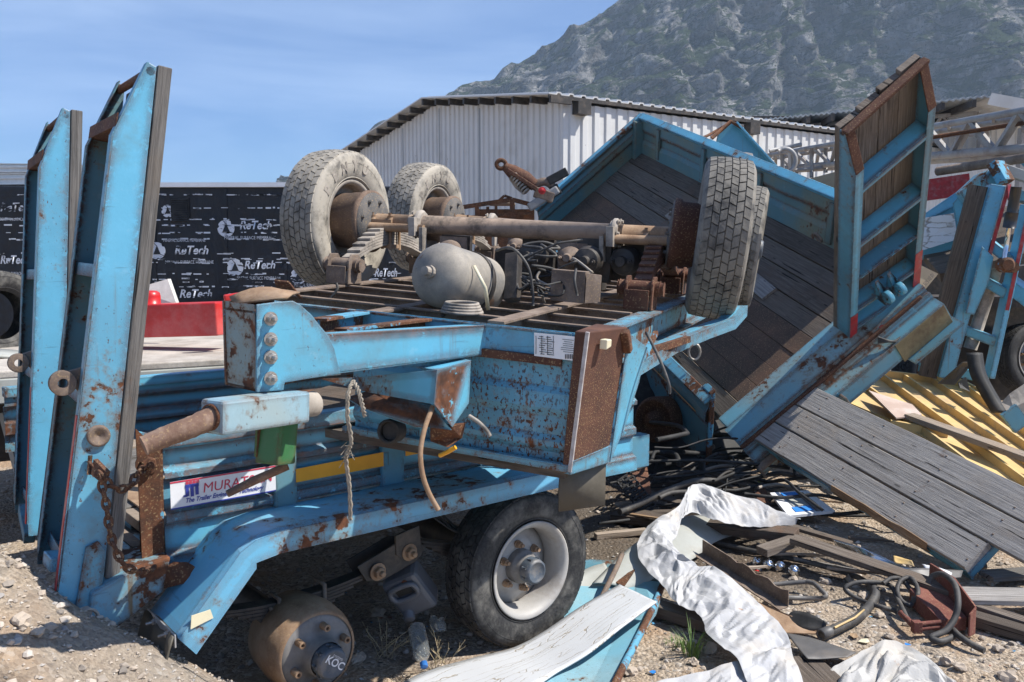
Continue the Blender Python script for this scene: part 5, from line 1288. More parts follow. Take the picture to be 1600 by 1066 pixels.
# front wall
R = []
for k in range(8):
    w = CWD*k/7; R.append([Cw(w, CL + o, n) for o, n in ((0, -.08), (0, .16), (-.03, .19), (-.03, .26), (0, .29), (.02, .31), (.02, .36))])
mb = MB(); mb.rows(R, False); part(mb, 'front_wall', M['blue_tray'], tt_, solid=.006)
mb = MB(); mb.beam(Cw(-.05, CL + .02, .37), Cw(CWD + .05, CL + .02, .37), .10, .05, cn); part(mb, 'top_rail', M['blue_rusty'], tt_, bevel=.008)
mb = MB(); mb.beam(Cw(CWD - .05, CL - .06, -.05), Cw(CWD - .05, CL - .06, .36), .14, .10, cd); part(mb, 'corner_post', M['blue_tray'], tt_, bevel=.01)
mb = MB(); mb.poly([Cw(-.2, -.08, -.22), Cw(-.2, .10, -.22), Cw(-.2, .10, .33), Cw(-.2, -.06, .33)], cw*.06); part(mb, 'rear_post', M['rust_blue'], tt_, bevel=.008)
# sill and rear beam with its three stepped faces
mb = MB(); mb.beam(Cc(-.02, -.05, -.02), Cc(CWD + .05, -.05, -.02), .16, .06, cn); part(mb, 'rear_sill', M['sill'], tt_, bevel=.006)
mb = MB(); R = []
for k in range(10):
    w = -.05 + (CWD + .12)*k/9; R.append([Cc(w, d, n) for d, n in ((-.13, .0), (-.30, -.05), (-.31, -.10), (-.345, -.10), (-.36, -.15), (-.47, -.17), (-.47, -.34), (-.2, -.42))])
mb.rows(R, False); part(mb, 'rear_beam', M['sill'], tt_, solid=.008)
mb = MB(); mb.beam(Cc(-.05, -.325, -.085), Cc(CWD, -.325, -.085), .03, .03, cn); part(mb, 'rear_beam_ridge', M['rust_brown'], tt_, bevel=.006)
mb = MB(); mb.poly([Cc(.95*CWD*.8, -.48, -.16), Cc(CWD*1.03, -.48, -.16), Cc(CWD*1.03, -.48, -.36), Cc(.95*CWD*.8, -.48, -.36)], -cd*.01); part(mb, 'rear_plate', M['yellowish'], tt_, bevel=.004)
mb = MB(); mb.beam(Cc(CWD*.78, -.50, -.37), Cc(CWD*1.05, -.50, -.37), .14, .02, cn); part(mb, 'rear_flange', M['blue_dull'], tt_)
for w in (.03, CWD*.40):
    mb = MB(); mb.tube([Cc(w - .08, -.50, -.22), Cc(w + .08, -.50, -.22)], .035, 14); mb.box(Cc(w - .09, -.46, -.25), cw*.01, cd*.09, cn*.06); mb.box(Cc(w + .09, -.46, -.25), cw*.01, cd*.09, cn*.06); part(mb, 'ramp_hinge', M['rust_grey'], tt_, bevel=.004)
# running gear under the tray
for d in (1.3, 2.6):
    place_wheel(tt_, Cc(-.05, d, -.55) if False else Cc(.05, d, -.62), -cw, ('tyre_black', 'rust_blue'), .3, detail=False, drum_mat='rust')
mb = MB(); mb.beam(Cc(.5, .0, -.28), Cc(.5, CL, -.28), .14, .35, cn); mb2 = MB(); mb2.beam(Cc(CWD - .5, .0, -.28), Cc(CWD - .5, CL, -.28), .14, .35, cn)
part(mb, 'main_beam', M['blue_dull'], tt_); part(mb2, 'main_beam', M['blue_dull'], tt_)
# yellow strip on the lower side wall
mb = MB(); mb.beam(Cw(-.245, .12, .16), Cw(-.245, 2.4, .16), .045, .004, cw); part(mb, 'reflective_strip', M['yellow'], tt_)

# raised ramp, seen from its underside
q0, q1, q3, q2 = P(1326, 545, 7.25), P(1432, 477, 7.35), P(1338, 222, 5.35), P(1467, 105, 5.45)
ex = (q1 - q0); RW = ex.length; ey = (((q3 - q0) + (q2 - q1))/2); RL = ey.length; ey.normalize(); ex.normalize(); ex = (ex - ey*ex.dot(ey)).normalized(); en = ex.cross(ey).normalized()
if en.y > 0: en = -en          # en: towards the viewer (underside)
def Rr(x, y, n): return q0 + (q1 - q0)*(x*(1 - y)) + (q3 - q0)*y + (q2 - q3)*(x*y) + en*n
PB = M['blue_dull']
mb = MB(); mb.poly([Rr(0, 0, .0), Rr(0, .88, .0), Rr(0, 1.0, -.10), Rr(0, 1.0, -.15), Rr(0, 0, -.15)], ex*.01); rr_ = part(mb, 'raised_ramp', M['blue_mid'], tt_, label='steep raised ramp with blue crossbars and brown planks at the right', bevel=.003)
mb = MB(); mb.poly([Rr(0, 0, .001), Rr(.1, 0, .001), Rr(.1, .88, .001), Rr(0, .88, .001)], en*.007); part(mb, 'flange', M['blue'], rr_)
mb = MB(); mb.poly([Rr(0, .88, .001), Rr(.1, .88, .001), Rr(.1, 1.0, -.10), Rr(0, 1.0, -.10)], en*.012); part(mb, 'rail_tip', M['rust_brown'], rr_, bevel=.004); mb = MB(); mb.poly([Rr(.9, .88, .001), Rr(1, .88, .001), Rr(1, 1.0, -.10), Rr(.9, 1.0, -.10)], en*.012); part(mb, 'rail_tip', M['rust_brown'], rr_, bevel=.004)
mb = MB(); mb.poly([Rr(1, 0, .0), Rr(1, .88, .0), Rr(1, 1.0, -.10), Rr(1, 1.0, -.15), Rr(1, 0, -.15)], -ex*.01); mb.poly([Rr(.9, 0, .001), Rr(1, 0, .001), Rr(1, .88, .001), Rr(.9, .88, .001)], en*.007); part(mb, 'far_rail', M['blue_tray2'], rr_, bevel=.003)
mb = MB(); mb.poly([Rr(0, .985, -.02 - .09), Rr(1, .985, -.02 - .09), Rr(1, 1.0, -.10), Rr(0, 1.0, -.10)], -en*.04); mb.beam(Rr(.0, 1.0, -.10), Rr(1, 1.0, -.10), .03, .05, en); part(mb, 'top_bar', M['rust_brown'], rr_, bevel=.004)
for y, h in ((.80, .085), (.56, .085), (.385, .025), (.215, .07), (.11, .06)):
    mb = MB(); mb.poly([Rr(.03, y, 0), Rr(.97, y, 0), Rr(.97, y, -.13), Rr(.03, y, -.13)], ey*.008); mb.poly([Rr(.03, y, .0), Rr(.97, y, .0), Rr(.97, y - h/RL*.5, .0), Rr(.03, y - h/RL*.5, .0)], en*.008)
    part(mb, 'crossbar', M['blue'] if h > .03 else M['blue_dull'], rr_, bevel=.002)
for k in range(4):
    a, b = k/4 + .004, (k + 1)/4 - .004; mb = MB()
    p = [Rr(a, 0.01, -.15), Rr(a, .995 + rnd(0, .012), -.15), Rr(b, .995 + rnd(-.006, .012), -.15), Rr(b, .01, -.15)]
    mb.poly(p, -en*.045); part(mb, 'plank', M['brown_wood'], rr_, bevel=.003)
for x in (0, .9):
    mb = MB(); a = .01; b = .20 if x == 0 else .30; mb.poly([Rr(x, a, .010), Rr(x + .1, a, .010), Rr(x + .1, b, .010), Rr(x, b, .010)], en*.003); part(mb, 'reflective_tape', M['red_tape'], rr_)
mb = MB(); mb.poly([Rr(.02, .0, .01), Rr(.98, .0, .01), Rr(.98, .02, .01), Rr(.02, .02, .01)], en*.004); part(mb, 'reflective_tape', M['red_tape'], rr_)
mb = MB()
for x in (.38, .55): c = Rr(x, .245, .10); mb.lathe(c, ex, [(0, .02), (0, .055), (.04, .055), (.04, .02), (0, .02)], 20, True, False); mb.poly([c + ey*.03, c - ey*.10, c + ey*.09 - en*.13, c - ey*.12 - en*.13], ex*.035)
part(mb, 'lifting_eye', M['blue'], rr_, bevel=.003)
# rear lamp cluster
mb = MB(); e = P(1378, 522, 7.1); f = P(1428, 478, 7.18); lx = (f - e).normalized(); ly = V((-lx.z, 0, lx.x)); mb.box((e + f)/2, lx*((f - e).length/2), V((0, .05, 0)), ly*.075); lamp = part(mb, 'rear_lamp', M['alu'], tt_, bevel=.012)
for k in range(4):
    mb = MB(); mb.lathe(e.lerp(f, .14 + .24*k) + V((0, -.048, 0)), V((0, -1, 0)), [(0, .040), (.012, .038), (.006, .030), (-.004, 0)], 18); part(mb, 'lamp_ring', M['zinc'], lamp)
mb = MB(); mb.tube([e - ly*.07 + V((0, -.05, 0)), e + ly*.075 + V((0, -.05, 0)), f + ly*.078 + V((0, -.05, 0))], .012, 6); part(mb, 'red_lens_edge', M['red_tape'], lamp)
mb = MB(); q = P(1372, 535, 7.0)
for k in range(3): mb.tube(crv([q + V((0, 0, .02*k)), q + V((.10, -.05, .01)), q + V((.22, 0, .04*k - .02)), q + V((.15, .05, -.05 - .06*k))], 5), .010, 6)
part(mb, 'lamp_cable', M['hose'], tt_)
# wooden ramp lying down to the gravel
r0, r1 = P(1178, 688, 7.05), P(1522, 900, 5.05); rd = (r1 - r0); RLN = rd.length; rd.normalize()
rw = cw.copy(); rw = (rw - rd*rw.dot(rd)).normalized(); rn = rd.cross(rw).normalized()
if rn.z < 0: rn = -rn
RW2 = .66
def Ro(t, w, n): return r0 + rd*t + rw*w + rn*n
mb = MB(); mb.beam(Ro(-.02, .01, -.07), Ro(RLN*.97, .01, -.07), .02, .10, rn); lr = part(mb, 'lowered_ramp', M['blue'], tt_, bevel=.004, label='lowered ramp with three long grey planks lying down to the gravel')
mb = MB(); mb.beam(Ro(-.02, RW2 - .01, -.07), Ro(RLN*1.2, RW2 - .01, -.07), .02, .10, rn); part(mb, 'far_rail', M['blue_dull'], lr)
for t in (.3, .9, 1.5, 2.1):
    mb = MB(); mb.beam(Ro(t, .0, -.06), Ro(t, RW2, -.06), .06, .06, rn); part(mb, 'crossbar', M['blue_dull'], lr)
for k, ln_ in enumerate((RLN - .06, RLN + .55, RLN + .45)):
    mb = MB(); w0 = RW2*(k + .5)/3; segs = 7; ww = RW2/3 - .014
    dz = rnd(-.004, .004)
    ox = rnd(0, 9)
    for s_ in (1,):
        ts = [ln_*j/segs for j in range(segs + 1)]
        i = len(mb.v); hh = .024
        ring = []
        for t in ts:
            e = [.006*noise.noise(V((t*2.3, k*9 + b, 4))) for b in (0, 1)]
            ring.append([Ro(t, w0 - ww/2 + e[0], dz - hh), Ro(t, w0 + ww/2 + e[1], dz - hh), Ro(t, w0 + ww/2 + e[1], dz + hh), Ro(t, w0 - ww/2 + e[0], dz + hh)])
        for r in ring: mb.v += r
        for j in range(segs):
            for b in range(4):
                c = (b + 1) % 4; vv = [0, ww, ww + .05, ww*2 + .05, ww*2 + .1]
                mb.face((i + j*4 + b, i + (j+1)*4 + b, i + (j+1)*4 + c, i + j*4 + c), [(ts[j] + ox, vv[b] + ox), (ts[j+1] + ox, vv[b] + ox), (ts[j+1] + ox, vv[b+1] + ox), (ts[j] + ox, vv[b+1] + ox)])
        for j, rev in ((0, True), (segs, False)):
            q = [i + j*4 + b for b in range(4)]; mb.face(q[::-1] if rev else q, [(0, 0), (.01, .1), (.012, .1), (0, .02)])
    pl = part(mb, 'plank', M['ramp_wood'], lr, bevel=.005)
    for t in (.3, .9, 1.5, 2.1):
        if t < ln_:
            for dw in (-.05, .06):
                nb = MB(); nb.lathe(Ro(t + rnd(-.02, .02), w0 + dw, dz + hh), rn, [(0, .007), (.002, .007), (.003, .004)], 8); part(nb, 'screw_head', M['rust_grey'], pl)
mb = MB(); R = []
for k in range(9):
    t = .95 + .11*k; R.append([Ro(t, .012 + rnd(-.004, .008), .026 + rnd(0, .012)), Ro(t, -.012 - rnd(0, .02), .0 + rnd(-.01, .01)), Ro(t, -.004 - rnd(0, .01), -.05 + rnd(-.02, .02))])
mb.rows(R, False); part(mb, 'splintered_edge', M['splinter'], lr, solid=.006)

# blue drawbar of another trailer rising behind the tray
mb = MB(); Y = 12.6
pts = [(1118, 226), (1122, 205), (1144, 190), (1160, 196), (1166, 208), (1236, 288), (1226, 300), (1150, 262), (1112, 248)]
mb.poly([P(u, v, Y) for u, v in pts], V((.04, .16, 0))); db = thing('blue_drawbar', 'bright blue wedge shaped drawbar sticking up behind the tipped trailer', 'drawbar', P(1170, 300, Y))
part(mb, 'web_plate', M['blue'], db, bevel=.01)
mb = MB(); mb.beam(P(1148, 192, Y - .03), P(1238, 292, Y - .03), .2, .03, V((.6, 0, .6))); part(mb, 'flange', M['blue_clean'], db, bevel=.006)
mb = MB(); mb.tube(crv([P(1060, 218, 12), P(1095, 216, 12.3), P(1120, 204, 12.6), P(1140, 192, 12.5)], 5), .02, 8); mb.tube([P(1112, 216, 12.5), P(1142, 190, 12.5), P(1160, 200, 12.5)], .03, 8); part(mb, 'rusty_strap', M['rust'], db)
mb = MB(); mb.hexa([P(1155, 250, 12.3), P(1165, 250, 12.1), P(1178, 247, 12.2), P(1165, 247, 12.4), P(1150, 238, 12.3), P(1162, 239, 12.1), P(1176, 240, 12.2), P(1166, 238, 12.4)]); part(mb, 'grey_cover', M['frame_grey'], db)

# rusty machine with a towing eye behind the tray's left edge
hm = thing('rusty_machine', 'rusty hydraulic machine arm with a towing eye behind the tipped trailer edge', 'machine', P(830, 350, 10.4))
def H(u, v, Y=10.4): return P(u, v, Y)
mb = MB(); c = H(783, 257); mb.tube([c + V((cos(a)*.055, 0, sin(a)*.05)) for a in [2*pi*j/18 for j in range(18)]], .026, 10, closed=True); part(mb, 'towing_eye', M['rust'], hm)
mb = MB(); mb.tube([H(788, 260), H(800, 268), H(820, 280), H(836, 290)], [.05, .085, .10, .07], 12); mb.beam(H(792, 266, 10.3), H(838, 296, 10.3), .12, .05); part(mb, 'arm', M['rust_brown'], hm, bevel=.01)
mb = MB(); mb.tube([H(800, 275), H(810, 288), H(822, 300)], [.05, .06, .05], 10)
for k in range(7): mb.lathe(H(802 + 3.2*k, 274 + 4*k, 10.3), V((.6, -.2, -.7)), [(0, .05), (.02, .05)], 10)
part(mb, 'ribbed_cylinder', M['dusty'], hm)
mb = MB(); mb.tube(crv([H(833, 290), H(850, 284), H(862, 290), H(868, 302)], 5), .05, 10); mb.beam(H(835, 300), H(865, 310), .15, .12); part(mb, 'joint', M['rust_grey'], hm, bevel=.02)
mb = MB(); mb.beam(H(826, 325), H(872, 296), .14, .10); part(mb, 'grey_cylinder', M['frame_grey'], hm, bevel=.02)
mb = MB(); mb.beam(H(856, 284), H(886, 268), .12, .10); mb.beam(H(864, 290), H(872, 305), .10, .10); part(mb, 'valve_block', M['black'], hm, bevel=.01)
mb = MB(); mb.bolt(H(847, 298, 10.3), V((0, -1, 0)), .03, .04); part(mb, 'red_cap', M['red'], hm)
for (p, q, w) in (((716, 325), (800, 312), .05), ((800, 312), (838, 322), .05), ((745, 324), (747, 345), .05), ((718, 327), (718, 345), .04), ((762, 323), (762, 345), .035), ((775, 322), (775, 345), .035), ((800, 315), (802, 345), .06), ((716, 340), (830, 333), .03), ((775, 318), (788, 306), .03), ((788, 306), (800, 310), .03)):
    mb = MB(); mb.beam(H(*p), H(*q), w, w); part(mb, 'frame_bar', M['rust'], hm)
mb = MB(); mb.rows([[H(765 + 10*k, 318 - 7*sin(k/4*pi), 10.7), H(765 + 10*k, 322, 10.7)] for k in range(5)], True); part(mb, 'cover', M['card'], hm, solid=.02)
mb = MB(); mb.hexa([H(742, 345, 10.6), H(835, 345, 10.6), H(835, 345, 11.2), H(742, 345, 11.2), H(742, 327, 10.6), H(835, 327, 10.6), H(835, 327, 11.2), H(742, 327, 11.2)]); part(mb, 'box', M['rust'], hm)
mb = MB(); mb.beam(H(780, 345, 10.8), V((H(780, 345, 10.8).x, 10.8, 0)), .4, .4); part(mb, 'pedestal', M['rust'], hm)

# grey lattice boom
bo = thing('lattice_boom', 'grey tubular lattice boom reaching across behind the raised ramp', 'crane boom', P(1560, 300, 9))
def bm(t, top): 
    p = P(1200, 243, 17) if top else P(1212, 264, 17); q = P(1640, 166, 8.6) if top else P(1640, 229, 8.6)
    return p.lerp(q, t)
off = V((.25, .45, .0))
for top in (1, 0):
    for k in (0, 1):
        mb = MB(); mb.tube([bm(0, top) + off*k, bm(1, top) + off*k], .042 if top else .05, 10); part(mb, 'chord', M['frame_grey'], bo)
NB = 18
for k in range(NB):
    t0, t1 = k/NB, (k + 1)/NB
    for o_ in (0, 1):
        mb = MB(); a, b = (bm(t0, 1), bm(t1, 0)) if k % 2 else (bm(t0, 0), bm(t1, 1)); mb.beam(a + off*o_, b + off*o_, .05, .05); part(mb, 'brace', M['frame_grey'], bo)
    mb = MB(); mb.beam(bm(t0, 0), bm(t0, 0) + off, .03, .03); mb.beam(bm(t0, 1), bm(t0, 1) + off, .03, .03); part(mb, 'cross_tie', M['frame_grey'], bo)
mb = MB(); mb.tube([P(1465, 268, 9.6), P(1650, 240, 8.4)], .05, 10); part(mb, 'pipe', M['rust_grey'], bo)
mb = MB(); mb.tube([P(1455, 215, 10.2), P(1640, 186, 9.2)], .025, 8); part(mb, 'ladder_rail', M['rust'], bo)
for (p, q) in (((1202, 236), (1252, 226)), ((1202, 245), (1202, 262)), ((1222, 242), (1224, 285)), ((1240, 236), (1240, 285)), ((1268, 232), (1268, 278)), ((1290, 230), (1290, 270)), ((1205, 270), (1290, 262))):
    mb = MB(); mb.tube([P(*p, 14.5), P(*q, 14.5)], .035, 8); part(mb, 'end_railing', M['frame_grey'], bo)
mb = MB(); mb.tube([P(1226, 252, 14.4) + V((cos(a)*.18, 0, sin(a)*.2)) for a in [radians(-90 + 18*k) for k in range(13)]], .04, 8); part(mb, 'hook', M['frame_grey'], bo)
mb = MB(); mb.beam(P(1239, 236, 14.6), P(1240, 300, 14.6), .16, .12); part(mb, 'end_post', M['frame_grey'], bo)
mb = MB(); q = P(1760, 300, 8.8); mb.beam(q + UP*.4, V((q.x, q.y, 0)), .3, .3); part(mb, 'mast', M['frame_grey'], bo)
mb = MB(); mb.poly([P(1262, 280, 10.2), P(1330, 262, 9.8), P(1330, 345, 9.6), P(1300, 325, 10)], V((.02, .05, 0)))
o = solo(mb, 'broken_board', M['card'], 'broken light brown board standing between the tipped trailer and the raised ramp', 'board')

# ---------------------------------------------------------------- BACK TRAILER at the right edge
bt_ = thing('back_trailer', 'blue trailer at the right edge with red tape and a hydraulic ramp', 'trailer', P(1560, 600, 8.9))
def E(u, v, Y=8.6): return P(u, v, Y)
mb = MB(); R = [[E(1430, 344, 9.2), E(1430, 352, 9.2)], [E(1500, 318, 9.0), E(1500, 330, 9.0)]]
mb.poly([E(1425, 350, 9.2), E(1495, 318, 9.0), E(1503, 385, 9.0), E(1430, 410, 9.2)], V((.03, .12, 0))); part(mb, 'front_box', M['blue'], bt_, bevel=.01)
mb = MB(); mb.poly([E(1422, 349, 9.15), E(1502, 295, 8.95), E(1502, 318, 8.95), E(1422, 356, 9.15)], V((.02, .05, 0))); part(mb, 'box_lid', M['blue_clean'], bt_, bevel=.006)
mb = MB(); mb.poly([E(1488, 318, 8.9), E(1503, 300, 8.85), E(1512, 370, 8.85), E(1500, 382, 8.9)], V((.03, .05, 0))); part(mb, 'box_post', M['blue_rusty'], bt_, bevel=.006)
mb = MB(); mb.poly([E(1438, 392, 9.05), E(1438, 342, 9.08), E(1489, 333, 8.93), E(1495, 374, 8.93)], V((.0, -.02, 0))); part(mb, 'peeling_panel', M['cracked2'], bt_)
mb = MB(); mb.beam(E(1430, 300, 10.2), E(1515, 288, 10.0), .1, .24); part(mb, 'red_bar', M['red_tape'], bt_)
mb = MB(); mb.poly([E(1500, 300), E(1530, 272), E(1545, 265), E(1556, 285), E(1530, 300), E(1512, 318)], V((.05, .2, 0))); part(mb, 'neck', M['blue_rusty'], bt_, bevel=.01)
mb = MB(); mb.lathe(E(1549, 282, 8.5), V((-.2, -1, 0)), [(0, .10), (.06, .10), (.07, .07)], 20); part(mb, 'pivot', M['blue_rusty'], bt_)
# hydraulic ramp: two rails, red tape edges, crossbars
ra0, ra1 = E(1474, 590, 8.3), E(1556, 290, 8.2); rb0, rb1 = E(1545, 590, 8.1), E(1604, 320, 8.0)
mb = MB(); mb.beam(ra0, ra1, .16, .13, V((.9, -.2, 0))); hr = part(mb, 'hydraulic_ramp', M['blue_clean'], bt_, bevel=.006, label='ramp edged with red tape and pushed by a white hydraulic ram')
mb = MB(); mb.beam(ra0 + V((-.13, .05, 0)), ra1 + V((-.14, .05, 0)), .06, .16, V((.9, -.2, 0))); part(mb, 'plank', M['dark_wood'], hr)
mb = MB(); mb.beam(rb0, rb1, .05, .13, V((0, -1, 0))); part(mb, 'far_rail', M['blue_clean'], hr, bevel=.006)
mb = MB(); mb.beam(ra0.lerp(ra1, .62) + V((.07, -.09, 0)), ra1 + V((.07, -.09, 0)), .03, .03); mb.beam(rb0.lerp(rb1, .4) + V((-.02, -.09, 0)), rb1 + V((-.02, -.09, 0)), .03, .03); mb.beam(ra1 + V((.07, -.09, 0)), E(1578, 312, 8.05), .03, .03); part(mb, 'reflective_tape', M['red_tape'], hr)
for t in (.02, .24, .52, .7):
    mb = MB(); mb.beam(ra0.lerp(ra1, t) + V((.05, 0, .04)), rb0.lerp(rb1, t - .03), .07, .09); part(mb, 'crossbar', M['blue'], hr, bevel=.004)
mb = MB(); mb.poly([E(1508, 490, 8.1), E(1534, 385, 8.05), E(1552, 402, 8.05), E(1545, 440, 8.05), E(1522, 492, 8.1)], V((.02, .03, 0))); part(mb, 'cover_plate', M['blue'], hr, bevel=.004)
mb = MB(); mb.tube([E(1516, 545, 8.25), E(1556, 420, 8.2)], .06, 14); part(mb, 'grey_tube', M['dusty'], hr)
mb = MB(); mb.tube([E(1569, 405, 7.95), E(1578, 350, 7.9)], .022, 12); hc = part(mb, 'ram_rod', M['chrome'], hr)
mb = MB(); mb.tube([E(1577, 356, 7.9), E(1588, 292, 7.85)], .045, 14); mb.lathe(E(1577, 356, 7.9), E(1588, 292, 7.85) - E(1577, 356, 7.9), [(0, .055), (.14, .055)], 16); part(mb, 'ram_cylinder', M['ramcyl'], hc)
mb = MB(); mb.lathe(E(1566, 414, 8.0), V((0, -1, 0)), [(0, .07), (.09, .07), (.1, .05)], 16); mb.lathe(E(1576, 418, 8.0), V((0, -1, 0)), [(0, .05), (.09, .05)], 14); part(mb, 'ram_pivot', M['rust_blue'], hc)
for (p, q, w, m) in (((1575, 440, 8.5), (1640, 490, 8.2), .22, 'blue_clean'), ((1560, 262, 8.6), (1640, 290, 8.4), .16, 'grey_sheet'), ((1575, 300, 8.9), (1660, 330, 8.7), .18, 'blue_rusty'), ((1555, 255, 8.4), (1572, 285, 8.3), .16, 'rust_blue'), ((1590, 245, 9.6), (1640, 290, 9.4), .10, 'blue')):
    mb = MB(); mb.beam(P(*p), P(*q), w, w*.6); part(mb, 'side_beam', M[m], bt_, bevel=.006)
mb = MB(); mb.beam(P(1440, 400, 9.3), P(1680, 340, 8.9), 1.6, .1, V((0, -.3, 1))); part(mb, 'deck', M['dark_wood'], bt_)
mb = MB(); mb.beam(P(1420, 490, 11.2), P(1700, 480, 11.2), .08, .5); mb.beam(P(1420, 560, 11.3), P(1700, 560, 11.3), .06, .06); part(mb, 'rear_side', M['blue_dull'], bt_)
mb = MB(); mb.beam(P(1430, 520, 12), P(1760, 520, 12), .1, 2.4); part(mb, 'far_side', M['dark_steel'], bt_)
mb = MB(); mb.beam(P(1400, 470, 10.2), P(1700, 470, 10), .7, .12, UP); part(mb, 'chassis', M['dark_steel'], bt_)
mb = MB(); mb.poly([P(1405, 440, 10.6), P(1720, 400, 10.4), P(1720, 640, 10.2), P(1405, 600, 10.6)], V((0, .2, 0))); part(mb, 'shade_panel', M['dark_steel'], bt_)  # added dark panel standing in for the shade inside this trailer
place_wheel(bt_, P(1425, 600, 9.0), V((.75, -.6, .1)), ('tyre_dark', 'rust_blue'), .3, detail=False, drum=False)
place_wheel(bt_, P(1605, 560, 9.8), V((.3, -.9, .1)), ('tyre_dark', 'frame_grey'), .3, detail=True, drum=False)
mb = MB(); mb.poly([P(1310, 580, 8.6), P(1372, 545, 8.7), P(1378, 575, 8.7), P(1320, 600, 8.6)], V((.04, .1, 0))); part(mb, 'blue_crossmember', M['blue'], bt_)
# number board hanging beside the raised ramp
mb = MB(); pts = [P(1431, 462, 7.35), P(1437, 418, 7.35), P(1467, 427, 7.3), P(1440, 462, 7.3)]
mb.poly([P(1428, 462, 7.3), P(1436, 413, 7.35), P(1466, 428, 7.3), P(1434, 467, 7.25)], V((0, .015, 0)))
nbd = thing('number_board', 'small beige tilted board with a phone number beside the raised ramp', 'board', P(1445, 460, 7.3)); part(mb, 'board', M['card'], nbd)
ux = (P(1462, 430, 7.29) - P(1436, 462, 7.25)).normalized()
text('0 612 505 10 01', P(1437, 459, 7.235), ux, UP - ux*.3, .055, M['ink'], 'lettering', nbd, width=.2, lift=.002)

# yellow panel with ribs
g0_, g1_, g2_ = P(1345, 585, 8.6), P(1640, 712, 6.6), P(1400, 660, 7.15); GN = (g1_ - g0_).cross(g2_ - g0_).normalized()
GN = GN if GN.z > 0 else -GN
def Y_(u, v, z=0.): return PP(u, v, g0_ + GN*z, GN)
yp = thing('yellow_ribbed_gate', 'yellow painted steel panel with ribs lying flat behind the lowered ramp', 'panel', Y_(1480, 660))
o_ = [(1300, 618), (1345, 585), (1500, 603), (1532, 620), (1640, 712), (1660, 800), (1560, 745), (1400, 660)]
mb = MB(); mb.poly([Y_(u, v) for u, v in o_], -GN*.02); part(mb, 'sheet', M['yellow_panel'], yp)
up_ = [(1345, 585), (1500, 603), (1532, 620), (1640, 712)]
for p, q in zip(up_, up_[1:]):
    mb = MB(); a, b = Y_(*p), Y_(*q); mb.beam(a + GN*.03, b + GN*.03, .03, .08, GN); part(mb, 'edge_frame', M['yellow_panel'], yp, bevel=.004)
for (p, q) in (((1332, 594), (1600, 800)), ((1372, 589), (1640, 790)), ((1412, 594), (1680, 782)), ((1456, 599), (1700, 772)), ((1500, 604), (1700, 755))):
    mb = MB(); a, b = Y_(*p), Y_(*q); mb.beam(a + GN*.03, b + GN*.03, .024, .065, GN); part(mb, 'rib', M['yellow_panel'], yp, bevel=.003)
mb = MB(); mb.beam(Y_(1390, 668) + GN*.03, Y_(1480, 684) + GN*.03, .03, .07, GN); part(mb, 'rib', M['yellow_panel'], yp)
mb = MB(); mb.beam(Y_(1420, 650, .09), Y_(1640, 728, .13), .12, .045, GN); solo(mb, 'pale_plank', M['pale_wood'], 'pale weathered plank lying across the yellow ribbed panel', 'plank', bevel=.004)
mb = MB(); mb.poly([Y_(1357, 612, .085), Y_(1425, 634, .085), Y_(1440, 650, .085), Y_(1400, 655, .085)], GN*.012); solo(mb, 'pinkish_board', M['cardpink'], 'small pinkish broken board with white edge on the yellow panel', 'board')
mb = MB(); c = crv([P(1522, 552, 7.6), P(1528, 585, 7.5), P(1545, 618, 7.4), P(1562, 645, 7.3)], 5); mb.rows([[p + V((-.07, 0, 0)), p + V((0, -.05, .01)), p + V((.07, 0, 0))] for p in c]); solo(mb, 'rubber_strip', M['black'], 'curved black rubber mudguard strip drooping behind the yellow panel', 'rubber strip', solid=.015)
mb = MB(); mb.poly([P(1466, 600, 7.9), P(1505, 566, 7.8), P(1522, 566, 7.8), P(1492, 602, 7.8)], V((0, .02, .0))); solo(mb, 'brown_plate', M['flap'], 'brown bent plate leaning behind the upper edge of the yellow panel', 'plate', bevel=.003)
mb = MB(); mb.poly([P(1498, 598, 7.75), P(1510, 590, 7.75), P(1516, 612, 7.7), P(1500, 606, 7.7)], V((0, .02, .0))); solo(mb, 'black_plate', M['black'], 'small black plate scrap beside the drooping rubber strip', 'plate')
mb = MB(); mb.rows([[P(1565 + 12*k, 628 - 9*k + rnd(-3, 3), 6.9), P(1572 + 11*k, 642 - 5*k, 6.8), P(1582 + 10*k, 655 + rnd(-4, 4), 6.8)] for k in range(5)], False); solo(mb, 'crumpled_sheet', M['dusty'], 'crumpled grey metal sheet at the right edge beside the yellow panel', 'metal sheet', solid=.012)
mb = MB(); mb.beam(P(1575, 640, 6.8), P(1596, 668, 6.8), .04, .14); solo(mb, 'blue_bar', M['blue_dull'], 'short blue steel bar below the crumpled grey sheet', 'steel bar')
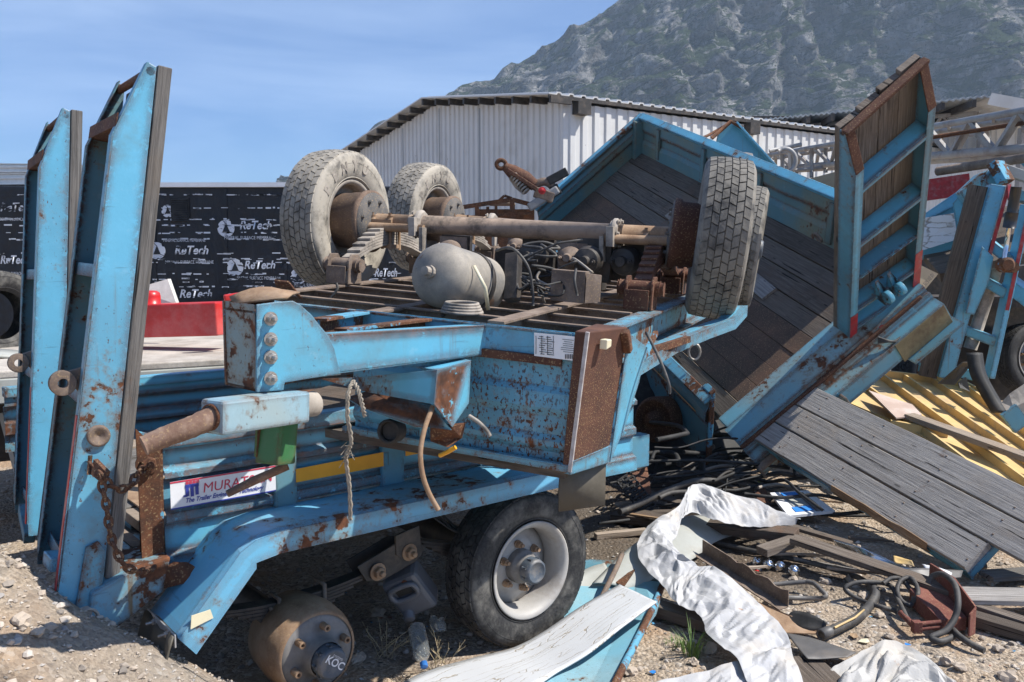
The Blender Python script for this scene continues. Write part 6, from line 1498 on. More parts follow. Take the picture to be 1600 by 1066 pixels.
# ---------------------------------------------------------------- FOREGROUND DEBRIS
random.seed(23)
def Gp(u, v, h=0.):
    p = Pz(u, v, h)
    for _ in range(4): p = Pz(u, v, gz(p.x, p.y) + h)
    return p
_LAT = {}
def lat(i, j, s):
    k = (i, j, s)
    if k not in _LAT: _LAT[k] = random.Random(i*7919 + j*104729 + int(s*1000)).uniform(-1, 1)
    return _LAT[k]
def facet(x, y, s):
    """piecewise linear creases: random heights on a skewed triangle lattice"""
    i, j = math.floor(x), math.floor(y); fx, fy = x - i, y - j
    if fx + fy < 1: return lat(i, j, s)*(1 - fx - fy) + lat(i+1, j, s)*fx + lat(i, j+1, s)*fy
    return lat(i+1, j+1, s)*(fx + fy - 1) + lat(i, j+1, s)*(1 - fx) + lat(i+1, j, s)*(1 - fy)
def ribbon(top, bot, n=40, m=10, amp=.0, fr=4., seed=0., hump=None, folds=0., rag=0.):
    """sheet between two edge curves (lists of 3D points)"""
    T, Bt = crv(top, 12), crv(bot, 12)
    def at(C, t):
        x = t*(len(C) - 1); i = min(int(x), len(C) - 2); return C[i].lerp(C[i+1], x - i)
    R = []; d = 0; pm = None
    for i in range(n + 1):
        t = i/n; a, b = at(T, t), at(Bt, t); row = []; mid = (a + b)/2
        if rag:
            e_ = (b - a).normalized(); q1, q2 = V((a.x*4, a.y*4, seed)), V((b.x*4, b.y*4, seed + 5))
            a = a + e_*rag*(noise.noise(q1) + .5*noise.noise(q1*2.6)*.5); b = b + e_*rag*(noise.noise(q2) + .5*noise.noise(q2*2.6)*.5)
        if pm is not None: d += (mid - pm).length
        pm = mid; wd = (b - a).length
        for j in range(m + 1):
            s = j/m; p = a.lerp(b, s); w = s*wd
            if hump: p = p + UP*hump*sin(pi*s)**.7
            if amp:
                wx = .35*noise.noise(V((d*4, w*4, seed))); wy = .35*noise.noise(V((d*4, w*4, seed + 9)))
                h = .46*facet(d*fr*.8 + w*fr*.5 + wx, w*fr*1.5 - d*fr*.25 + wy, seed) + .40*facet(d*fr*2.3 - w*fr*1.1 + wx, w*fr*2.9 + d*fr + wy, seed + 1) + .20*facet(d*fr*6, w*fr*7 + d*fr*2, seed + 2)
                if folds: h += folds*(abs(((w*5.2 + .5*noise.noise(V((d*2.2, 3, seed)))) % 1) - .5)*2 - .5)
                ed = .35 + .65*min(1, 5*s, 5*(1 - s))
                p = p + UP*amp*h*ed + V((facet(d*fr*1.3, w*fr*1.3, seed + 3), facet(d*fr*1.3, w*fr*1.3, seed + 4), 0))*amp*.35
            row.append(p)
        R.append(row)
    return R
# cracked white board on the blue panel
top = [Gp(600, 1085, .05), Gp(660, 1052, .06), Gp(735, 1030, .06), Gp(800, 1014, .07), Gp(850, 988, .10), Gp(905, 950, .14), Gp(968, 914, .17)]
bot = [Gp(700, 1130, .05), Gp(780, 1105, .06), Gp(842, 1070, .07), Gp(872, 1050, .08), Gp(925, 1018, .12), Gp(975, 978, .15), Gp(1026, 941, .17)]
mb = MB(); mb.rows(ribbon(top, bot, 60, 10, .004, 5, 1.), True); solo(mb, 'white_board', M['cracked'], 'long bent white board with brown cracks lying beside the lower wheel', 'board', solid=.008)
# blue steel panel with rims
pn = thing('scrap_body_section', 'dusty blue steel panel with rusty rims under the cracked white board', 'steel panel', Gp(960, 1000))
mb = MB(); mb.rows([[Gp(905, 880, .10), Gp(950, 885, .07), Gp(1000, 893, .06), Gp(1042, 905, .08)], [Gp(890, 930, .09), Gp(935, 940, .06), Gp(985, 950, .05), Gp(1025, 960, .08)], [Gp(870, 1010, .06), Gp(905, 1010, .04), Gp(955, 1010, .04), Gp(990, 1010, .07)], [Gp(820, 1110, .05), Gp(860, 1110, .03), Gp(905, 1110, .03), Gp(945, 1110, .06)]], False); part(mb, 'sheet', M['blue_chalk'], pn, solid=.006)
mb = MB(); mb.tube(crv([Gp(1036, 912, .10), Gp(1020, 950, .09), Gp(985, 1020, .08), Gp(940, 1110, .07)], 4), .018, 10); part(mb, 'rim_tube', M['rust_blue'], pn)
mb = MB(); mb.tube(crv([Gp(972, 866, .20), Gp(962, 890, .18), Gp(948, 918, .14), Gp(935, 945, .10)], 4), .016, 8); part(mb, 'rim_tube', M['rust_grey'], pn)
mb = MB(); mb.poly([Gp(900, 876, .12), Gp(1010, 880, .10), Gp(1042, 902, .11), Gp(1040, 912, .08), Gp(905, 892, .09)], UP*.01); part(mb, 'edge_strip', M['blue_dull'], pn)
mb = MB(); mb.poly([Gp(962, 912, .10), Gp(985, 880, .13), Gp(992, 893, .12), Gp(975, 918, .09)], UP*.008); part(mb, 'rusty_tab', M['rust'], pn)
# pale grey curved sheet metal under the tarpaulin
mb = MB(); mb.rows(ribbon([Gp(925, 912, .12), Gp(985, 855, .15), Gp(1055, 812, .16), Gp(1112, 806, .10), Gp(1168, 822, .05)], [Gp(985, 925, .05), Gp(1030, 900, .10), Gp(1085, 872, .12), Gp(1120, 846, .08), Gp(1172, 829, .05)], 30, 8, 0, hump=.02), True); solo(mb, 'grey_sheet', M['grey_sheet'], 'smooth pale grey curved sheet metal partly under the white tarpaulin', 'sheet metal', solid=.004)
mb = MB(); mb.rows(ribbon([Gp(880, 920, .10), Gp(915, 890, .14), Gp(945, 880, .14)], [Gp(885, 938, .05), Gp(930, 925, .07), Gp(965, 915, .07)], 10, 4, .01), True); solo(mb, 'bent_strip', M['grey_sheet'], 'small pale bent strip between the wheel and the blue panel', 'sheet metal', solid=.004)
# crumpled white tarpaulin in a long arch
L_ = [(1252, 812, .16), (1200, 790, .28), (1140, 768, .34), (1087, 757, .34), (1052, 792, .33), (1012, 824, .26), (998, 856, .20), (1012, 892, .16), (1036, 925, .15), (1058, 945, .13), (1094, 962, .12), (1108, 990, .12), (1150, 1035, .12), (1178, 1090, .10)]
R_ = [(1246, 818, .13), (1180, 826, .16), (1120, 812, .26), (1078, 800, .26), (1056, 828, .26), (1050, 848, .24), (1062, 866, .24), (1088, 884, .22), (1106, 884, .24), (1118, 890, .25), (1182, 942, .18), (1222, 985, .16), (1244, 1030, .13), (1252, 1090, .10)]
mb = MB(); RR = ribbon([Gp(*p) for p in L_], [Gp(*p) for p in R_], 340, 64, .058, 4.2, 3.1, hump=.006, folds=.14, rag=.03); mb.rows(RR, False)
solo(mb, 'white_tarpaulin', M['tarp'], 'long crumpled white tarpaulin trailing in an arch over the scrap', 'tarpaulin', solid=.003)
mb = MB(); RR = ribbon([Gp(985, 1090, .05), Gp(1040, 1062, .07), Gp(1110, 1042, .09), Gp(1175, 1036, .10), Gp(1200, 1060, .08)], [Gp(1000, 1150, .04), Gp(1060, 1130, .06), Gp(1120, 1120, .07), Gp(1180, 1110, .08), Gp(1210, 1110, .06)], 130, 40, .045, 3.6, 8., folds=.15, rag=.03)
mb.rows(RR, False); solo(mb, 'white_tarpaulin', M['tarp'], 'low white tarpaulin fold at the bottom edge below the grass tuft', 'tarpaulin', solid=.003)
mb = MB(); RR = ribbon([Gp(1285, 1040, .05), Gp(1340, 1018, .08), Gp(1400, 1004, .10), Gp(1450, 1022, .08), Gp(1500, 1070, .05)], [Gp(1310, 1110, .04), Gp(1350, 1110, .05), Gp(1400, 1110, .06), Gp(1450, 1110, .05), Gp(1500, 1110, .04)], 150, 60, .085, 4, 12., folds=.12, rag=.03)
mb.rows(RR, False); solo(mb, 'grey_sack', M['sack'], 'dirty greyish crumpled sack at the bottom edge near the red bracket', 'sack', solid=.003)
# angle iron
a, b = Gp(1098, 852, .17), Gp(1232, 935, .08); d = (b - a).normalized(); sd = d.cross(UP).normalized(); mb = MB()
N_ = 14; rows_ = []
for k in range(N_ + 1):
    p = a.lerp(b, k/N_); w = .012*sin(k*1.9) if k > 4 else 0; rows_.append([p + UP*(.035 + w) + sd*.0, p - UP*.05, p - UP*.055 + sd*.07])
mb.rows(rows_, False); solo(mb, 'angle_iron', M['rust_grey'], 'long rusty angle iron with a wavy edge right of the tarpaulin', 'angle iron', solid=.007)
mb = MB(); mb.poly([Gp(1180, 940, .04), Gp(1232, 962, .05), Gp(1288, 985, .04), Gp(1280, 992, .03), Gp(1225, 990, .03)], UP*.006); solo(mb, 'rusty_plate', M['rust_light'], 'flat pinkish rusty plate right of the tarpaulin', 'plate')
mb = MB(); mb.rows(ribbon([Gp(1240, 955, .06), Gp(1262, 958, .09), Gp(1292, 972, .08)], [Gp(1222, 970, .03), Gp(1255, 985, .03), Gp(1290, 985, .04)], 8, 4, .008), True); solo(mb, 'dark_plate', M['black'], 'dark curled rubber piece on the rusty plate', 'rubber piece', solid=.006)
mb = MB(); mb.rows(ribbon([Gp(1228, 990, .05), Gp(1270, 998, .06), Gp(1338, 1020, .05)], [Gp(1262, 1030, .06), Gp(1285, 1030, .06), Gp(1325, 1027, .06)], 12, 5, .006), True); solo(mb, 'slate_sheet', M['dark_sheet'], 'triangular dark grey sheet between the tarpaulin and the grey sack', 'sheet', solid=.004)
mb = MB(); mb.beam(Gp(1242, 1030, .02), Gp(1300, 1085, .02), .22, .03); solo(mb, 'black_plank', M['dark_wood'], 'blackened plank under the triangular grey sheet', 'plank')
# timber
def plank(p, q, w, h, mat, label, name='plank', up=UP):
    mb = MB(); mb.beam(Gp(*p), Gp(*q), w, h, up); return solo(mb, name, M[mat], label, 'plank', bevel=.004)
plank((1012, 945, .05), (1135, 985, .05), .10, .06, 'dark_wood', 'dark old plank passing under the tarpaulin near the grass tuft')
plank((960, 806, .05), (1245, 836, .12), .16, .06, 'dark_wood', 'blackened timber lying under the far end of the tarpaulin')
plank((1190, 862, .10), (1250, 842, .12), .10, .05, 'brown_wood', 'short brown board at the end of the blackened timber')
plank((1242, 842, .16), (1490, 925, .10), .13, .035, 'brown_wood', 'long brown board below the lowered ramp edge')
plank((1480, 930, .08), (1700, 935, .10), .20, .03, 'ramp_wood', 'broad grey board at the right edge beside the red bracket')
plank((1480, 935, .05), (1680, 1000, .03), .08, .05, 'brown_wood', 'brown lath slanting behind the red bracket')
plank((1500, 960, .03), (1700, 1020, .02), .10, .06, 'dark_wood', 'dark beam lowest of the boards beside the red bracket')
plank((1540, 900, .06), (1700, 890, .06), .14, .03, 'grey_wood', 'pale grey board at the right edge past the lowered ramp')
plank((975, 805, .06), (1160, 800, .05), .07, .05, 'dark_wood', 'black lath behind the tarpaulin arch')
plank((930, 838, .02), (1010, 830, .05), .05, .04, 'pale_wood', 'short pale stick beside the hanging brown flap')
mb = MB(); mb.rows(ribbon([Gp(1300, 842, .12), Gp(1345, 855, .12), Gp(1400, 880, .10), Gp(1440, 892, .08)], [Gp(1310, 860, .06), Gp(1350, 875, .06), Gp(1400, 893, .06), Gp(1435, 900, .06)], 16, 6, .012, 9, 2.), True); solo(mb, 'foil_strip', M['chrome'], 'shiny crumpled metal strip under the lowered ramp edge', 'metal strip', solid=.003)
mb = MB(); mb.rows(ribbon([Gp(1385, 892, .10), Gp(1440, 888, .13), Gp(1505, 892, .10)], [Gp(1400, 905, .06), Gp(1445, 908, .08), Gp(1502, 902, .08)], 16, 5, .01), True); solo(mb, 'dark_tin', M['dark_sheet'], 'dark bent tin sheet at the low end of the ramp', 'sheet', solid=.003)
mb = MB(); mb.rows(ribbon([Gp(1440, 882, .12), Gp(1470, 888, .13), Gp(1488, 896, .10)], [Gp(1450, 892, .11), Gp(1472, 898, .11), Gp(1484, 902, .09)], 10, 4, .012, 12), True); solo(mb, 'paper_scrap', M['white'], 'small white paper scrap at the low end of the ramp', 'paper', solid=.002)
mb = MB(); mb.rows(ribbon([Gp(1395, 868, .05), Gp(1425, 876, .06)], [Gp(1400, 880, .03), Gp(1430, 885, .04)], 8, 4, .015, 11), True); solo(mb, 'yellow_bag', M['yellow_panel'], 'small yellow plastic scrap under the lowered ramp', 'plastic scrap', solid=.002)
for i_, (p, q, w, h, m, lab) in enumerate((((1010, 770, .10), (1110, 800, .08), .10, .02, 'dark_wood', 'dark broken slat in the hollow left of the tarpaulin top'), ((1120, 742, .12), (1200, 770, .08), .09, .02, 'brown_wood', 'brown broken slat in the hollow above the tarpaulin top'), ((1060, 725, .16), (1150, 765, .10), .05, .03, 'dark_wood', 'thin dark lath lying deep in the hollow'), ((1210, 815, .06), (1330, 850, .05), .07, .025, 'dark_wood', 'thin dark slat under the lowered ramp edge'), ((960, 790, .05), (1010, 780, .07), .08, .02, 'pale_wood', 'pale slat end beside the hanging brown flap foot'))):
    plank(p, q, w, h, m, lab, 'broken_plank')
random.seed(41)
for k in range(26):
    u, v = rnd(965, 1330), rnd(770, 900); L = rnd(.10, .42); a = rnd(-.9, .5); p = Gp(u, v, rnd(.01, .07)); d = V((cos(a), sin(a), rnd(-.12, .12))); w = rnd(.012, .05)
    mb = MB(); t = V((-d.y, d.x, 0)).normalized(); n_ = UP
    q = p + d*L; mb.hexa([p - t*w/2, q - t*w*.15, q + t*w*.25, p + t*w/2, p - t*w/2 + n_*.014, q - t*w*.12 + n_*.010, q + t*w*.22 + n_*.010, p + t*w/2 + n_*.014])
    solo(mb, 'wood_splinter', M[random.choice(['brown_wood', 'dark_wood', 'grey_wood', 'pale_wood', 'splinter'])], 'small broken wood splinter strewn among the scrap on the gravel', 'wood splinter', 'wood splinters among the scrap')
# bent handle bar
mb = MB(); mb.tube(crv([Gp(1203, 914, .05), Gp(1235, 911, .06), Gp(1262, 909, .07)], 4) + crv([Gp(1272, 912, .07), Gp(1283, 922, .06), Gp(1291, 931, .04), Gp(1283, 935, .03)], 4) + [Gp(1255, 935, .03), Gp(1228, 934, .03)], .014, 10); solo(mb, 'bent_bar', M['dark_sheet'], 'dark bent U shaped steel bar lying on the gravel', 'steel bar')
# cluster of bright metal caps
lc = thing('metal_cap_cluster', 'row of four shiny silver metal caps on the gravel', 'metal caps', Gp(1210, 882))
for u, v, r in ((1183, 877, .030), (1201, 882, .034), (1219, 884, .034), (1241, 891, .036)):
    mb = MB(); c = Gp(u, v, .035); ax = V((.35, -.3, .9)); mb.lathe(c, ax, [(-r*.6, r*.75), (-r*.2, r), (r*.3, r*.92), (r*.6, r*.66), (r*.62, r*.55), (r*.35, r*.5), (r*.34, 0)], 22); part(mb, 'cap', M['chrome'], lc)
# hoses
def hose(pts, r, label, mat='hose', name='hose', open_end=False):
    mb = MB(); c = crv([Gp(*p) for p in pts], 8); mb.tube(c, r, 12); return solo(mb, name, M[mat], label, 'hose')
hose([(1110, 846, .03), (1180, 862, .03), (1260, 878, .04), (1330, 898, .04), (1362, 915, .05)], .017, 'long black hose running from the tarpaulin towards the red bracket')
h_ = hose([(1361, 912, .06), (1368, 928, .05), (1360, 945, .04), (1340, 965, .04), (1312, 980, .04), (1284, 992, .04)], .026, 'thick grey hose with a yellow line and an open cut end')
mb = MB(); e = Gp(1286, 991, .04); d = (Gp(1284, 992, .04) - Gp(1312, 980, .04)).normalized(); mb.lathe(e, d, [(-.05, .029), (.018, .030), (.02, .022), (-.01, .018), (-.012, 0)], 18, True, False); part(mb, 'hose_end', M['dark_sheet'], h_)
mb = MB(); mb.tube([Gp(1350, 953, .065), Gp(1336, 965, .065), Gp(1312, 977, .066), Gp(1304, 981, .066)], .006, 6); part(mb, 'yellow_line', M['yellow_panel'], h_)
hose([(1402, 955, .03), (1375, 948, .04), (1345, 938, .05), (1324, 925, .07), (1322, 917, .09), (1340, 910, .10), (1370, 910, .09), (1392, 916, .08), (1402, 935, .08), (1412, 955, .07), (1420, 972, .05)], .013, 'thin black hose forming a flat loop left of the red bracket')
hose([(1380, 912, .10), (1392, 904, .12), (1408, 905, .12), (1420, 918, .10), (1428, 932, .08), (1422, 946, .06), (1408, 938, .08), (1402, 922, .10), (1408, 907, .13), (1422, 903, .14), (1432, 915, .13), (1434, 930, .10), (1424, 943, .06)], .013, 'small coiled black hose at the corner of the red bracket')
hose([(1450, 912, .18), (1458, 900, .22), (1475, 898, .24), (1492, 914, .22), (1497, 940, .18), (1492, 965, .12), (1478, 985, .07), (1455, 996, .04), (1470, 1002, .03), (1490, 994, .04), (1488, 984, .05), (1500, 995, .05), (1520, 1008, .04), (1538, 1017, .03)], .016, 'big black hose loop rising over the red bracket')
# red bracket
rbk = thing('red_bracket', 'rusty red steel bracket box wrapped with black hoses on the gravel', 'bracket', Gp(1470, 980))
b0, b1, b2, b3 = Gp(1420, 945, .02), Gp(1468, 990, .02), Gp(1510, 985, .02), Gp(1462, 935, .02)
h = .095
mb = MB(); mb.hexa([b0, b1, b2, b3, b0 + UP*h, b1 + UP*h*.75, b2 + UP*h*.75, b3 + UP*h]); part(mb, 'box', M['rust_red'], rbk, bevel=.005)
mb = MB(); e0, e1 = Gp(1450, 930, .02), Gp(1521, 990, .02); dd = (e1 - e0).normalized(); mb.poly([e0, e1, e1 + UP*.145, e0.lerp(e1, .55) + UP*.21, e0 + UP*.19], V((.012, .008, 0))); part(mb, 'back_plate', M['rust_red'], rbk, bevel=.003)
mb = MB(); mb.poly([e1, e1 + V((-.05, -.035, 0)), e1 + V((-.05, -.035, .12)), e1 + UP*.145], V((.006, -.008, 0))); part(mb, 'end_plate', M['rust_red'], rbk, bevel=.003)
mb = MB(); p = Gp(1432, 983, .05); mb.tube([p, Gp(1468, 980, .06)], .012, 10); mb.tube([Gp(1436, 975, .075), Gp(1470, 972, .085)], .012, 10); mb.box(p + UP*.012, V((.022, 0, 0)), V((0, .02, 0)), UP*.03); mb.tube([Gp(1408, 958, .06), p], .016, 10); part(mb, 'pipe_fitting', M['rust_red'], rbk, bevel=.002)
# jerrycan and bottle beneath the mudguard
jc = thing('jerrycan', 'grey plastic jerrycan lying in the shade left of the lower wheel', 'jerrycan', Gp(645, 965))
jo = P(640, 935, 4.05); jx = V((.62, -.10, .30)).normalized(); jz = V((-.32, -.35, .85)); jz = (jz - jx*jz.dot(jx)).normalized(); jn = jx.cross(jz).normalized()
if jn.y > 0: jn = -jn
mb = MB(); mb.box(jo - jn*.07, jx*.095, jn*.068, jz*.12); part(mb, 'body', M['jerry'], jc, bevel=.025)
mb = MB(); pts = [jo + jn*.012 + jx*a + jz*b for a, b in ((-.055, .02), (-.055, .085), (.055, .085), (.055, .02))]; mb.tube(crv(pts, 5, True), .014, 10, closed=True); part(mb, 'handle', M['jerry'], jc)
mb = MB(); mb.box(jo + jn*.002 + jz*.052, jx*.04, jn*.003, jz*.02); part(mb, 'handle_recess', M['black'], jc)
mb = MB(); mb.lathe(jo - jx*.055 - jz*.09 - jn*.0, (jn*.9 - jz*.3), [(-.02, .028), (.025, .028), (.03, .024), (.03, 0)], 20); part(mb, 'screw_cap', M['jerry'], jc)
mb = MB(); mb.lathe(jo + jx*.03 + jz*.10, jn, [(0, .014), (.004, .014)], 14); part(mb, 'rust_spot', M['rust'], jc)
bo0, bo1 = P(650, 978, 3.98), P(663, 1042, 3.80); bd = (bo1 - bo0).normalized(); L = (bo1 - bo0).length
bt = thing('plastic_bottle', 'clear plastic bottle with a blue cap lying below the jerrycan', 'bottle', Gp(660, 1030))
mb = MB(); pr = [(0, .012), (.004, .035)] + [(.012 + .010*k, .040 + .0022*(k % 2)) for k in range(11)] + [(L*.62, .041), (L*.74, .037), (L*.85, .022), (L*.90, .014), (L*.93, .014)]
mb.lathe(bo0, bd, pr, 24, True, False); part(mb, 'bottle_body', M['clear'], bt)
mb = MB(); mb.lathe(bo0 + bd*L*.90, bd, [(0, .0175), (.022, .0175), (.024, .015), (.024, 0)], 18); part(mb, 'cap', M['cap_blue'], bt)
mb = MB(); R = []
for k in range(7): R.append([P(672 + 4*k, 962 + 4*j, 4.05) + V((rnd(-.008, .008), rnd(-.03, .03), rnd(-.01, .01))) for j in range(7)])
mb.rows(R, True); solo(mb, 'plastic_bag', M['clear'], 'crushed clear plastic wrapper behind the bottle', 'plastic wrapper', solid=.002)
# dark pile of cables, hoses and a radiator grille in the hollow under the wrecks
for k in range(20):
    u, v = rnd(960, 1220), rnd(705, 785); p = Gp(u, v, rnd(.02, .22)); a = rnd(-.5, .9); L = rnd(.25, .8); pts = [p]
    for j in range(4): a += rnd(-.5, .5); q = pts[-1] + V((cos(a)*L/3, sin(a)*L/3, rnd(-.06, .06))); q.z = max(q.z, gz(q.x, q.y) + .02); pts.append(q)
    mb = MB(); mb.tube(crv(pts, 6), rnd(.004, .013), 8); solo(mb, 'cable', M[random.choice(['black', 'black', 'black', 'hose', 'dark_steel'])], 'dark cable tangled in the hollow beneath the tipped trailer', 'cable', 'tangled cables under the trailers')
for pts, r, m, lab in (([(968, 800, .12), (1005, 785, .16), (1040, 768, .2), (1085, 752, .22), (1120, 752, .2)], .024, 'hose', 'thick pale grey hose end sticking out beside the hanging flap'), ([(1030, 778, .18), (1050, 770, .2), (1090, 768, .18)], .017, 'hose', 'short grey pipe below the thick hose'), ([(950, 735, .25), (1000, 712, .32), (1050, 708, .32), (1062, 725, .28)], .022, 'black', 'black looped hose deep in the hollow'), ([(1100, 735, .2), (1130, 728, .22), (1165, 732, .2)], .014, 'dusty', 'pale thin pipe in the hollow below the tipped trailer'), ([(1185, 762, .16), (1215, 757, .18), (1260, 768, .14)], .012, 'dusty', 'thin grey pipe above the blue and white box'), ([(935, 818, .05), (985, 812, .06), (1010, 806, .05)], .012, 'black', 'thin black pipe at the foot of the hanging flap')):
    mb = MB(); mb.tube(crv([Gp(*p) for p in pts], 6), r, 10); solo(mb, 'scrap_hose', M[m], lab, 'hose')
mb = MB()
for k in range(42):
    x, y = rnd(.7, 2.1), rnd(6.3, 8.2); hh = .50*max(0, 1 - ((x - 1.2)/1.3)**2)*smooth((y - 6.)/1.0); p = V((x, y, rnd(.0, 1)*hh + .02)); a = rnd(-.6, 1.2); L = rnd(.3, 1.1); pts = [p]
    for j in range(4): a += rnd(-.6, .6); q = pts[-1] + V((cos(a)*L/3, sin(a)*L/3, rnd(-.08, .08))); q.z = max(q.z, .02); pts.append(q)
    mb.tube(crv(pts, 4), rnd(.005, .02), 7)
solo(mb, 'cable_heap', M['black'], 'black heap of cables and hoses filling the hollow under the trailers', None, kind='stuff')
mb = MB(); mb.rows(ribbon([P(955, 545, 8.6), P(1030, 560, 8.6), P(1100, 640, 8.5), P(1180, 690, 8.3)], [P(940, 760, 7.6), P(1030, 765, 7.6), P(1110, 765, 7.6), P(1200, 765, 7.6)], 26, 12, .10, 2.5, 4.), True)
solo(mb, 'shade_backdrop', M['black'], 'black crumpled backdrop sheet added to hide sunlit ground behind the cables', 'backdrop sheet', solid=.01)  # added dark backdrop, stands in for shade over the sunlit ground behind
rg_ = thing('radiator_grille', 'black ribbed plastic grille leaning in the dark hollow by the flap', 'grille', Gp(1000, 790))
g0, g1, g2, g3 = Gp(965, 752, .24), Gp(985, 738, .26), Gp(1030, 795, .05), Gp(1008, 808, .05)
mb = MB()
for k in range(12): t = k/11; mb.beam(g0.lerp(g3, t), g1.lerp(g2, t), .012, .012)
for t in (0, .33, .66, 1): mb.beam(g0.lerp(g1, t) - UP*.006, g3.lerp(g2, t) - UP*.006, .012, .01)
part(mb, 'grid', M['black'], rg_)
mb = MB(); mb.poly([Gp(975, 735, .26), Gp(1008, 730, .26), Gp(1015, 772, .1), Gp(1000, 780, .1)], V((.02, .03, 0))); solo(mb, 'dark_shard', M['rust_brown'], 'dark rusty sheet shard standing behind the grille', 'sheet')
mb = MB(); mb.poly([Gp(1180, 770, .12), Gp(1192, 762, .14), Gp(1205, 792, .06), Gp(1190, 800, .05)], V((.02, .03, 0))); solo(mb, 'rusty_lump', M['rust_brown'], 'dark rusty lump left of the blue and white box', 'scrap metal')
bx_ = thing('printed_box', 'flattened white cardboard box with blue stripes under the ramp edge', 'cardboard box', Gp(1250, 790))
c0, c1, c2, c3 = Gp(1203, 770, .16), Gp(1262, 766, .16), Gp(1305, 798, .10), Gp(1232, 806, .10); nn = (c1 - c0).cross(c3 - c0).normalized(); nn = nn if nn.z > 0 else -nn
mb = MB(); mb.poly([c0, c1, c2, c3], nn*-.02); part(mb, 'box_side', M['white'], bx_)
def cc(a, b): return c0.lerp(c1, a).lerp(c3.lerp(c2, a), b) + nn*.002
for a0, a1, b0, b1, m in ((.25, .7, .06, .26, 'cap_blue2'), (.2, .6, .70, .90, 'cap_blue2'), (.25, .6, .30, .66, 'grey_sheet'), (.62, .8, .1, .95, 'dark_sheet')):
    mb = MB(); mb.poly([cc(a0, b0), cc(a1, b0), cc(a1, b1), cc(a0, b1)], nn*.002); part(mb, 'print', M[m], bx_)
# bare drum in the hollow
mb = MB(); mb.lathe(P(1022, 656, 7.7), V((-.6, -.75, .1)), [(-.30, .2), (-.28, .21), (-.02, .21), (0, .19), (.02, .17), (-.03, .15), (-.03, .08), (.05, .07), (.06, 0)], 30); solo(mb, 'rusty_drum', M['rust_deep'], 'big rusty drum half hidden in the dark hollow behind the corner column', 'drum')
# small scraps
for (u, v, r, m, lab, nm) in ((1322, 872, .02, 'cardpink', 'tiny pink scrap on the gravel beyond the ramp gap', 'scrap'), (1418, 1009, .02, 'cap_blue2', 'small bright blue plastic shard in front of the hoses', 'plastic shard'), (1350, 1003, .03, 'cream', 'small cream coloured chip beside the grey sack', 'chip'), (1334, 995, .03, 'splinter', 'small orange wood chip beside the thick hose end', 'chip'), (725, 1058, .02, 'cap_blue2', 'small blue plastic shard near the bottle', 'plastic shard'), (1020, 1052, .016, 'cap_blue2', 'small blue plastic shard near the grass tuft', 'plastic shard'), (1183, 893, .014, 'red', 'tiny red shard beside the silver caps', 'plastic shard'), (690, 985, .02, 'cap_blue2', 'small blue plastic shard behind the bottle', 'plastic shard')):
    mb = MB(); q = Gp(u, v, .008); a = rnd(0, 3); mb.poly([q + V((cos(a + t)*r*k, sin(a + t)*r*k, rnd(0, .008))) for t, k in ((0, 1), (1.2, .7), (2.6, 1.1), (4, .8), (5.2, .9))], UP*.003); solo(mb, nm.replace(' ', '_'), M[m], lab, nm)
mb = MB(); mb.tube([Gp(1512, 885, .03), Gp(1540, 884, .03)], .022, 12); solo(mb, 'pipe_piece', M['dark_sheet'], 'short grey pipe piece on the gravel in the ramp gap', 'pipe')
mb = MB()
for k in range(420):
    u, v = rnd(540, 1590), rnd(900, 1064)
    if k % 3 == 0: u, v = rnd(940, 1250), rnd(780, 900)
    q = Gp(u, v, .006); a = rnd(0, 3); r = rnd(.004, .016); e = rnd(.25, 1)
    mb.poly([q + V((cos(a + t)*r*k_, sin(a + t)*r*k_*e, rnd(0, .006))) for t, k_ in ((0, 1), (1.4, .7), (3, 1.1), (4.4, .8))], UP*.002)
solo(mb, 'litter', M['litter'], 'fine litter of wood, plastic and metal chips strewn on the gravel', None, kind='stuff')
# grass tufts and dry twigs
def tuft(u, v, n, h, label, mat='grass', spread=.05):
    mb = MB(); c = Gp(u, v)
    for k in range(n):
        a = rnd(0, 6.3); r = rnd(0, spread); p = c + V((cos(a)*r, sin(a)*r, -.005)); l = rnd(-.4, .4); hh = h*rnd(.5, 1); d = V((cos(a)*.3 + l*.25, sin(a)*.3, 1)).normalized(); w = rnd(.002, .0045)
        s = V((cos(a + 1.5), sin(a + 1.5), 0))*w; m = p + d*hh*.55; t = p + d*hh + V((cos(a), sin(a), -.3))*hh*.25
        i = len(mb.v); mb.v += [p - s, p + s, m + s*.8, m - s*.8, t]; mb.face((i, i+1, i+2, i+3), [(0, 0)]*4); mb.face((i+3, i+2, i+4), [(0, 0)]*3)
    solo(mb, 'grass_tuft', M[mat], label, 'grass')
tuft(1082, 1025, 45, .20, 'tall green grass tuft growing beside the white tarpaulin'); tuft(908, 935, 34, .09, 'small green weed sprouting between the wheel and the blue panel', spread=.035)
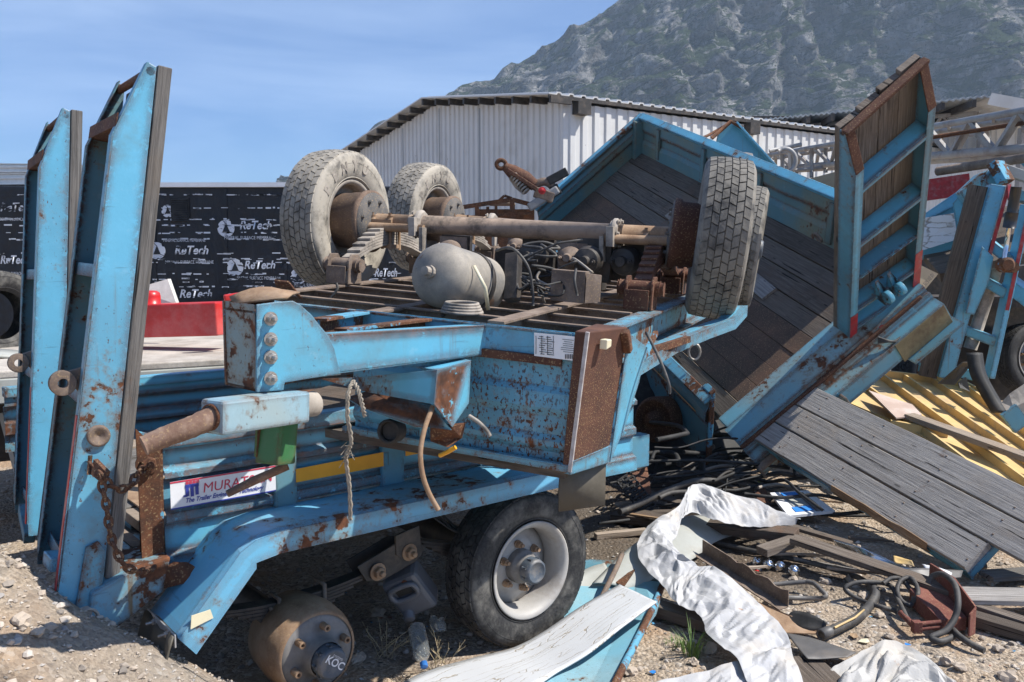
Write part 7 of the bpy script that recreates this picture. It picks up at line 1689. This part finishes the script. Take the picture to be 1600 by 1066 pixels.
tuft(1040, 968, 22, .07, 'small green sprig beside the dark old plank', spread=.025); tuft(1060, 1010, 40, .06, 'low pale green weeds left of the tall grass tuft', spread=.06)
tuft(1190, 760, 22, .10, 'green sprig in the hollow beside the blue and white box', spread=.04)
for (u, v, l_, n_) in ((598, 1030, 'dry twiggy straw weed standing between the drum and the bottle', 9), (690, 1050, 'dry straw stalks lying in front of the bottle', 8)):
    mb = MB(); c = Gp(u, v)
    for k in range(n_):
        a = rnd(0, 6.3); d = V((cos(a)*.55, sin(a)*.3, rnd(.35, 1))).normalized(); p = c + V((rnd(-.05, .05), rnd(-.03, .03), 0)); pts = [p, p + d*.06 + V((0, 0, .01)), p + d*rnd(.12, .2)]
        mb.tube(crv(pts, 3), .0018, 5)
        for j in range(4): q = pts[0].lerp(pts[2], rnd(.4, 1)); mb.tube([q, q + (d + V((rnd(-.8, .8), rnd(-.5, .5), rnd(-.2, .6))))*.03], .0012, 4)
    solo(mb, 'dry_weed', M['straw'], l_, 'dry weed')
# tyre lying on the flatbed at the left edge
tl = thing('truck_tyre', 'black truck tyre standing on the pale flatbed at the left edge', 'tyre', P(0, 555, 7.2))
mbt = tyre_mesh(.36, .26, .2, 40); q = P(-6, 492, 7.0); rot = Matrix.Rotation(radians(-28), 4, 'Z')
for i in range(len(mbt.v)): mbt.v[i] = q + (rot @ V((mbt.v[i].x, mbt.v[i].y, mbt.v[i].z)))
part(mbt, 'tread', M['tyre_black'], tl)
# ---------------------------------------------------------------- thin air between here and the mountain
mb = MB(); mb.box(V((60, 420, 195)), V((1400, 0, 0)), V((0, 760, 0)), V((0, 0, 205)))
hm_ = bpy.data.materials.new('thin_air'); hm_.use_nodes = True; hn = hm_.node_tree.nodes; hn.clear()
ho = hn.new('ShaderNodeOutputMaterial'); hv = hn.new('ShaderNodeVolumePrincipled'); hv.inputs['Density'].default_value = .00038
hv.inputs['Color'].default_value = (.62, .80, 1, 1); hm_.node_tree.links.new(hv.outputs[0], ho.inputs['Volume'])
hz = solo(mb, 'haze', hm_, kind='stuff'); hz['label'] = 'thin blue air haze in front of the mountain'
